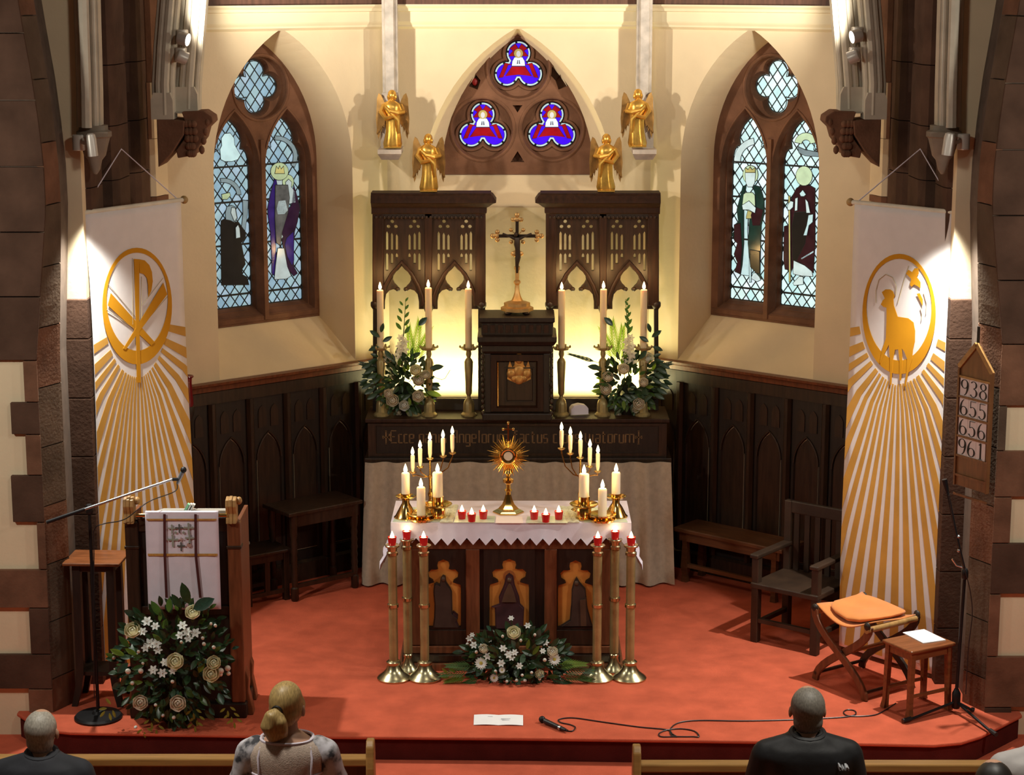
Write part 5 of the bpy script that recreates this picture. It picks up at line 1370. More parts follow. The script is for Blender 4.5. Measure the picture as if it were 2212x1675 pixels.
for i, rw in enumerate(rows):
    z1_ = zt-rh*i-0.003; z0_ = z1_-rh+0.012
    cw = (W-0.045)/3
    for j, ch in enumerate(rw):
        u0 = 0.012+j*(cw+0.002)
        card = MB().prism(rect(u0, u0+cw, z0_, z1_), LO, 0.001, 0.004).build('number_card', cardm, t)
        digit(ch, u0+cw*0.04, z0_+0.005, cw*0.92, z1_-z0_-0.010, card)
for s in (0.0, W): MB().bar(LO(s, zb-0.01, 0.004), LO(s, zsh, 0.004), 0.012, 0.02, up=nb).build('side_moulding', hb, t)
MB().bar(LO(W/2, ztop, -0.005), LO(W/2, zz(706, 12.35), -0.005), 0.02, 0.006, up=nb).build('hanger', iron, t)

# ------------------------------------------------------------------ lectern
YL = 12.16
def lp(px, py, Y=YL): q = ya(px, py, Y); return q
LX = xx(400, YL, 0.7)
t = thing('lectern', 'dark carved wooden lectern with scrolled posts at the platform edge', 'lectern', (LX, YL, 0))
lw = (xx(524, YL, 0.7)-xx(276, YL, 0.7))/2
zpt = zz(1078, YL+0.03)
dep = 0.42
for s in (-1, 1):
    a = -lw if s < 0 else lw-0.085
    MB().bx(a, a+0.085, 0.0, 0.075, 0.10, zz(1128, YL)).build('post', redoak if s > 0 else oak, t, bevel=0.01)
    MB().bx(a-0.004, a+0.089, -0.006, 0.08, zz(1180, YL)-0.02, zz(1180, YL)).build('post_collar', oak, t, bevel=0.004)
    m = MB(); z_ = zz(1130, YL)
    prof = [(-0.01,0.0),(0.085,0.0),(0.08,0.06),(0.095,0.11),(0.085,0.15),(0.045,0.165),(0.0,0.15),(-0.012,0.11),(0.01,0.06)]
    m.loft([[(a+x, v-0.03+0.01, z_+u) for v, u in prof] for x in (0.0, 0.022)]); m.loft([[(a+x, v-0.03+0.004, z_+u*1.03) for v, u in prof] for x in (0.022, 0.042)]); m.loft([[(a+x, v-0.03+0.01, z_+u) for v, u in prof] for x in (0.042, 0.065)])
    m.build('scroll_finial', pine, t, bevel=0.004)
    m = MB(); m.ball((a+0.075, 0.05, z_+0.13), (0.02,0.03,0.025), 10, 8); m.build('scroll_boss', pine, t, smooth=True)
    # splayed feet
    m = MB(); f_ = [(0,0.10),(0.03,0.10),(0.05,0.28),(0.085,0.30),(0.10,0.22),(0.06,0.20),(0.07,0.0),(-0.02,0.0)]
    m.loft([[(s*(lw-0.03+u), y, v) for u, v in ((0,0.0),(0.075,0.0),(0.07,0.05),(0.045,0.16),(0.05,0.24),(0.03,0.30),(0,0.34))] for y in (0.05, 0.13)]); m.build('foot', redoak, t, bevel=0.006)
    m = MB(); m.loft([[(s*(lw-0.03+u), y, v) for u, v in ((0,0.0),(0.06,0.0),(0.055,0.05),(0.035,0.16),(0.04,0.24),(0.02,0.30),(0,0.34))] for y in (dep-0.1, dep-0.02)]); m.build('foot', redoak, t, bevel=0.006)
    x0 = -lw+0.005 if s < 0 else lw-0.03
    MB().bx(x0, x0+0.025, 0.075, dep, 0.12, zz(1128, YL)-0.0).build('side_panel', redoak, t, bevel=0.004)
MB().bx(-lw+0.05, lw-0.05, 0.03, 0.06, 0.10, zz(1126, YL)).build('front_panel', oak2, t)
for v0, v1 in ((1120, 1150), (1312, 1330)): MB().bx(-lw+0.08, lw-0.08, 0.015, 0.04, zz(v1, YL), zz(v0, YL)).build('cross_rail', oak, t, bevel=0.004)
MB().bx(-lw-0.01, lw+0.01, -0.01, dep+0.02, 0.0, 0.10).build('base', oak2, t, bevel=0.01)
m = MB(); zr = zz(1118, YL)
m.loft([[(x, 0.02, zr-0.03), (x, 0.02, zr), (x, dep, zr-0.08), (x, dep, zr-0.11)] for x in (-lw+0.085, lw-0.085)]); m.build('desk', oak, t)
MB().tube([(-lw+0.08, -0.018, zz(1112, YL)), (lw-0.08, -0.018, zz(1112, YL))], 0.012, 10).build('front_rod', brass, t, smooth=True)
# falls of the lectern: white cloth with ribbons
Yf = YL-0.035
c0, c1 = xx(314, Yf, 1.3), xx(472, Yf, 1.3); ct, cb = zz(1110, Yf), zz(1316, Yf)
t = thing('lectern_fall', 'white embroidered cloth with dark ribbons hanging on the lectern front', 'cloth', ((c0+c1)/2, Yf, 0))
hwc = (c1-c0)/2
m = MB(); rowsn = 12
g = [[(-hwc+2*hwc*i/16, -0.004*sin(i*1.1)*(j/rowsn)-0.006*(j/rowsn), ct+(cb-ct)*j/rowsn) for i in range(17)] for j in range(rowsn+1)]
g = [[(x, 0.035, z) for x, y, z in g[0]], [(x, 0.02, z+0.010) for x, y, z in g[0]], [(x, 0.0, z+0.008) for x, y, z in g[0]]]+g[1:]
m.loft(g, closed=False, cap=False); o = m.build('cloth', linen, t, smooth=True, recalc=False, sharp=1.2); s_ = o.modifiers.new('s','SOLIDIFY'); s_.thickness = 0.003
ribm = M('dark red ribbon', (0.07,0.012,0.012), 0.6, var=0.1); gbm = M('gold braid', (0.50,0.26,0.06), 0.6, var=0.2, scale=60)
for k, (pa, pb, pc) in enumerate(((356, 357, 361), (423, 424, 434))):
    m = MB(); pts = [(pa,1110),(pb,1200),(pc,1290)]
    q = [(xx(a, Yf, zz(b, Yf))-(c0+c1)/2, zz(b, Yf)) for a, b in pts]
    m.loft([[(x-0.008, -0.014-0.004*i, z), (x+0.008, -0.014-0.004*i, z), (x+0.008, -0.011-0.004*i, z), (x-0.008, -0.011-0.004*i, z)] for i, (x, z) in enumerate(q)]); m.build('ribbon', ribm, t)
for py, th in ((1122, 0.010), (1198, 0.014)):
    z = zz(py, Yf); MB().bx(-hwc+0.01, hwc-0.01, -0.013, -0.009, z-th/2, z+th/2).build('braid', gbm, t)
em = [M('grey green embroidery', (0.28,0.30,0.25), 0.8), M('dark embroidery', (0.10,0.10,0.09), 0.8), M('rose embroidery', (0.45,0.28,0.24), 0.8)]
def emb(px, py, sz, kind, mat):
    z = zz(py, Yf); x = xx(px, Yf, z)-(c0+c1)/2; k = mpp(Yf, z)*sz; m = MB(); f_ = lambda u, v, d: (x+u, -0.0135+d, z+v)
    if kind == 'x':
        m.prism(rect(-k*0.18,k*0.18,-k*1.3,k), f_, -0.001, 0.002); m.prism(rect(-k*0.8,k*0.8,-0.0,k*0.35), f_, -0.0012, 0.0018)
        for a, b in ((0,k),(-k*0.85,k*0.17),(k*0.85,k*0.17)): m.prism(circ(a, b, k*0.25, n=8), f_, -0.0014, 0.0016)
    else: m.prism(circ(0, 0, k*0.7, n=12), f_, -0.001, 0.002)
    m.build('embroidery', mat, t)
for a in ((372,1142,8,'x',em[0]),(388,1141,8,'x',em[1]),(408,1141,10,'x',em[0]),(380,1150,4,'o',em[0]),(397,1150,4,'o',em[0]),(374,1167,11,'x',em[0]),(392,1166,5,'x',em[2]),(410,1163,9,'x',em[0]),(392,1180,8,'x',em[1]),(409,1177,7,'o',em[2])): emb(*a)
# open book with bright marker on the desk
zr = zz(1118, YL)
t = thing('lectern_book', 'open grey book with a bright ribbon marker on the lectern desk', 'book', (LX+0.05, YL+0.17, zr-0.022), 0)
rot = Matrix.Rotation(-atan(0.08/(dep-0.02)), 3, 'X')
MB().box((-0.11,0,0.012), (0.21,0.24,0.03), rot).build('page_block', M('grey page', (0.34,0.32,0.28), 0.8), t); MB().box((0.11,0,0.012), (0.21,0.24,0.03), rot).build('page_block', MATS['grey page'], t)
for x, c in ((-0.035, (0.30,0.70,0.42)), (-0.018, (0.75,0.75,0.70)), (-0.004, (0.75,0.06,0.05))):
    MB().box((x+0.0,-0.05,0.055), (0.018,0.05,0.045), Matrix.Rotation(0.5, 3, 'Y')).build('ribbon_marker', M('marker %.2f' % c[0], c, 0.6, var=0), t)

# pedestal table by the lectern
Yp = yy(1511, 0); zt_ = zz(1203, Yp)
px0, px1 = xx(137, Yp-0.14, zt_), xx(262, Yp-0.14, zt_)
t = thing('pedestal_table', 'tall square wooden plant table with splayed dark legs beside the lectern', 'table', ((px0+px1)/2, Yp, 0), radians(-3))
hw_ = (px1-px0)/2
MB().bx(-hw_, hw_, -0.16, 0.16, zt_-0.02, zt_).build('table_top', mahog, t, bevel=0.006)
MB().bx(-hw_+0.05, hw_-0.05, -0.11, 0.11, zt_-0.07, zt_-0.021).build('apron', oak, t)
for a in (-1, 1):
    for b in (-1, 1):
        m = MB(); m.bar((a*(hw_-0.075), b*0.09, zt_-0.02), (a*(hw_-0.075), b*0.105, 0.22), 0.05, 0.05); m.loft([[(a*(hw_-0.075+e)+dx, b*(0.105+e*0.6)+dy, z) for dx, dy in ((-h_,-h_),(h_,-h_),(h_,h_),(-h_,h_))] for e, z, h_ in ((0.0,0.22,0.025),(0.012,0.12,0.022),(0.04,0.0,0.018))]); m.build('leg', oak2, t)
MB().bx(-hw_+0.06, hw_-0.06, -0.11, 0.11, 0.20, 0.225).build('lower_shelf', oak2, t)

# ------------------------------------------------------------------ microphone stands
def cyl(m, a, b, r_, n=10): m.tube([a, b], r_, n)
p = on(205, 1524, 0)
p = on(205, 1530, 0); p.y = 12.16
t = thing('boom_microphone_stand', 'black boom microphone stand with round base reaching over the lectern', 'microphone stand', p)
MB().lathe([(0.15,0),(0.152,0.012),(0.14,0.025),(0.04,0.032),(0.03,0.05),(0.018,0.055)], 28).build('base', iron, t, smooth=True, sharp=0.5)
Ym = p.y; J = ya(193, 1100, Ym)-p; J.x = J.x*1.0
top = Vector((0, 0, J.z)); sh = ya(193, 1100, Ym)
t.location.x = sh.x; 
MB().tube([(0,0,0.03), (0,0,J.z)], 0.011, 10).build('pole', iron, t, smooth=True)
MB().lathe([(0.02,J.z-0.03),(0.024,J.z-0.02),(0.024,J.z+0.02),(0.016,J.z+0.03)], 12).build('clutch', iron, t, smooth=True)
b0 = ya(100, 1129, Ym-0.22)-Vector(t.location); b1 = ya(372, 1036, Ym+0.12)-Vector(t.location); bm = b0.lerp(b1, 0.30)
MB().tube([b0, bm], 0.012, 10).build('boom_counterweight', iron, t, smooth=True)
MB().tube([bm, b1], 0.0085, 10).build('boom', steel, t, smooth=True)
m0 = ya(383, 1046, Ym+0.13)-Vector(t.location); m1 = ya(398, 1012, Ym+0.14)-Vector(t.location)
MB().tube([b1, m0.lerp(m1, 0.3)], 0.011, 8).build('microphone_clip', iron, t, smooth=True)
mic = thing('microphone', 'small steel microphone on the boom above the lectern', 'microphone', Vector(t.location)+m0)
v = m1-m0; MB().tube([v*0, v*0.2, v*0.72, v*0.74], [0.008, 0.011, 0.015, 0.015], 12).build('body', M('blue steel', (0.35,0.42,0.50), 0.3, 0.8), mic, smooth=True)
MB().ball(v*0.9, 0.020, 12, 8).build('grille', iron, mic, smooth=True)
T_ = Vector(t.location); pts = [m0, m0+Vector((-0.02,0,-0.05)), (ya(320,1085,YL-0.06)-T_), (ya(270,1122,YL-0.06)-T_), (ya(225,1132,YL-0.02)-T_), (ya(204,1145,Ym-0.02)-T_), (ya(203,1200,Ym-0.02)-T_), (ya(203,1450,Ym-0.02)-T_), (ya(204,1510,Ym-0.03)-T_)]
def smooth_path(P, n=6):
    out = []
    for i in range(len(P)-1):
        a, b, c, d_ = P[max(i-1,0)], P[i], P[i+1], P[min(i+2,len(P)-1)]
        for k in range(n):
            s = k/n; out.append(0.5*((2*b)+(-a+c)*s+(2*a-5*b+4*c-d_)*s*s+(-a+3*b-3*c+d_)*s**3))
    return out+[P[-1]]
MB().tube(smooth_path([Vector(q) for q in pts]), 0.0035, 6).build('cable', black, t, smooth=True)

p = on(2064, 1540, 0)
t = thing('tripod_microphone_stand', 'black tripod microphone stand by the stone pier behind the small stool', 'microphone stand', p)
MB().lathe([(0.022,0.03),(0.028,0.04),(0.028,0.13),(0.018,0.15),(0.015,0.16)], 12).build('hub', iron, t, smooth=True)
for a, b in ((1950, 1560), (2152, 1590), (2104, 1536)):
    q = on(a, b, 0.012)-p; m = MB(); m.tube([(0,0,0.075), q*0.9+Vector((0,0,0.004))], 0.009, 8); m.build('leg', iron, t, smooth=True)
    m = MB(); m.tube([q*0.85+Vector((0,0,0.012)), q+Vector((0,0,0.006))], 0.015, 8); m.build('leg_tip', black, t, smooth=True)
zj = zz(1235, p.y)
MB().tube([(0,0,0.14), (0.02,0,zj)], 0.011, 10).build('pole', iron, t, smooth=True)
MB().lathe([(0.015,-0.05),(0.022,-0.04),(0.022,0.0),(0.013,0.02)], 12, (0.02,0,zj)).build('clutch', iron, t, smooth=True)
for q in (1160, 1190): MB().ball(ya(2071, q, p.y)-p, 0.012, 8, 6).build('steel_knob', steel, t, smooth=True)
MB().tube([(0.02,0,zj), ya(2070,1175,p.y)-p, ya(2043,1045,p.y+0.05)-p], 0.009, 8).build('boom', iron, t, smooth=True)
MB().tube([ya(2057,1208,p.y-0.03)-p, ya(2066,1222,p.y-0.03)-p, ya(2078,1226,p.y-0.03)-p], 0.006, 8).build('steel_handle', steel, t, smooth=True)
a = ya(2046,1062,p.y+0.045)-p; b = ya(2040,1036,p.y+0.05)-p; MB().tube([a, a.lerp(b,0.6), b], [0.012,0.016,0.018], 10).build('microphone_head', iron, t, smooth=True)
MB().tube(smooth_path([Vector(ya(a_, b_, p.y-0.03)-p) for a_, b_ in ((2050,1070),(2064,1150),(2084,1230),(2096,1280),(2100,1330),(2092,1400),(2086,1500))]), 0.0035, 6).build('cable', black, t, smooth=True)

# microphone lying on the carpet with its long cable
p = on(1190, 1566, 0.022); a = on(1168, 1553, 0.022)-p; b = on(1222, 1578, 0.016)-p
t = thing('microphone', 'black microphone lying on the red carpet beside the white paper', 'microphone', p)
MB().tube([a*0.6, b*0.85, b], [0.017,0.013,0.010], 12).build('body', black, t, smooth=True)
MB().ball(a*0.86, 0.022, 12, 8).build('grille', iron, t, smooth=True)
MB().tube([b*0.55, b*0.68], 0.0155, 12).build('steel_band', steel, t, smooth=True)
m = MB(); m.tube([b, b*1.12], 0.008, 8); m.build('plug', iron, t)
cb = [(1224,1579),(1236,1580),(1243,1572),(1232,1566),(1213,1562),(1206,1556),(1220,1552),(1245,1552),(1300,1560),(1380,1571),(1440,1577),(1452,1586),(1462,1592),(1456,1600)]
cb2 = [(1456,1600),(1428,1596),(1424,1585),(1440,1578),(1470,1575),(1500,1580),(1510,1592),(1496,1599),(1470,1600),(1452,1590),(1448,1576),(1466,1562),(1510,1557),(1600,1558),(1700,1556),(1790,1552),(1830,1549),(1848,1544),(1846,1536),(1830,1534),(1822,1540),(1832,1547),(1860,1548),(1890,1545),(1910,1536),(1935,1520)]
pts = smooth_path([on(a_, min(b_, 1592), 0.005) for a_, b_ in cb+cb2[1:]], 4)
o = MB().tube(pts, 0.0042, 6).build('microphone_cable', black, None, smooth=True); tag(o, 'thin black cable looping over the carpet from the lying microphone to the tripod stand', 'cable')
# white leaflet
q = [on(a_, b_, 0.003) for a_, b_ in ((1024,1545),(1130,1546),(1130,1568),(1023,1567))]; c = sum(q, Vector())/4
t = thing('leaflet', 'white printed leaflet lying flat on the red carpet at the platform edge', 'paper', (c.x, c.y, 0.001))
m = MB(); n = 12; top = [q[0].lerp(q[1], i/n)-c for i in range(n+1)]; bot = [q[3].lerp(q[2], i/n)-c for i in range(n+1)]
hz = lambda i: Vector((0,0,0.003+0.004*abs(sin(i*pi/6))))
m.loft([[top[i]+hz(i), bot[i]+hz(i), bot[i]+hz(i)-Vector((0,0,0.0015)), top[i]+hz(i)-Vector((0,0,0.0015))] for i in range(n+1)]); m.build('sheet', whitep, t)
for a_, b_, y0, y1 in ((0.55,0.74,0.40,0.46),(0.57,0.72,0.54,0.58),(0.28,0.38,0.2,0.24)):
    A0, A1 = (q[0].lerp(q[1], a_)-c), (q[0].lerp(q[1], b_)-c); D = (q[3]-q[0])
    MB().add([A0+D*y0+Vector((0,0,0.0075)), A1+D*y0+Vector((0,0,0.0075)), A1+D*y1+Vector((0,0,0.0075)), A0+D*y1+Vector((0,0,0.0075))], [(0,1,2,3)]).build('print_line', M('pale grey print', (0.5,0.5,0.55), 0.8, var=0), t, recalc=False)

# ------------------------------------------------------------------ orange folding stool
ctr = Vector((2.30, 12.80, 0))
t = thing('folding_stool', 'x framed wooden folding stool with a soft orange cushion', 'stool', ctr, radians(-55))
zs = 0.47; wx, wy = 0.245, 0.215
for s in (-1, 1):
    y = s*wy
    for k in (-1, 1):
        pts = []
        for i in range(13):
            u = i/12; x = k*(wx-2*wx*u); xx_ = wx*cos(pi*u)*k
            pts.append((k*wx*(cos(pi*u) if True else 1)*(1.0), y+k*0.012, zs+0.03-(zs+0.03)*u))
        m = MB()
        rings = []
        for i, q in enumerate(pts):
            t_ = Vector(pts[min(i+1,12)])-Vector(pts[max(i-1,0)]); t_.normalize(); nrm = Vector((t_.z,0,-t_.x)); h_ = 0.026; d_ = 0.011
            rings.append([Vector(q)+nrm*h_+Vector((0,-d_,0)), Vector(q)-nrm*h_+Vector((0,-d_,0)), Vector(q)-nrm*h_+Vector((0,d_,0)), Vector(q)+nrm*h_+Vector((0,d_,0))])
        m.loft(rings); m.build('leg', oak if s > 0 else redoak, t, bevel=0.004)
    m = MB(); m.lathe([(0.02,-0.02),(0.03,-0.012),(0.03,0.012),(0.02,0.02)], 12, (0,y,zs*0.5+0.015), Matrix.Rotation(pi/2,3,'X')); m.build('pivot_boss', oak, t, smooth=True)
for k in (-1, 1):
    MB().tube([(k*wx,-wy-0.02,zs+0.01),(k*wx,wy+0.02,zs+0.01)], 0.022, 10).build('seat_rail', pine, t, smooth=True)
    for s in (-1, 1): MB().ball((k*wx, s*(wy+0.012), zs+0.035), (0.028,0.016,0.03), 8, 6).build('rail_knob', oak2, t, smooth=True)
    MB().tube([(k*wx*0.97,-wy,0.05),(k*wx*0.97,wy,0.05)], 0.012, 8).build('floor_rail', oak, t, smooth=True)
MB().tube([(0,-wy,zs*0.5+0.015),(0,wy,zs*0.5+0.015)], 0.014, 8).build('cross_rod', pine, t, smooth=True)
orange = M('orange cushion cloth', (0.62,0.20,0.035), 0.75, var=0.10, scale=6, bump=0.15, bscale=200, sheen=0.3)
m = MB(); nx, ny = 14, 10; g = []
for i in range(nx+1):
    row = []
    for j in range(ny+1):
        u, v = i/nx*2-1, j/ny*2-1
        row.append((u*wx*1.02, v*wy*0.98-0.02*(1-u*u), zs+0.035-0.055*(1-u*u)+0.012*sin(3*u+2*v)+0.01*v*v+(0.03*max(0,v)*(0.5-0.5*u))))
    g.append(row)
m.loft(g, closed=False, cap=False); o = m.build('seat_sling', orange, t, smooth=True, recalc=False, sharp=1.5); s_ = o.modifiers.new('s','SOLIDIFY'); s_.thickness = 0.008
cu = thing('cushion', 'soft orange cushion slumped on the x framed stool', 'cushion', ctr+Vector((0.02,0.02,0.016)), radians(-55))
m = MB(); g = []
for i in range(17):
    ring = []
    for j in range(20):
        a = 2*pi*j/20; th = pi*i/16; sx = 0.22*(abs(cos(a))**0.55)*(1 if cos(a) > 0 else -1); sy = 0.20*(abs(sin(a))**0.55)*(1 if sin(a) > 0 else -1)
        k = sin(th)**0.6; x, y = sx*k, sy*k; z = 0.034*cos(th)*(1-0.35*(abs(x)/0.22)**3)
        base = zs+0.052-0.05*(1-(x/wx)**2)+0.035*max(0, (y/0.2))*max(0,(0.3-x))*1.6
        ring.append((x, y, base+z+0.006*sin(18*x+9*y)))
    g.append(ring)
m.loft(g); m.build('cover', orange, cu, smooth=True, sharp=1.5)

# small stool with a sheet of paper
c = Vector((2.565, 12.335, 0)); t = thing('small_stool', 'small red brown wooden stool carrying a sheet of white paper', 'stool', c, radians(30))
zt_ = 0.455
MB().bx(-0.185, 0.185, -0.145, 0.145, zt_-0.022, zt_).build('seat', mahog, t, bevel=0.008)
for a in (-1, 1):
    MB().bx(-0.15, 0.15, a*0.11-0.01, a*0.11+0.01, zt_-0.075, zt_-0.0225).build('apron', mahog, t)
    MB().bx(a*0.15-0.01, a*0.15+0.01, -0.11, 0.11, zt_-0.075, zt_-0.0225).build('apron', mahog, t)
    for b in (-1, 1):
        MB().loft([[(a*0.15*e+dx*h_, b*0.11*e+dy*h_, z) for dx, dy in ((-1,-1),(1,-1),(1,1),(-1,1))] for e, z, h_ in ((1.0, zt_-0.023, 0.018), (1.06, 0.06, 0.015), (1.1, 0.0, 0.02))]).build('leg', mahog, t)
MB().bx(-0.155, 0.155, -0.122, -0.108, 0.13, 0.15).build('stretcher', mahog, t); MB().bx(-0.155, 0.155, 0.108, 0.122, 0.13, 0.15).build('stretcher', mahog, t)
q = [on(a_, b_, zt_+0.002) for a_, b_ in ((1950,1368),(1996,1361),(2043,1384),(1994,1391))]; cc = sum(q, Vector())/4
m = MB(); pl = [(p_.x-cc.x, p_.y-cc.y) for p_ in q]; pl = pl if area2(pl) > 0 else pl[::-1]
m.prism(pl, lambda u, v, d: (u, v, d), 0, 0.006); o = m.build('paper_sheaf', whitep); o.location = (cc.x, cc.y, zt_+0.0005); tag(o, 'white sheaf of paper lying on the small red brown stool', 'paper')

# ------------------------------------------------------------------ dim furniture along the wainscot
def at_wall(sg, s, q): x, y, _ = wf(sg)(s, 0, -q); return Vector((x, y, 0))
wallrot = lambda sg: -sg*atan2(SW, CW)
# bench
p0, p1 = on(1455, 1140, 0.43), on(1690, 1190, 0.43); c = (p0+p1)/2; L = (p1-p0).length
t = thing('bench', 'long low wooden bench under the wainscot beyond the altar', 'bench', (c.x+0.10, c.y+0.12, 0), atan2((p1-p0).y, (p1-p0).x))
bo = M('worn oak bench', (0.12, 0.048, 0.018), 0.5, var=0.3, scale=7, stretch=(0.8,7,7))
MB().bx(-L/2, L/2, -0.16, 0.16, 0.40, 0.435).build('seat', bo, t, bevel=0.008)
MB().bx(-L/2+0.04, L/2-0.04, -0.13, -0.11, 0.33, 0.399).build('apron', bo, t)
for a in (-1, 1):
    for b in (-1, 1): MB().loft([[(a*(L/2-0.09)+dx, b*0.11+dy, z) for dx, dy in ((-h_,-h_),(h_,-h_),(h_,h_),(-h_,h_))] for z, h_ in ((0.0,0.024),(0.06,0.02),(0.12,0.028),(0.30,0.02),(0.399,0.026))]).build('leg', bo, t)
MB().bx(-L/2+0.08, L/2-0.08, -0.125, -0.095, 0.12, 0.15).build('stretcher', bo, t)
# armchair
p = on(1760, 1415, 0); t = thing('armchair', 'dark wooden armchair half behind the lamb banner', 'chair', (2.00, 13.70, 0), radians(-38))
so = M('worn dark chair oak', (0.034,0.017,0.009), 0.5, var=0.3, scale=7)
MB().bx(-0.27, 0.27, -0.25, 0.25, 0.40, 0.44).build('seat', so, t, bevel=0.008)
for a in (-1, 1):
    MB().bx(a*0.24-0.028, a*0.24+0.028, -0.24, -0.185, 0, 0.62).build('leg', so, t, bevel=0.006)
    MB().bx(a*0.24-0.028, a*0.24+0.028, 0.19, 0.245, 0, 0.95).build('leg', so, t, bevel=0.006)
    MB().bx(a*0.24-0.035, a*0.24+0.035, -0.26, 0.22, 0.62, 0.65).build('arm', so, t, bevel=0.008)
    MB().bx(a*0.24-0.015, a*0.24+0.015, -0.19, 0.2, 0.12, 0.15).build('stretcher', so, t)
MB().bx(-0.24, 0.24, 0.20, 0.235, 0.86, 0.95).build('top_rail', so, t, bevel=0.008)
for i in range(5): MB().bx(-0.19+i*0.085, -0.15+i*0.085, 0.205, 0.225, 0.44, 0.87).build('back_slat', so, t)
MB().bx(-0.21, 0.21, -0.235, -0.205, 0.15, 0.18).build('stretcher', so, t)
# credence table
p0, p1 = on(655, 1105, 0.70), on(785, 1080, 0.70); c = (p0+p1)/2; L = (p1-p0).length+0.12
n_ = Vector((-(p1-p0).y, (p1-p0).x, 0)).normalized()
t = thing('credence_table', 'dark oak side table with turned legs against the wainscot near the lectern', 'table', c+n_*0.19+Vector((-0.05,-0.04,-0.70)), atan2((p1-p0).y, (p1-p0).x))
MB().bx(-L/2, L/2, -0.19, 0.19, 0.67, 0.70).build('table_top', oak, t, bevel=0.006)
MB().bx(-L/2+0.03, L/2-0.03, -0.17, -0.15, 0.58, 0.669).build('apron', oak, t)
for a in (-1, 1):
    for b in (-1, 1): MB().lathe([(0.022,0.0),(0.03,0.01),(0.03,0.10),(0.018,0.11),(0.027,0.16)]+[(0.022+0.006*(i % 2), 0.18+0.03*i) for i in range(11)]+[(0.03,0.52),(0.03,0.669)], 10, (a*(L/2-0.06), b*0.15, 0)).build('leg', oak, t, smooth=True)
MB().bx(-L/2+0.05, L/2-0.05, -0.165, -0.135, 0.10, 0.13).build('stretcher', oak, t)
p = on(585, 1300, 0)
t = thing('joint_stool', 'dark oak joint stool beside the lectern with a crumpled white cloth', 'stool', (p.x-0.09, p.y+0.06, 0), radians(36))
MB().bx(-0.20, 0.20, -0.16, 0.16, 0.38, 0.405).build('seat', oak, t, bevel=0.006)
for a in (-1, 1):
    for b in (-1, 1): MB().bx(a*0.16-0.022, a*0.16+0.022, b*0.12-0.022, b*0.12+0.022, 0, 0.379).build('leg', oak, t, bevel=0.004)
    MB().bx(-0.14, 0.14, a*0.12-0.012, a*0.12+0.012, 0.06, 0.09).build('stretcher', oak, t)
    MB().bx(-0.14, 0.14, a*0.12-0.012, a*0.12+0.012, 0.32, 0.379).build('apron', oak, t)
MB().bx(-0.02, 0.02, -0.13, -0.11, 0.09, 0.32).build('middle_bar', oak, t)
m = MB()
for i in range(14): m.ball((-0.14+0.03*R.uniform(-2,2)+0.0, R.uniform(-0.09,0.09), 0.43+0.02*R.random()), (0.045*R.uniform(0.6,1.2), 0.04, 0.028), 7, 5)
q = m.build('white_cloth', M('crumpled white cloth', (0.42,0.36,0.30), 0.9), None, smooth=True); q.location = (t.location.x-0.02, t.location.y-0.03, -0.005); tag(q, 'crumpled white cloth on the dark joint stool behind the lectern', 'cloth')

# ================================================================== flowers
def axes(d, n):
    x = Vector(d).normalized(); z = Vector(n); z = (z-x*z.dot(x))
    if z.length < 1e-4: z = Vector((0,-1,0.2)); z = z-x*z.dot(x)
    z.normalize(); y = z.cross(x)
    return Matrix((x, y, z)).transposed()
def leaf_mesh(name, mat, ratio=0.42, bend=0.12, fold=0.08, n=6, tip=1.0):
    """unit long leaf along x"""
    m = MB(); L_, C_, R_ = [], [], []
    for i in range(n+1):
        u = i/n; wv = ratio/2*(sin(pi*u**tip)**0.8 if 0 < u < 1 else 0.0)+0.003; z = -bend*(u-0.0)**2
        C_.append((u, 0, z)); L_.append((u, wv, z+fold*wv*3)); R_.append((u, -wv, z+fold*wv*3))
    m.loft([[L_[i], C_[i], R_[i]] for i in range(n+1)], closed=False, cap=False)
    return m.mesh(name, mat, True, False, 1.5)
def G(name, c, r=0.4, **k): return M(name, c, r, var=0.25, scale=12, **k)
lf_dark = G('dark leaf', (0.020, 0.052, 0.018), 0.35); lf_mid = G('mid leaf', (0.050, 0.115, 0.026), 0.35); lf_bright = G('bright leaf', (0.14, 0.24, 0.03), 0.4)
lf_blue = G('blue green leaf', (0.026, 0.070, 0.045), 0.3); lf_lime = G('lime leaf', (0.22, 0.24, 0.035), 0.45); lf_palm = G('palm leaf', (0.20, 0.33, 0.04), 0.45)
stemm = G('green stem', (0.04, 0.075, 0.02))
petal = M('white petal', (0.80, 0.80, 0.74), 0.55, var=0.04, scale=20, sss=0.2); cream = M('cream petal', (0.82, 0.76, 0.50), 0.55, var=0.06, scale=20, sss=0.2)
pinkw = M('blush petal', (0.80, 0.72, 0.58), 0.55, var=0.06, scale=20, sss=0.2); yel = M('flower eye', (0.40, 0.32, 0.05), 0.8)
def backlit(m, col, f_=0.45):
    nt = m.node_tree; b = nt.nodes['Principled BSDF']; out = [n for n in nt.nodes if n.type == 'OUTPUT_MATERIAL'][0]
    tr = nt.nodes.new('ShaderNodeBsdfTranslucent'); tr.inputs[0].default_value = (*col, 1); mx = nt.nodes.new('ShaderNodeMixShader'); mx.inputs[0].default_value = f_
    nt.links.new(b.outputs[0], mx.inputs[1]); nt.links.new(tr.outputs[0], mx.inputs[2]); nt.links.new(mx.outputs[0], out.inputs[0])
backlit(lf_palm, (0.35,0.55,0.06)); backlit(lf_bright, (0.30,0.50,0.05)); backlit(lf_mid, (0.10,0.22,0.03), 0.35); backlit(lf_lime, (0.40,0.42,0.06))
for m_ in (petal, cream, pinkw): backlit(m_, (0.7,0.66,0.5), 0.25)
LV = {}
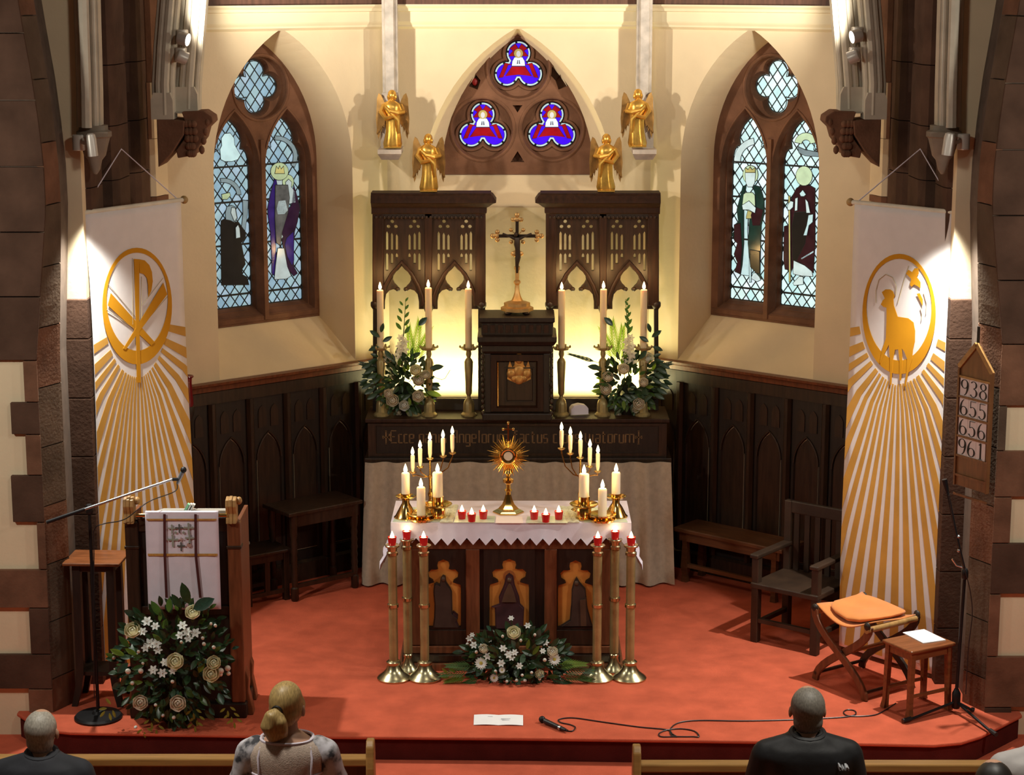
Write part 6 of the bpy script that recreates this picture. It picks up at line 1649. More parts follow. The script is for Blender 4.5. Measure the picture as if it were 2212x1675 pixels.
for nm, mt, ra in (('dark', lf_dark, 0.42), ('mid', lf_mid, 0.38), ('bright', lf_bright, 0.36), ('blue', lf_blue, 0.50), ('lime', lf_lime, 0.34), ('round', lf_mid, 0.62)):
    LV[nm] = leaf_mesh('leaf', mt, ra)
def rose_mesh(mat):
    """petals as overlapping cups on nested globes"""
    m = MB()
    for k, (n, r_, lo, hi, op) in enumerate(((3, 0.013, 2.6, 0.25, 0.0), (4, 0.021, 2.7, 0.55, 0.05), (5, 0.029, 2.75, 0.85, 0.18), (6, 0.036, 2.8, 1.15, 0.30))):
        for i in range(n):
            a0 = 2*pi*i/n+k*0.75; wd = 2*pi/n*1.35; g = []
            for j in range(6):
                v = j/5; th = lo+(hi-lo)*v; row = []
                for q in range(6):
                    u = q/5-0.5; a = a0+u*wd*(0.45+0.55*sin(pi*min(1, v*0.75+0.1))); rr = r_*(1+op*v*v)+0.0012*(q-2.5)*0.6; tt = th+0.55*(u*u)*v
                    row.append((rr*sin(tt)*cos(a), rr*sin(tt)*sin(a), 0.018-rr*cos(tt)*-1*0.8))
                g.append(row)
            m.loft(g, closed=False, cap=False)
    m.ball((0, 0, 0.018), (0.010, 0.010, 0.012), 8, 6)
    return m.mesh('rose', mat, True, False, 1.2)
def star_mesh(mat, n=6, r_=0.035, wide=0.38, cup=0.35):
    m = MB()
    for i in range(n):
        a = 2*pi*i/n; u = Vector((cos(a), sin(a), 0)); v = Vector((-sin(a), cos(a), 0)); g = []
        for j in range(5):
            t_ = j/4; wv = r_*wide*sin(pi*(0.12+0.80*t_))*0.75; z = r_*cup*(t_-t_*t_*0.9); c = u*r_*t_
            g.append([c+v*wv+Vector((0,0,z)), c+Vector((0,0,z-0.002)), c-v*wv+Vector((0,0,z))])
        m.loft(g, closed=False, cap=False)
    m.ball((0,0,0.005), (0.005,0.005,0.006), 6, 5)
    return m.mesh('blossom', mat, True, False, 1.2)
def daisy_mesh():
    m = MB()
    for ring in range(2):
        n = 15
        for i in range(n):
            a = 2*pi*(i+0.5*ring)/n; u = Vector((cos(a), sin(a), 0)); v = Vector((-sin(a), cos(a), 0)); r_ = 0.036-0.006*ring
            g = []
            for j in range(4):
                t_ = 0.2+0.8*j/3; wv = 0.0042*sin(pi*(0.2+0.7*j/3)); c = u*r_*t_+Vector((0,0,0.002+ring*0.004+0.006*t_))
                g.append([c+v*wv, c-v*wv])
            m.loft(g, closed=False, cap=False)
    return m.mesh('daisy', petal, True, False, 1.2)
m = MB(); m.lathe([(0.011,0.004),(0.009,0.010),(0.001,0.012)], 10); eye_me = m.mesh('eye', yel, True)
m = MB(); m.ball((0,0,0.012), (0.010,0.010,0.016), 8, 6); m.ball((0,0,0.0), (0.007,0.007,0.008), 7, 5); bud_me = m.mesh('bud', petal, True)
ROSE = {'white': rose_mesh(petal), 'cream': rose_mesh(cream), 'blush': rose_mesh(pinkw)}
STAR = star_mesh(petal); STARB = star_mesh(pinkw); DAISY = daisy_mesh()
def frond(par, p, d, n, ln, mat, leaflets=9, spread=0.9):
    m = MB(); A = axes(d, n); pts = [Vector((ln*i/10, 0, -0.12*ln*(i/10)**2)) for i in range(11)]
    m.tube([A @ q+Vector(p) for q in pts], 0.0022, 5)
    for i in range(1, leaflets+1):
        u = 0.12+0.86*i/leaflets; b = Vector((ln*u, 0, -0.12*ln*u*u))
        for s in (-1, 1):
            L = ln*0.42*(1-0.45*u); dv = Vector((cos(spread*(1-u*0.5)), s*sin(spread*(1-u*0.5)), -0.1)).normalized(); pv = Vector((-dv.y, dv.x, 0))*0.0055
            q = [b, b+dv*L*0.4+pv, b+dv*L, b+dv*L*0.4-pv]; m.add([A @ x+Vector(p) for x in q], [(0,1,2,3)])
    return m.build('frond', mat, par, recalc=False)
def put(par, me, name, p, d, n, s): 
    o = inst(name, me, par, p, sc=s); o.rotation_euler = axes(d, n).to_euler(); return o
def arrangement(name, label, cpx, cpy, Y, base_z, ext, rng, flowers, big, nleaf, kinds, mass, depth=0.10, group=None):
    """flowers: (kind, px, py, size); big leaves: (kind, px, py, dx, dy, length px); ext: radii in px of the mound"""
    c = ya(cpx, cpy, Y); par = thing(name, label, 'flower arrangement', (c.x, Y, base_z), 0, group); O = Vector((c.x, Y, base_z)); k = mpp(Y, c.z)
    cz = c.z-base_z; rr = random.Random(rng)
    def at(px, py, f=None):
        q = ya(px, py, Y)-O; e = ((px-cpx)/ext[0])**2+((py-cpy)/ext[1])**2
        q.y = -depth*sqrt(max(0.0, 1-e)) if f is None else f
        return q
    # inner mass of small dark leaves
    m = MB(); lm = LV['dark']
    vs = [v.co.copy() for v in lm.vertices]; fs = [tuple(p.vertices) for p in lm.polygons]
    for i in range(mass):
        a, r_ = rr.uniform(0, 2*pi), sqrt(rr.random())*0.93; px, py = cpx+cos(a)*r_*ext[0], cpy+sin(a)*r_*ext[1]
        q = at(px, py); q.y *= rr.uniform(0.1, 0.85)
        if q.z < 0.01: continue
        d = Vector((cos(a)*r_+rr.uniform(-0.6,0.6), rr.uniform(-0.8,0.2), -sin(a)*r_+rr.uniform(-0.5,0.6))); A = axes(d, (rr.uniform(-0.5,0.5), -1, rr.uniform(-0.2,0.9))); s = rr.uniform(0.05, 0.10)
        m.add([A @ v*s+q for v in vs], fs)
    o = m.build('foliage', lf_dark, par, recalc=False); o['kind'] = 'stuff'
    m = MB(); m.ball((0, 0.02, cz*0.5), (ext[0]*k*0.42, 0.05, max(0.05, cz*0.55)), 12, 8); m.build('moss', M('dark moss', (0.010,0.018,0.008), 0.9), par)  # dark ball added inside the mound to close gaps between leaves
    for i in range(nleaf):
        a, r_ = rr.uniform(0, 2*pi), rr.uniform(0.25, 1.0)**0.7; px, py = cpx+cos(a)*r_*ext[0], cpy+sin(a)*r_*ext[1]
        q = at(px, py); q.y *= rr.uniform(0.8, 1.1)
        if q.z < 0.015: continue
        d = Vector((cos(a)+rr.uniform(-0.5,0.5), rr.uniform(-0.7,0.0), -sin(a)+rr.uniform(-0.5,0.5)))
        if q.z < 0.08: d.z = abs(d.z)*0.3
        put(par, LV[rr.choice(kinds)], 'leaf', q, d, (rr.uniform(-0.5,0.5), -1, rr.uniform(0.1,1.0)), rr.uniform(0.045, 0.085))
    for kd, px, py, dx, dy, ln in big:
        q = at(px, py, -depth*0.8); put(par, LV[kd], 'leaf', q, (dx, -0.15, -dy), (0.1, -1, 0.35), ln*k)
    for kd, px, py, s in flowers:
        q = at(px, py); q.y = q.y*1.05-0.02
        d = Vector(((px-cpx)/ext[0]*0.7, -1.0, -(py-cpy)/ext[1]*0.5+0.55)).normalized()
        A = axes(Vector((1,0,0.01)), d); s_ = s*k/0.075 if kd in ('white','cream','blush') else (s*k/0.07 if kd in ('star','daisy') else s*k/0.024)
        me, nm = (ROSE[kd], 'rose') if kd in ROSE else ((STAR, 'blossom') if kd == 'star' else ((DAISY, 'daisy') if kd == 'daisy' else (bud_me, 'bud')))
        o = inst(nm, me, par, q, sc=s_); o.rotation_euler = A.to_euler()
        if kd == 'daisy': inst('eye', eye_me, o)
        if kd not in ('bud',):
            m = MB(); m.tube([q-d*0.004, Vector((q.x*0.45, 0.0, max(0.02, q.z-0.10)))], 0.0028, 5); m.build('stem', stemm, par)
    return par, at, k, O
# before the lectern
fl = [('cream',295,1353,30),('cream',391,1410,31),('cream',465,1441,31),('cream',470,1418,26),('blush',313,1502,28),('blush',395,1500,30),('cream',423,1316,28)]
fl += [('star',x,y,s) for x, y, s in ((325,1330,24),(317,1350,20),(344,1338,20),(333,1372,24),(348,1372,24),(325,1382,20),(352,1385,20),(402,1336,22),(412,1348,22),(398,1355,20),(430,1352,24),(416,1362,20),(367,1410,20),(342,1427,22),(362,1433,22),(384,1428,18))]
fl += [('bud',x,y,s) for x, y, s in ((287,1436,15),(316,1432,14),(250,1407,11),(248,1420,11),(246,1414,9),(446,1365,9),(449,1377,10),(469,1386,10),(296,1460,11),(254,1440,9),(360,1530,10),(383,1535,10),(295,1568,9),(263,1495,8),(280,1345,8),(470,1345,9),(461,1340,8),(384,1452,10),(346,1505,9),(484,1438,16),(497,1436,16),(483,1445,12),(498,1448,12),(402,1370,8),(310,1392,9),(320,1415,8))]
bg = [('dark',415,1292,-0.25,-1,50),('blue',424,1303,1,-0.55,52),('dark',398,1300,-0.5,-0.9,36),('mid',356,1318,-0.55,-1,40),('mid',372,1310,0.1,-1,34),('round',360,1345,0.3,-0.8,24),('round',375,1362,1,-0.2,24),('mid',288,1385,-0.7,-0.9,34),('bright',278,1402,-1,-0.5,34),('bright',305,1402,-0.9,-0.6,30),('blue',262,1440,0.7,-0.7,34),('bright',436,1440,0.4,-1,36),('bright',286,1462,1,-0.15,32),('mid',318,1455,0.6,0.3,26)]
bg += [('lime',240+dx,1515+dy,a,b,18) for dx, dy, a, b in ((0,0,-1,0.1),(8,-8,-0.5,-0.8),(12,4,0.3,0.9),(-4,6,-0.6,0.7),(5,10,0.2,1))]
for cx, cy in ((335,1540),(345,1555),(425,1520),(432,1535),(428,1548),(498,1515),(506,1528),(512,1540),(320,1560)):
    bg += [('lime', cx+dx, cy+dy, a, b, 15) for dx, dy, a, b in ((-5,0,-0.8,0.6),(5,-3,0.8,0.5),(0,5,0.1,1))]
arrangement('lectern_flowers', 'large white and cream flower arrangement with glossy leaves before the lectern', 378, 1425, 12.02, 0.0, (128, 135), 3, fl, bg, 95, ('mid','mid','dark','blue','dark','round'), 330, 0.16)
# before the altar
fl = [('daisy',1040,1418,27),('daisy',1068,1448,19),('daisy',1197,1412,27),('daisy',1085,1429,14),('cream',1110,1361,26),('blush',1193,1398,20),('cream',1165,1440,17),('blush',1046,1390,18)]
fl += [('star',x,y,s) for x, y, s in ((1014,1378,16),(1024,1386,18),(1043,1386,18),(1054,1402,18),(1087,1385,18),(1099,1396,19),(1112,1392,16),(1105,1402,16),(1083,1414,18),(1122,1419,16),(1140,1350,16),(1104,1334,14),(1178,1378,16),(1172,1392,14),(1188,1390,14),(1060,1372,13),(1020,1370,12))]
fl += [('bud',x,y,s) for x, y, s in ((1071,1432,8),(1116,1452,9),(1134,1453,9),(1148,1435,8),(1176,1411,10),(1086,1366,8),(1125,1372,8),(1155,1365,8),(1030,1398,9),(1010,1392,9),(1165,1452,8),(1095,1455,8),(1128,1440,8))]
bg = [('bright',1138,1390,0.2,-1,24),('bright',1150,1402,0.6,-0.9,26),('mid',1120,1375,0.4,-0.8,22),('blue',1072,1400,-0.3,-0.9,24),('bright',972,1450,-1,-0.2,22),('bright',985,1440,-0.7,-0.7,20),('lime',968,1442,-0.5,-0.6,18),('bright',1000,1450,-1,0.3,24),('mid',1210,1430,1,-0.2,30),('dark',1190,1385,0.6,-0.8,26)]
ALT = arrangement('altar_flowers', 'low mound of white flowers and daisies on the carpet before the altar', 1112, 1420, 12.92, 0.0, (112, 66), 5, fl, bg, 80, ('mid','dark','blue','dark'), 260, 0.16)
par, at, k, O = ALT
for i, (px, py, dx, dy, ln) in enumerate(((1020,1440,-1,0.05,64),(1015,1452,-1,0.2,50),(1030,1430,-1,-0.2,60),(1200,1435,1,-0.02,74),(1205,1448,1,0.12,64),(1200,1425,1,-0.15,60),(1040,1455,-0.8,0.35,44),(1180,1452,0.9,0.3,50))):
    q = at(px, py, -0.10); frond(par, q, (dx, -0.2, -dy*0.6+0.05), (0,-0.7,1), ln*k, (lf_mid, lf_bright, lf_mid, lf_dark)[i % 4], 10, 0.8)
# on the ledge of the high altar
def ledge_flowers(sg, label, rng):
    mx = lambda px: px if sg < 0 else 2228-px
    if sg < 0:
        fl = [('blush',838,776,22),('cream',900,798,22),('blush',906,818,22),('blush',920,808,18),('blush',850,860,24),('blush',842,846,18),('blush',905,852,22),('white',875,871,20),('blush',832,886,16),('blush',862,890,12)]
    else:
        fl = [('blush',1345,795,22),('white',1399,776,22),('blush',1302,797,18),('blush',1312,812,20),('blush',1308,838,22),('blush',1378,868,22),('blush',1388,822,18),('white',1384,887,18),('blush',1390,880,14),('blush',1335,896,12),('blush',1372,880,14)]
    bg = [('dark',mx(930),792,1*-sg,-0.2,30),('dark',mx(918),790,-0.2*-sg,-1,22),('blue',mx(905),700,0.8*-sg,-0.8,26),('dark',mx(822),725,-0.8*-sg,-0.6,26),('dark',mx(828),735,0.8*-sg,-0.5,24),('dark',mx(820),745,-0.6*-sg,0.2,24),('dark',mx(832),752,0.5*-sg,0.6,26),('dark',mx(824),715,0.3*-sg,-1,22)]
    bg += [('bright',mx(922),842,1*-sg,0.25 if sg < 0 else -0.1,34 if sg < 0 else 30)]
    bg += [('dark', mx(840+7*(i % 5)), 860+6*(i//5), (-1)**i*0.8, -0.5, 24) for i in range(10)]
    bg += [('dark', mx(805+6*(i % 4)), 780+11*i, -0.8*-sg, 0.4, 26) for i in range(7)]
    par, at, k, O = arrangement('altar_vase_flowers', label, mx(872), 828, 15.27, zG, (62, 62), rng, fl, bg, 75, ('dark','mid','bright','mid'), 150, 0.10, 'flower arrangements on the high altar ledge')
    MB().lathe([(0.05,0.0),(0.06,0.03),(0.075,0.09),(0.07,0.10),(0.02,0.09)], 14, (0,0.02,0)).build('bowl', oak2, par, smooth=True)
    # gladiolus spike
    b = at(mx(870), 850, -0.03); tp = at(mx(877), 645, -0.03); m = MB(); m.tube([b, b.lerp(tp, 0.5)+Vector((0.01*sg,0,0)), tp], [0.006,0.005,0.002], 6); m.build('stem', lf_mid, par)
    for i in range(16):
        u = i/15; py = 780-130*u; s_ = (19*(1-u)**1.1+5); q = at(mx(868+6*u+(5 if i % 2 else -5)*(1-0.6*u)), py, -0.045)
        if u < 0.42: o = inst('blossom', STARB, par, q, sc=s_*k/0.06); o.rotation_euler = axes((1,0,0.1), ((0.5 if i % 2 else -0.5), -1, 0.4)).to_euler()
        else: put(par, LV['mid'], 'leaf', q, ((0.7 if i % 2 else -0.7), -0.2, 1.0), (0,-1,0.2), (s_+7)*k)
    for dx, ln in ((0.15,80),(0.45,72),(-0.1,70)): frond(par, at(mx(892), 792, -0.0), (dx*-sg, -0.05, 1.0), (0,-1,0.15), ln*k*1.15, lf_palm, 12, 0.55)
    frond(par, at(mx(830), 800, -0.02), (-0.9*-sg, -0.2, 0.35), (0,-1,0.4), 50*k, lf_dark, 9, 0.7)
    if sg > 0: frond(par, at(1300, 785, -0.03), (-1, -0.1, 0.35), (0,-1,0.4), 66*k, lf_dark, 6, 0.25)
    else:
        q = at(935, 812, -0.04); m = MB(); m.tube([q, at(955,818,-0.05), at(962,815,-0.05), at(973,797,-0.05)], 0.003, 5); m.build('twig', stemm, par)
    for i in range(12):
        px, py = mx(818-i*2.2), 770+i*5; put(par, LV['dark'], 'leaf', at(px, py, -0.02), (-0.8*-sg+0.2*sin(i*3), -0.4, 0.4*cos(i*2.1)), (0,-1,0.5), 0.07)
ledge_flowers(-1, 'white flowers, palm frond and gladiolus on the altar ledge nearer the chi rho banner', 11)
ledge_flowers(1, 'white flowers, palm frond and gladiolus on the altar ledge nearer the lamb banner', 12)

# ================================================================== pews and people
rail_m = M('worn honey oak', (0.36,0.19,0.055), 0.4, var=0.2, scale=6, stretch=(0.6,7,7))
panel_m = M('dark pew oak', (0.12,0.05,0.018), 0.5, var=0.3, scale=6, stretch=(7,7,0.7))  # panels and plinth in a darker oak than the rails
def pew(x0, x1, end_px, sg, label, label2):
    z = 0.70; Y = yy(1640 if sg < 0 else 1653, z)
    t = thing('pew_desk', label, 'pew', ((x0+x1)/2, Y, NZ)); h = (x1-x0)/2; zt_ = z-NZ
    MB().bx(-h, h, 0.0, 0.075, zt_-0.045, zt_).build('top_rail', rail_m, t, bevel=0.008)
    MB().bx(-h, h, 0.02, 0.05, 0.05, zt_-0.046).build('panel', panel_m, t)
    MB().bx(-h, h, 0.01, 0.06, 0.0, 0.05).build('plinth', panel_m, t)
    e = h if sg < 0 else -h
    m = MB(); m.loft([[(e+dx, y, v) for y, v in ((-0.02,0.0),(0.11,0.0),(0.11,zt_-0.10),(0.10,zt_+0.02),(0.08,zt_+0.085),(0.03,zt_+0.09),(0.0,zt_+0.06),(-0.02,zt_-0.05))] for dx in (-0.02, 0.022)]); m.build('end_post', rail_m, t, bevel=0.008)
    t = thing('pew', label2, 'pew', ((x0+x1)/2, Y-1.36, NZ))
    MB().bx(-h, h, -0.10, 0.30, 0.41, 0.45).build('seat', rail_m, t, bevel=0.006)
    m = MB(); m.loft([[(x, y, v) for y, v in ((-0.12,0.3),(-0.09,0.3),(-0.16,0.86),(-0.19,0.86))] for x in (-h, h)]); m.build('backrest', rail_m, t)
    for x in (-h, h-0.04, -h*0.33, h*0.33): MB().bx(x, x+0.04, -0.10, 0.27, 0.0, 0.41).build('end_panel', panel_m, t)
xe = xx(799, 9.72, 0.65); xe2 = xx(1376, 9.62, 0.65)
pew(-3.9, xe, 799, -1, 'honey oak pew desk with raised end post before the blonde woman', 'oak pew bench behind the blonde woman')
pew(xe2, 3.9, 1376, 1, 'honey oak pew desk with raised end post before the man in black', 'oak pew bench behind the man in black')

skin = M('skin', (0.52,0.29,0.19), 0.55, var=0.08, scale=14, sss=0.1)
def cap(m, a, b, ra, rb, n=12):
    """tapered limb with rounded ends"""
    a, b = Vector(a), Vector(b); m.tube([a, a.lerp(b,0.25), a.lerp(b,0.5), a.lerp(b,0.75), b], [ra+(rb-ra)*i/4 for i in range(5)], n); m.ball(a, ra, n, 8); m.ball(b, rb, n, 8)
def torso(m, S, e=0.0, shw=0.19, low=-0.06, nr=9):
    rings = [(0.165,0.125,low,0.0),(0.17,0.13,0.05,0.0),(0.15,0.115,0.18,0.0),(0.16,0.12,0.30,0.005),(shw-0.005,0.125,0.42,0.0),(shw,0.11,0.49,-0.01),(shw-0.035,0.092,0.535,-0.015),(0.10,0.075,0.565,-0.01),(0.066,0.064,0.59,-0.004)]
    out = []
    for rx, ry, z, y in rings[:nr]:
        ring = []
        for i in range(24):
            a = 2*pi*i/24; c, s = cos(a), sin(a); p = 0.85
            ring.append(((rx+e)*abs(c)**p*(1 if c > 0 else -1)*S, (y+(ry+e)*abs(s)**p*(1 if s > 0 else -1))*S, (0.45+z)*S))
        out.append(ring)
    m.loft(out)
def arms(m, S, e=0.0, shw=0.19, hands=False, end=1.0):
    for s in (-1, 1):
        sh = Vector((s*(shw+0.0), -0.01, 0.93))*S; el = Vector((s*(shw+0.07), 0.02, 0.66))*S; wr = Vector((s*0.09, 0.26, 0.60))*S
        cap(m, sh, el, (0.055+e)*S, (0.042+e)*S); cap(m, el, el.lerp(wr, end), (0.042+e)*S, (0.028+e)*S)
        if hands:
            pc = wr+Vector((-s*0.02, 0.05, 0.0))*S; cap(m, wr, pc, 0.026*S, 0.032*S)
            for k in range(4):
                b0 = pc+Vector(((k-1.5)*0.019, 0.03, 0.0))*S; b1 = b0+Vector((0, 0.032, -0.004))*S; b2 = b1+Vector((0, (0.022,0.028,0.026,0.018)[k], -0.020))*S
                cap(m, b0, b1, 0.0095*S, 0.009*S, 8); cap(m, b1, b2, 0.009*S, 0.008*S, 8)
            b0 = wr+Vector((-s*0.03, 0.03, 0.01))*S; cap(m, b0, b0+Vector((-s*0.03, 0.04, 0.0))*S, 0.012*S, 0.010*S, 8)
def head(m, S, tilt=0.0, yaw=0.0, off=(0,0,0)):
    Rm = Matrix.Rotation(yaw, 3, 'Z') @ Matrix.Rotation(tilt, 3, 'X'); c = Vector((0, 0.025, 1.16))*S+Vector(off); f_ = lambda v: c+Rm @ (Vector(v)*S)
    cap(m, Vector((0,-0.012,1.00))*S, f_((0,-0.015,-0.07)), 0.058*S, 0.054*S)
    m.ball(f_((0,-0.008,0.025)), (0.074*S,0.094*S,0.095*S), 20, 14, Rm); m.ball(f_((0,0.03,-0.045)), (0.056*S,0.062*S,0.068*S), 16, 10, Rm)
    m.ball(f_((0,0.098,-0.015)), (0.012*S,0.018*S,0.022*S), 8, 6, Rm); m.ball(f_((0,0.085,-0.055)), (0.026*S,0.010*S,0.008*S), 8, 6, Rm)
    for s in (-1, 1):
        m.ball(f_((s*0.085,-0.004,-0.016)), (0.011*S,0.020*S,0.034*S), 10, 8, Rm); m.ball(f_((s*0.03,0.083,0.008)), (0.014*S,0.010*S,0.009*S), 8, 6, Rm)
    return f_, Rm
def legs(m, S, e=0.0):
    for s in (-1, 1):
        hp, kn, an = Vector((s*0.09,0.0,0.46))*S, Vector((s*0.095,0.02,0.03))*S, Vector((s*0.095,-0.01,-0.37))*S
        cap(m, hp, kn, (0.085+e)*S, (0.056+e)*S); cap(m, kn, an, (0.055+e)*S, (0.038+e)*S); cap(m, an+Vector((0,-0.03,-0.04))*S, an+Vector((0,0.14,-0.045))*S, 0.034*S, 0.028*S)
def solid(m, name, mat, par, vox=0.010, it=6):
    o = m.build(name, mat, par, smooth=True, recalc=True, sharp=3.1)
    r_ = o.modifiers.new('r', 'REMESH'); r_.mode = 'VOXEL'; r_.voxel_size = vox; r_.use_smooth_shade = True
    s_ = o.modifiers.new('s', 'SMOOTH'); s_.iterations = it; s_.factor = 0.5
    return o
def person(px, py, label, Yd, shw, cloth, trousers, hair, z_top=None, tilt=0.12, yaw=0.0):
    Y = Yd; zt_ = zz(py, Y); x = xx(px, Y, zt_); S = (zt_-NZ)/1.73
    t = thing('person', label, 'person', (x, Y+0.0, NZ))
    b = MB(); torso(b, S, 0, shw); arms(b, S, 0, shw, True); f_, Rm = head(b, S, tilt, yaw); legs(b, S)
    solid(b, 'body', skin, t, 0.008, 4)
    l = MB(); legs(l, S, 0.012); l.ball(Vector((0,0.0,0.50))*S, (0.185*S,0.15*S,0.10*S), 16, 10); solid(l, 'trousers', trousers, t, 0.014, 4)
    return t, f_, Rm, S
# the blonde woman
lace = bpy.data.materials.new('patterned lace blouse'); lace.use_nodes = True; nt = lace.node_tree; bs = nt.nodes['Principled BSDF']; bs.inputs['Roughness'].default_value = 0.8
tc = nt.nodes.new('ShaderNodeTexCoord'); vn = nt.nodes.new('ShaderNodeTexNoise'); vn.inputs['Scale'].default_value = 17; vn.inputs['Detail'].default_value = 3; cr = nt.nodes.new('ShaderNodeValToRGB')
for i, (p_, c) in enumerate(((0.36,(0.05,0.05,0.06,1)),(0.47,(0.42,0.40,0.42,1)),(0.60,(0.66,0.64,0.70,1)))):
    e = cr.color_ramp.elements[i] if i < 2 else cr.color_ramp.elements.new(p_); e.position = p_; e.color = c
nt.links.new(tc.outputs['Object'], vn.inputs[0]); nt.links.new(vn.outputs[0], cr.inputs[0]); nt.links.new(cr.outputs[0], bs.inputs['Base Color'])
lace2 = M('sheer beige lace', (0.56,0.44,0.36), 0.8, var=0.16, scale=90, bump=0.3, bscale=200); lace3 = M('white blouse', (0.62,0.60,0.58), 0.85, var=0.12, scale=10)
blonde = M('blonde hair', (0.40,0.27,0.10), 0.45, var=0.35, scale=16, stretch=(14,4,2)); dkcloth = M('dark trousers', (0.03,0.03,0.035), 0.8)
t, f_, Rm, S = person(618, 1480, 'woman seen from behind with blonde tied hair and a white lace blouse', 8.75, 0.185, None, dkcloth, None, tilt=0.02, yaw=-0.25)
j = MB(); arms(j, S, 0.020, 0.185, False, 0.75); 
for s in (-1, 1): cap(j, Vector((s*0.15,-0.012,0.955))*S, Vector((s*0.235,0.01,0.78))*S, 0.068*S, 0.066*S)
solid(j, 'sleeves', lace, t, 0.010, 6)
j = MB(); torso(j, S, 0.012, 0.18, nr=7); o = solid(j, 'blouse', lace3, t, 0.010, 5)
j = MB()
for s in (-1,1): pass
j = MB(); rg_ = []
for rx, ry, z, y in ((0.175,0.125,0.40,0.0),(0.185,0.122,0.45,-0.004),(0.188,0.110,0.49,-0.01),(0.160,0.095,0.535,-0.015),(0.118,0.082,0.562,-0.01)):
    rg_.append([((rx+0.010)*abs(cos(a))**0.85*(1 if cos(a) > 0 else -1)*S, (y+(ry+0.016)*abs(sin(a))**0.85*(1 if sin(a) > 0 else -1))*S, (0.45+z)*S) for a in [2*pi*i/32 for i in range(32)]])
j.loft(rg_, cap=False); j.build('sheer_yoke', lace2, t, smooth=True, recalc=False, sharp=1.5)
j = MB(); j.tube(rg_[-1], 0.007, 6, closed=True); j.build('neckline', linen, t, smooth=True)
j = MB(); j.tube(rg_[0], 0.006, 6, closed=True); j.build('yoke_hem', linen, t, smooth=True)
for s in (-1, 1):
    j = MB(); j.tube([(s*0.130*S, -0.125*S, 0.82*S), (s*0.128*S, -0.128*S, 0.88*S), (s*0.132*S, -0.116*S, 0.945*S), (s*0.122*S,-0.088*S,0.99*S)], 0.0055, 6); j.build('seam', linen, t, smooth=True)
h = MB(); h.ball(f_((0,-0.018,0.035)), (0.083*S,0.098*S,0.100*S), 20, 14, Rm); h.ball(f_((0,-0.055,-0.02)), (0.074*S,0.055*S,0.07*S), 16, 10, Rm)
for s in (-1, 1): h.ball(f_((s*0.058,0.0,0.0)), (0.03*S,0.07*S,0.06*S), 12, 8, Rm)
solid(h, 'hair', blonde, t, 0.009, 6)
h = MB(); h.tube([f_((-0.01,-0.105,0.015)), f_((-0.025,-0.135,0.0)), f_((-0.04,-0.14,-0.05)), f_((-0.025,-0.12,-0.11)), f_((0.0,-0.09,-0.14))], [0.022*S,0.040*S,0.048*S,0.040*S,0.014*S], 14)
h.tube([f_((-0.005,-0.105,0.01)), f_((0.01,-0.13,-0.03)), f_((0.015,-0.125,-0.08)), f_((0.02,-0.095,-0.12))], [0.02*S,0.036*S,0.036*S,0.015*S], 12); solid(h, 'ponytail', blonde, t, 0.009, 3)
h = MB(); h.tube([f_((-0.01+0.024*cos(a),-0.112,0.016+0.024*sin(a))) for a in [2*pi*i/16 for i in range(16)]], 0.006*S, 6, closed=True); h.build('hair_tie', black, t, smooth=True)
def stand_up(t, S):
    for c in t.children: c.location.z += 0.45*S
stand_up(t, S)
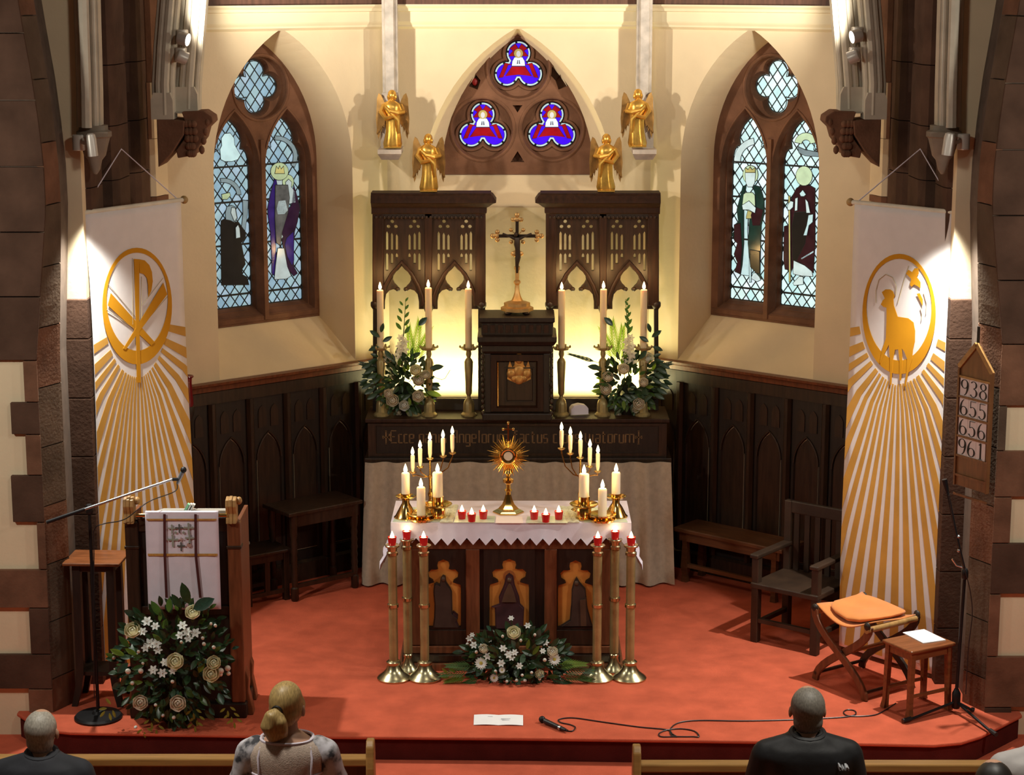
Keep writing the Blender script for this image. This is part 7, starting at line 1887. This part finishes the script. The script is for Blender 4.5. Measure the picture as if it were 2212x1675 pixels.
# two men
def man(px, py, label, Yd, jac, hairm, tilt, yaw, bald, shw=0.205):
    t, f_, Rm, S = person(px, py, label, Yd, shw-0.012, None, dkcloth, None, tilt=tilt, yaw=yaw)
    j = MB(); torso(j, S, 0.030, shw); arms(j, S, 0.022, shw, False, 0.92); j.ball(Vector((0,-0.03,0.985))*S, (0.10*S,0.085*S,0.05*S), 14, 8)
    for s in (-1, 1): cap(j, Vector((s*0.06,-0.02,1.0))*S, Vector((s*shw,-0.012,0.945))*S, 0.060*S, 0.068*S)
    solid(j, 'jacket', jac, t, 0.011, 6)
    j = MB(); j.tube([(0.078*S*cos(a), (-0.008+0.074*sin(a))*S, (1.04-0.012*sin(a)*-1)*S) for a in [2*pi*i/20 for i in range(20)]], 0.020*S, 8, closed=True); j.build('collar', jac, t, smooth=True)
    h = MB(); h.ball(f_((0,-0.018,0.022)), (0.087*S,0.098*S,0.098*S), 20, 14, Rm); h.ball(f_((0,-0.040,-0.050)), (0.077*S,0.062*S,0.070*S), 14, 10, Rm)
    solid(h, 'hair', hairm, t, 0.009, 5)
    if bald:
        h = MB(); h.ball(f_((0.0,-0.046,0.080)), (0.034*S,0.036*S,0.030*S), 14, 8, Rm); h.build('bald_crown', M('scalp', (0.40,0.25,0.17), 0.5, var=0.1), t, smooth=True)
    stand_up(t, S)
    return t, f_, Rm, S
gh1 = M('silver hair', (0.36,0.33,0.28), 0.5, var=0.3, scale=20, stretch=(8,4,3)); gh2 = M('grey hair', (0.20,0.18,0.15), 0.55, var=0.3, scale=24, stretch=(8,4,3))
jk1 = M('dark navy jacket', (0.022,0.024,0.032), 0.8, var=0.25, scale=8, bump=0.2, bscale=20); jk2 = M('black jacket', (0.010,0.010,0.012), 0.6, var=0.25, scale=8, bump=0.2, bscale=16)
man(86, 1536, 'silver haired man seen from behind in a dark navy jacket', 8.75, jk1, gh1, 0.10, -0.15, False)
t, f_, Rm, S = man(1747, 1486, 'man seen from behind with cropped grey hair and a black jacket', 8.75, jk2, gh2, 0.05, 0.0, True)
lg = M('pale grey logo', (0.42,0.43,0.45), 0.7, var=0)
Yl = t.location.y-0.145; q0 = ya(1812, 1653, Yl)-Vector(t.location); k = mpp(Yl, 1.1)
for i, st in enumerate((((0,0,0,-9),(0,0,4,-3),(4,-3,4,-7),(0,-9,4,-7)), ((7,-9,9,-4),(9,-4,12,-9),(8,-7,11,-7)), ((14,-2,14,-9),(14,-2,18,-2),(14,-5,17,-5)), ((20,-4,20,-9),))):
    m = MB()
    for a, b, c, d in st: m.bar(q0+Vector((a*k,0,b*k)), q0+Vector((c*k,0,d*k)), 0.0025, 0.05, up=(0,1,0))
    m.build('logo_letter', lg, t)
# two more at the edge of the frame
wj = M('pale grey coat', (0.50,0.47,0.46), 0.7, var=0.08, scale=8, bump=0.15, bscale=20); dh = M('black hair', (0.02,0.016,0.013), 0.5, var=0.3, scale=20)
man(2262, 1520, 'person in a pale grey coat partly beyond the frame beside the tripod stand', 8.75, wj, gh2, 0.05, 0.3, False, 0.22)
man(2150, 1645, 'person of whom only the dark haired crown shows', 7.85, jk1, dh, 0.15, 0.0, False)
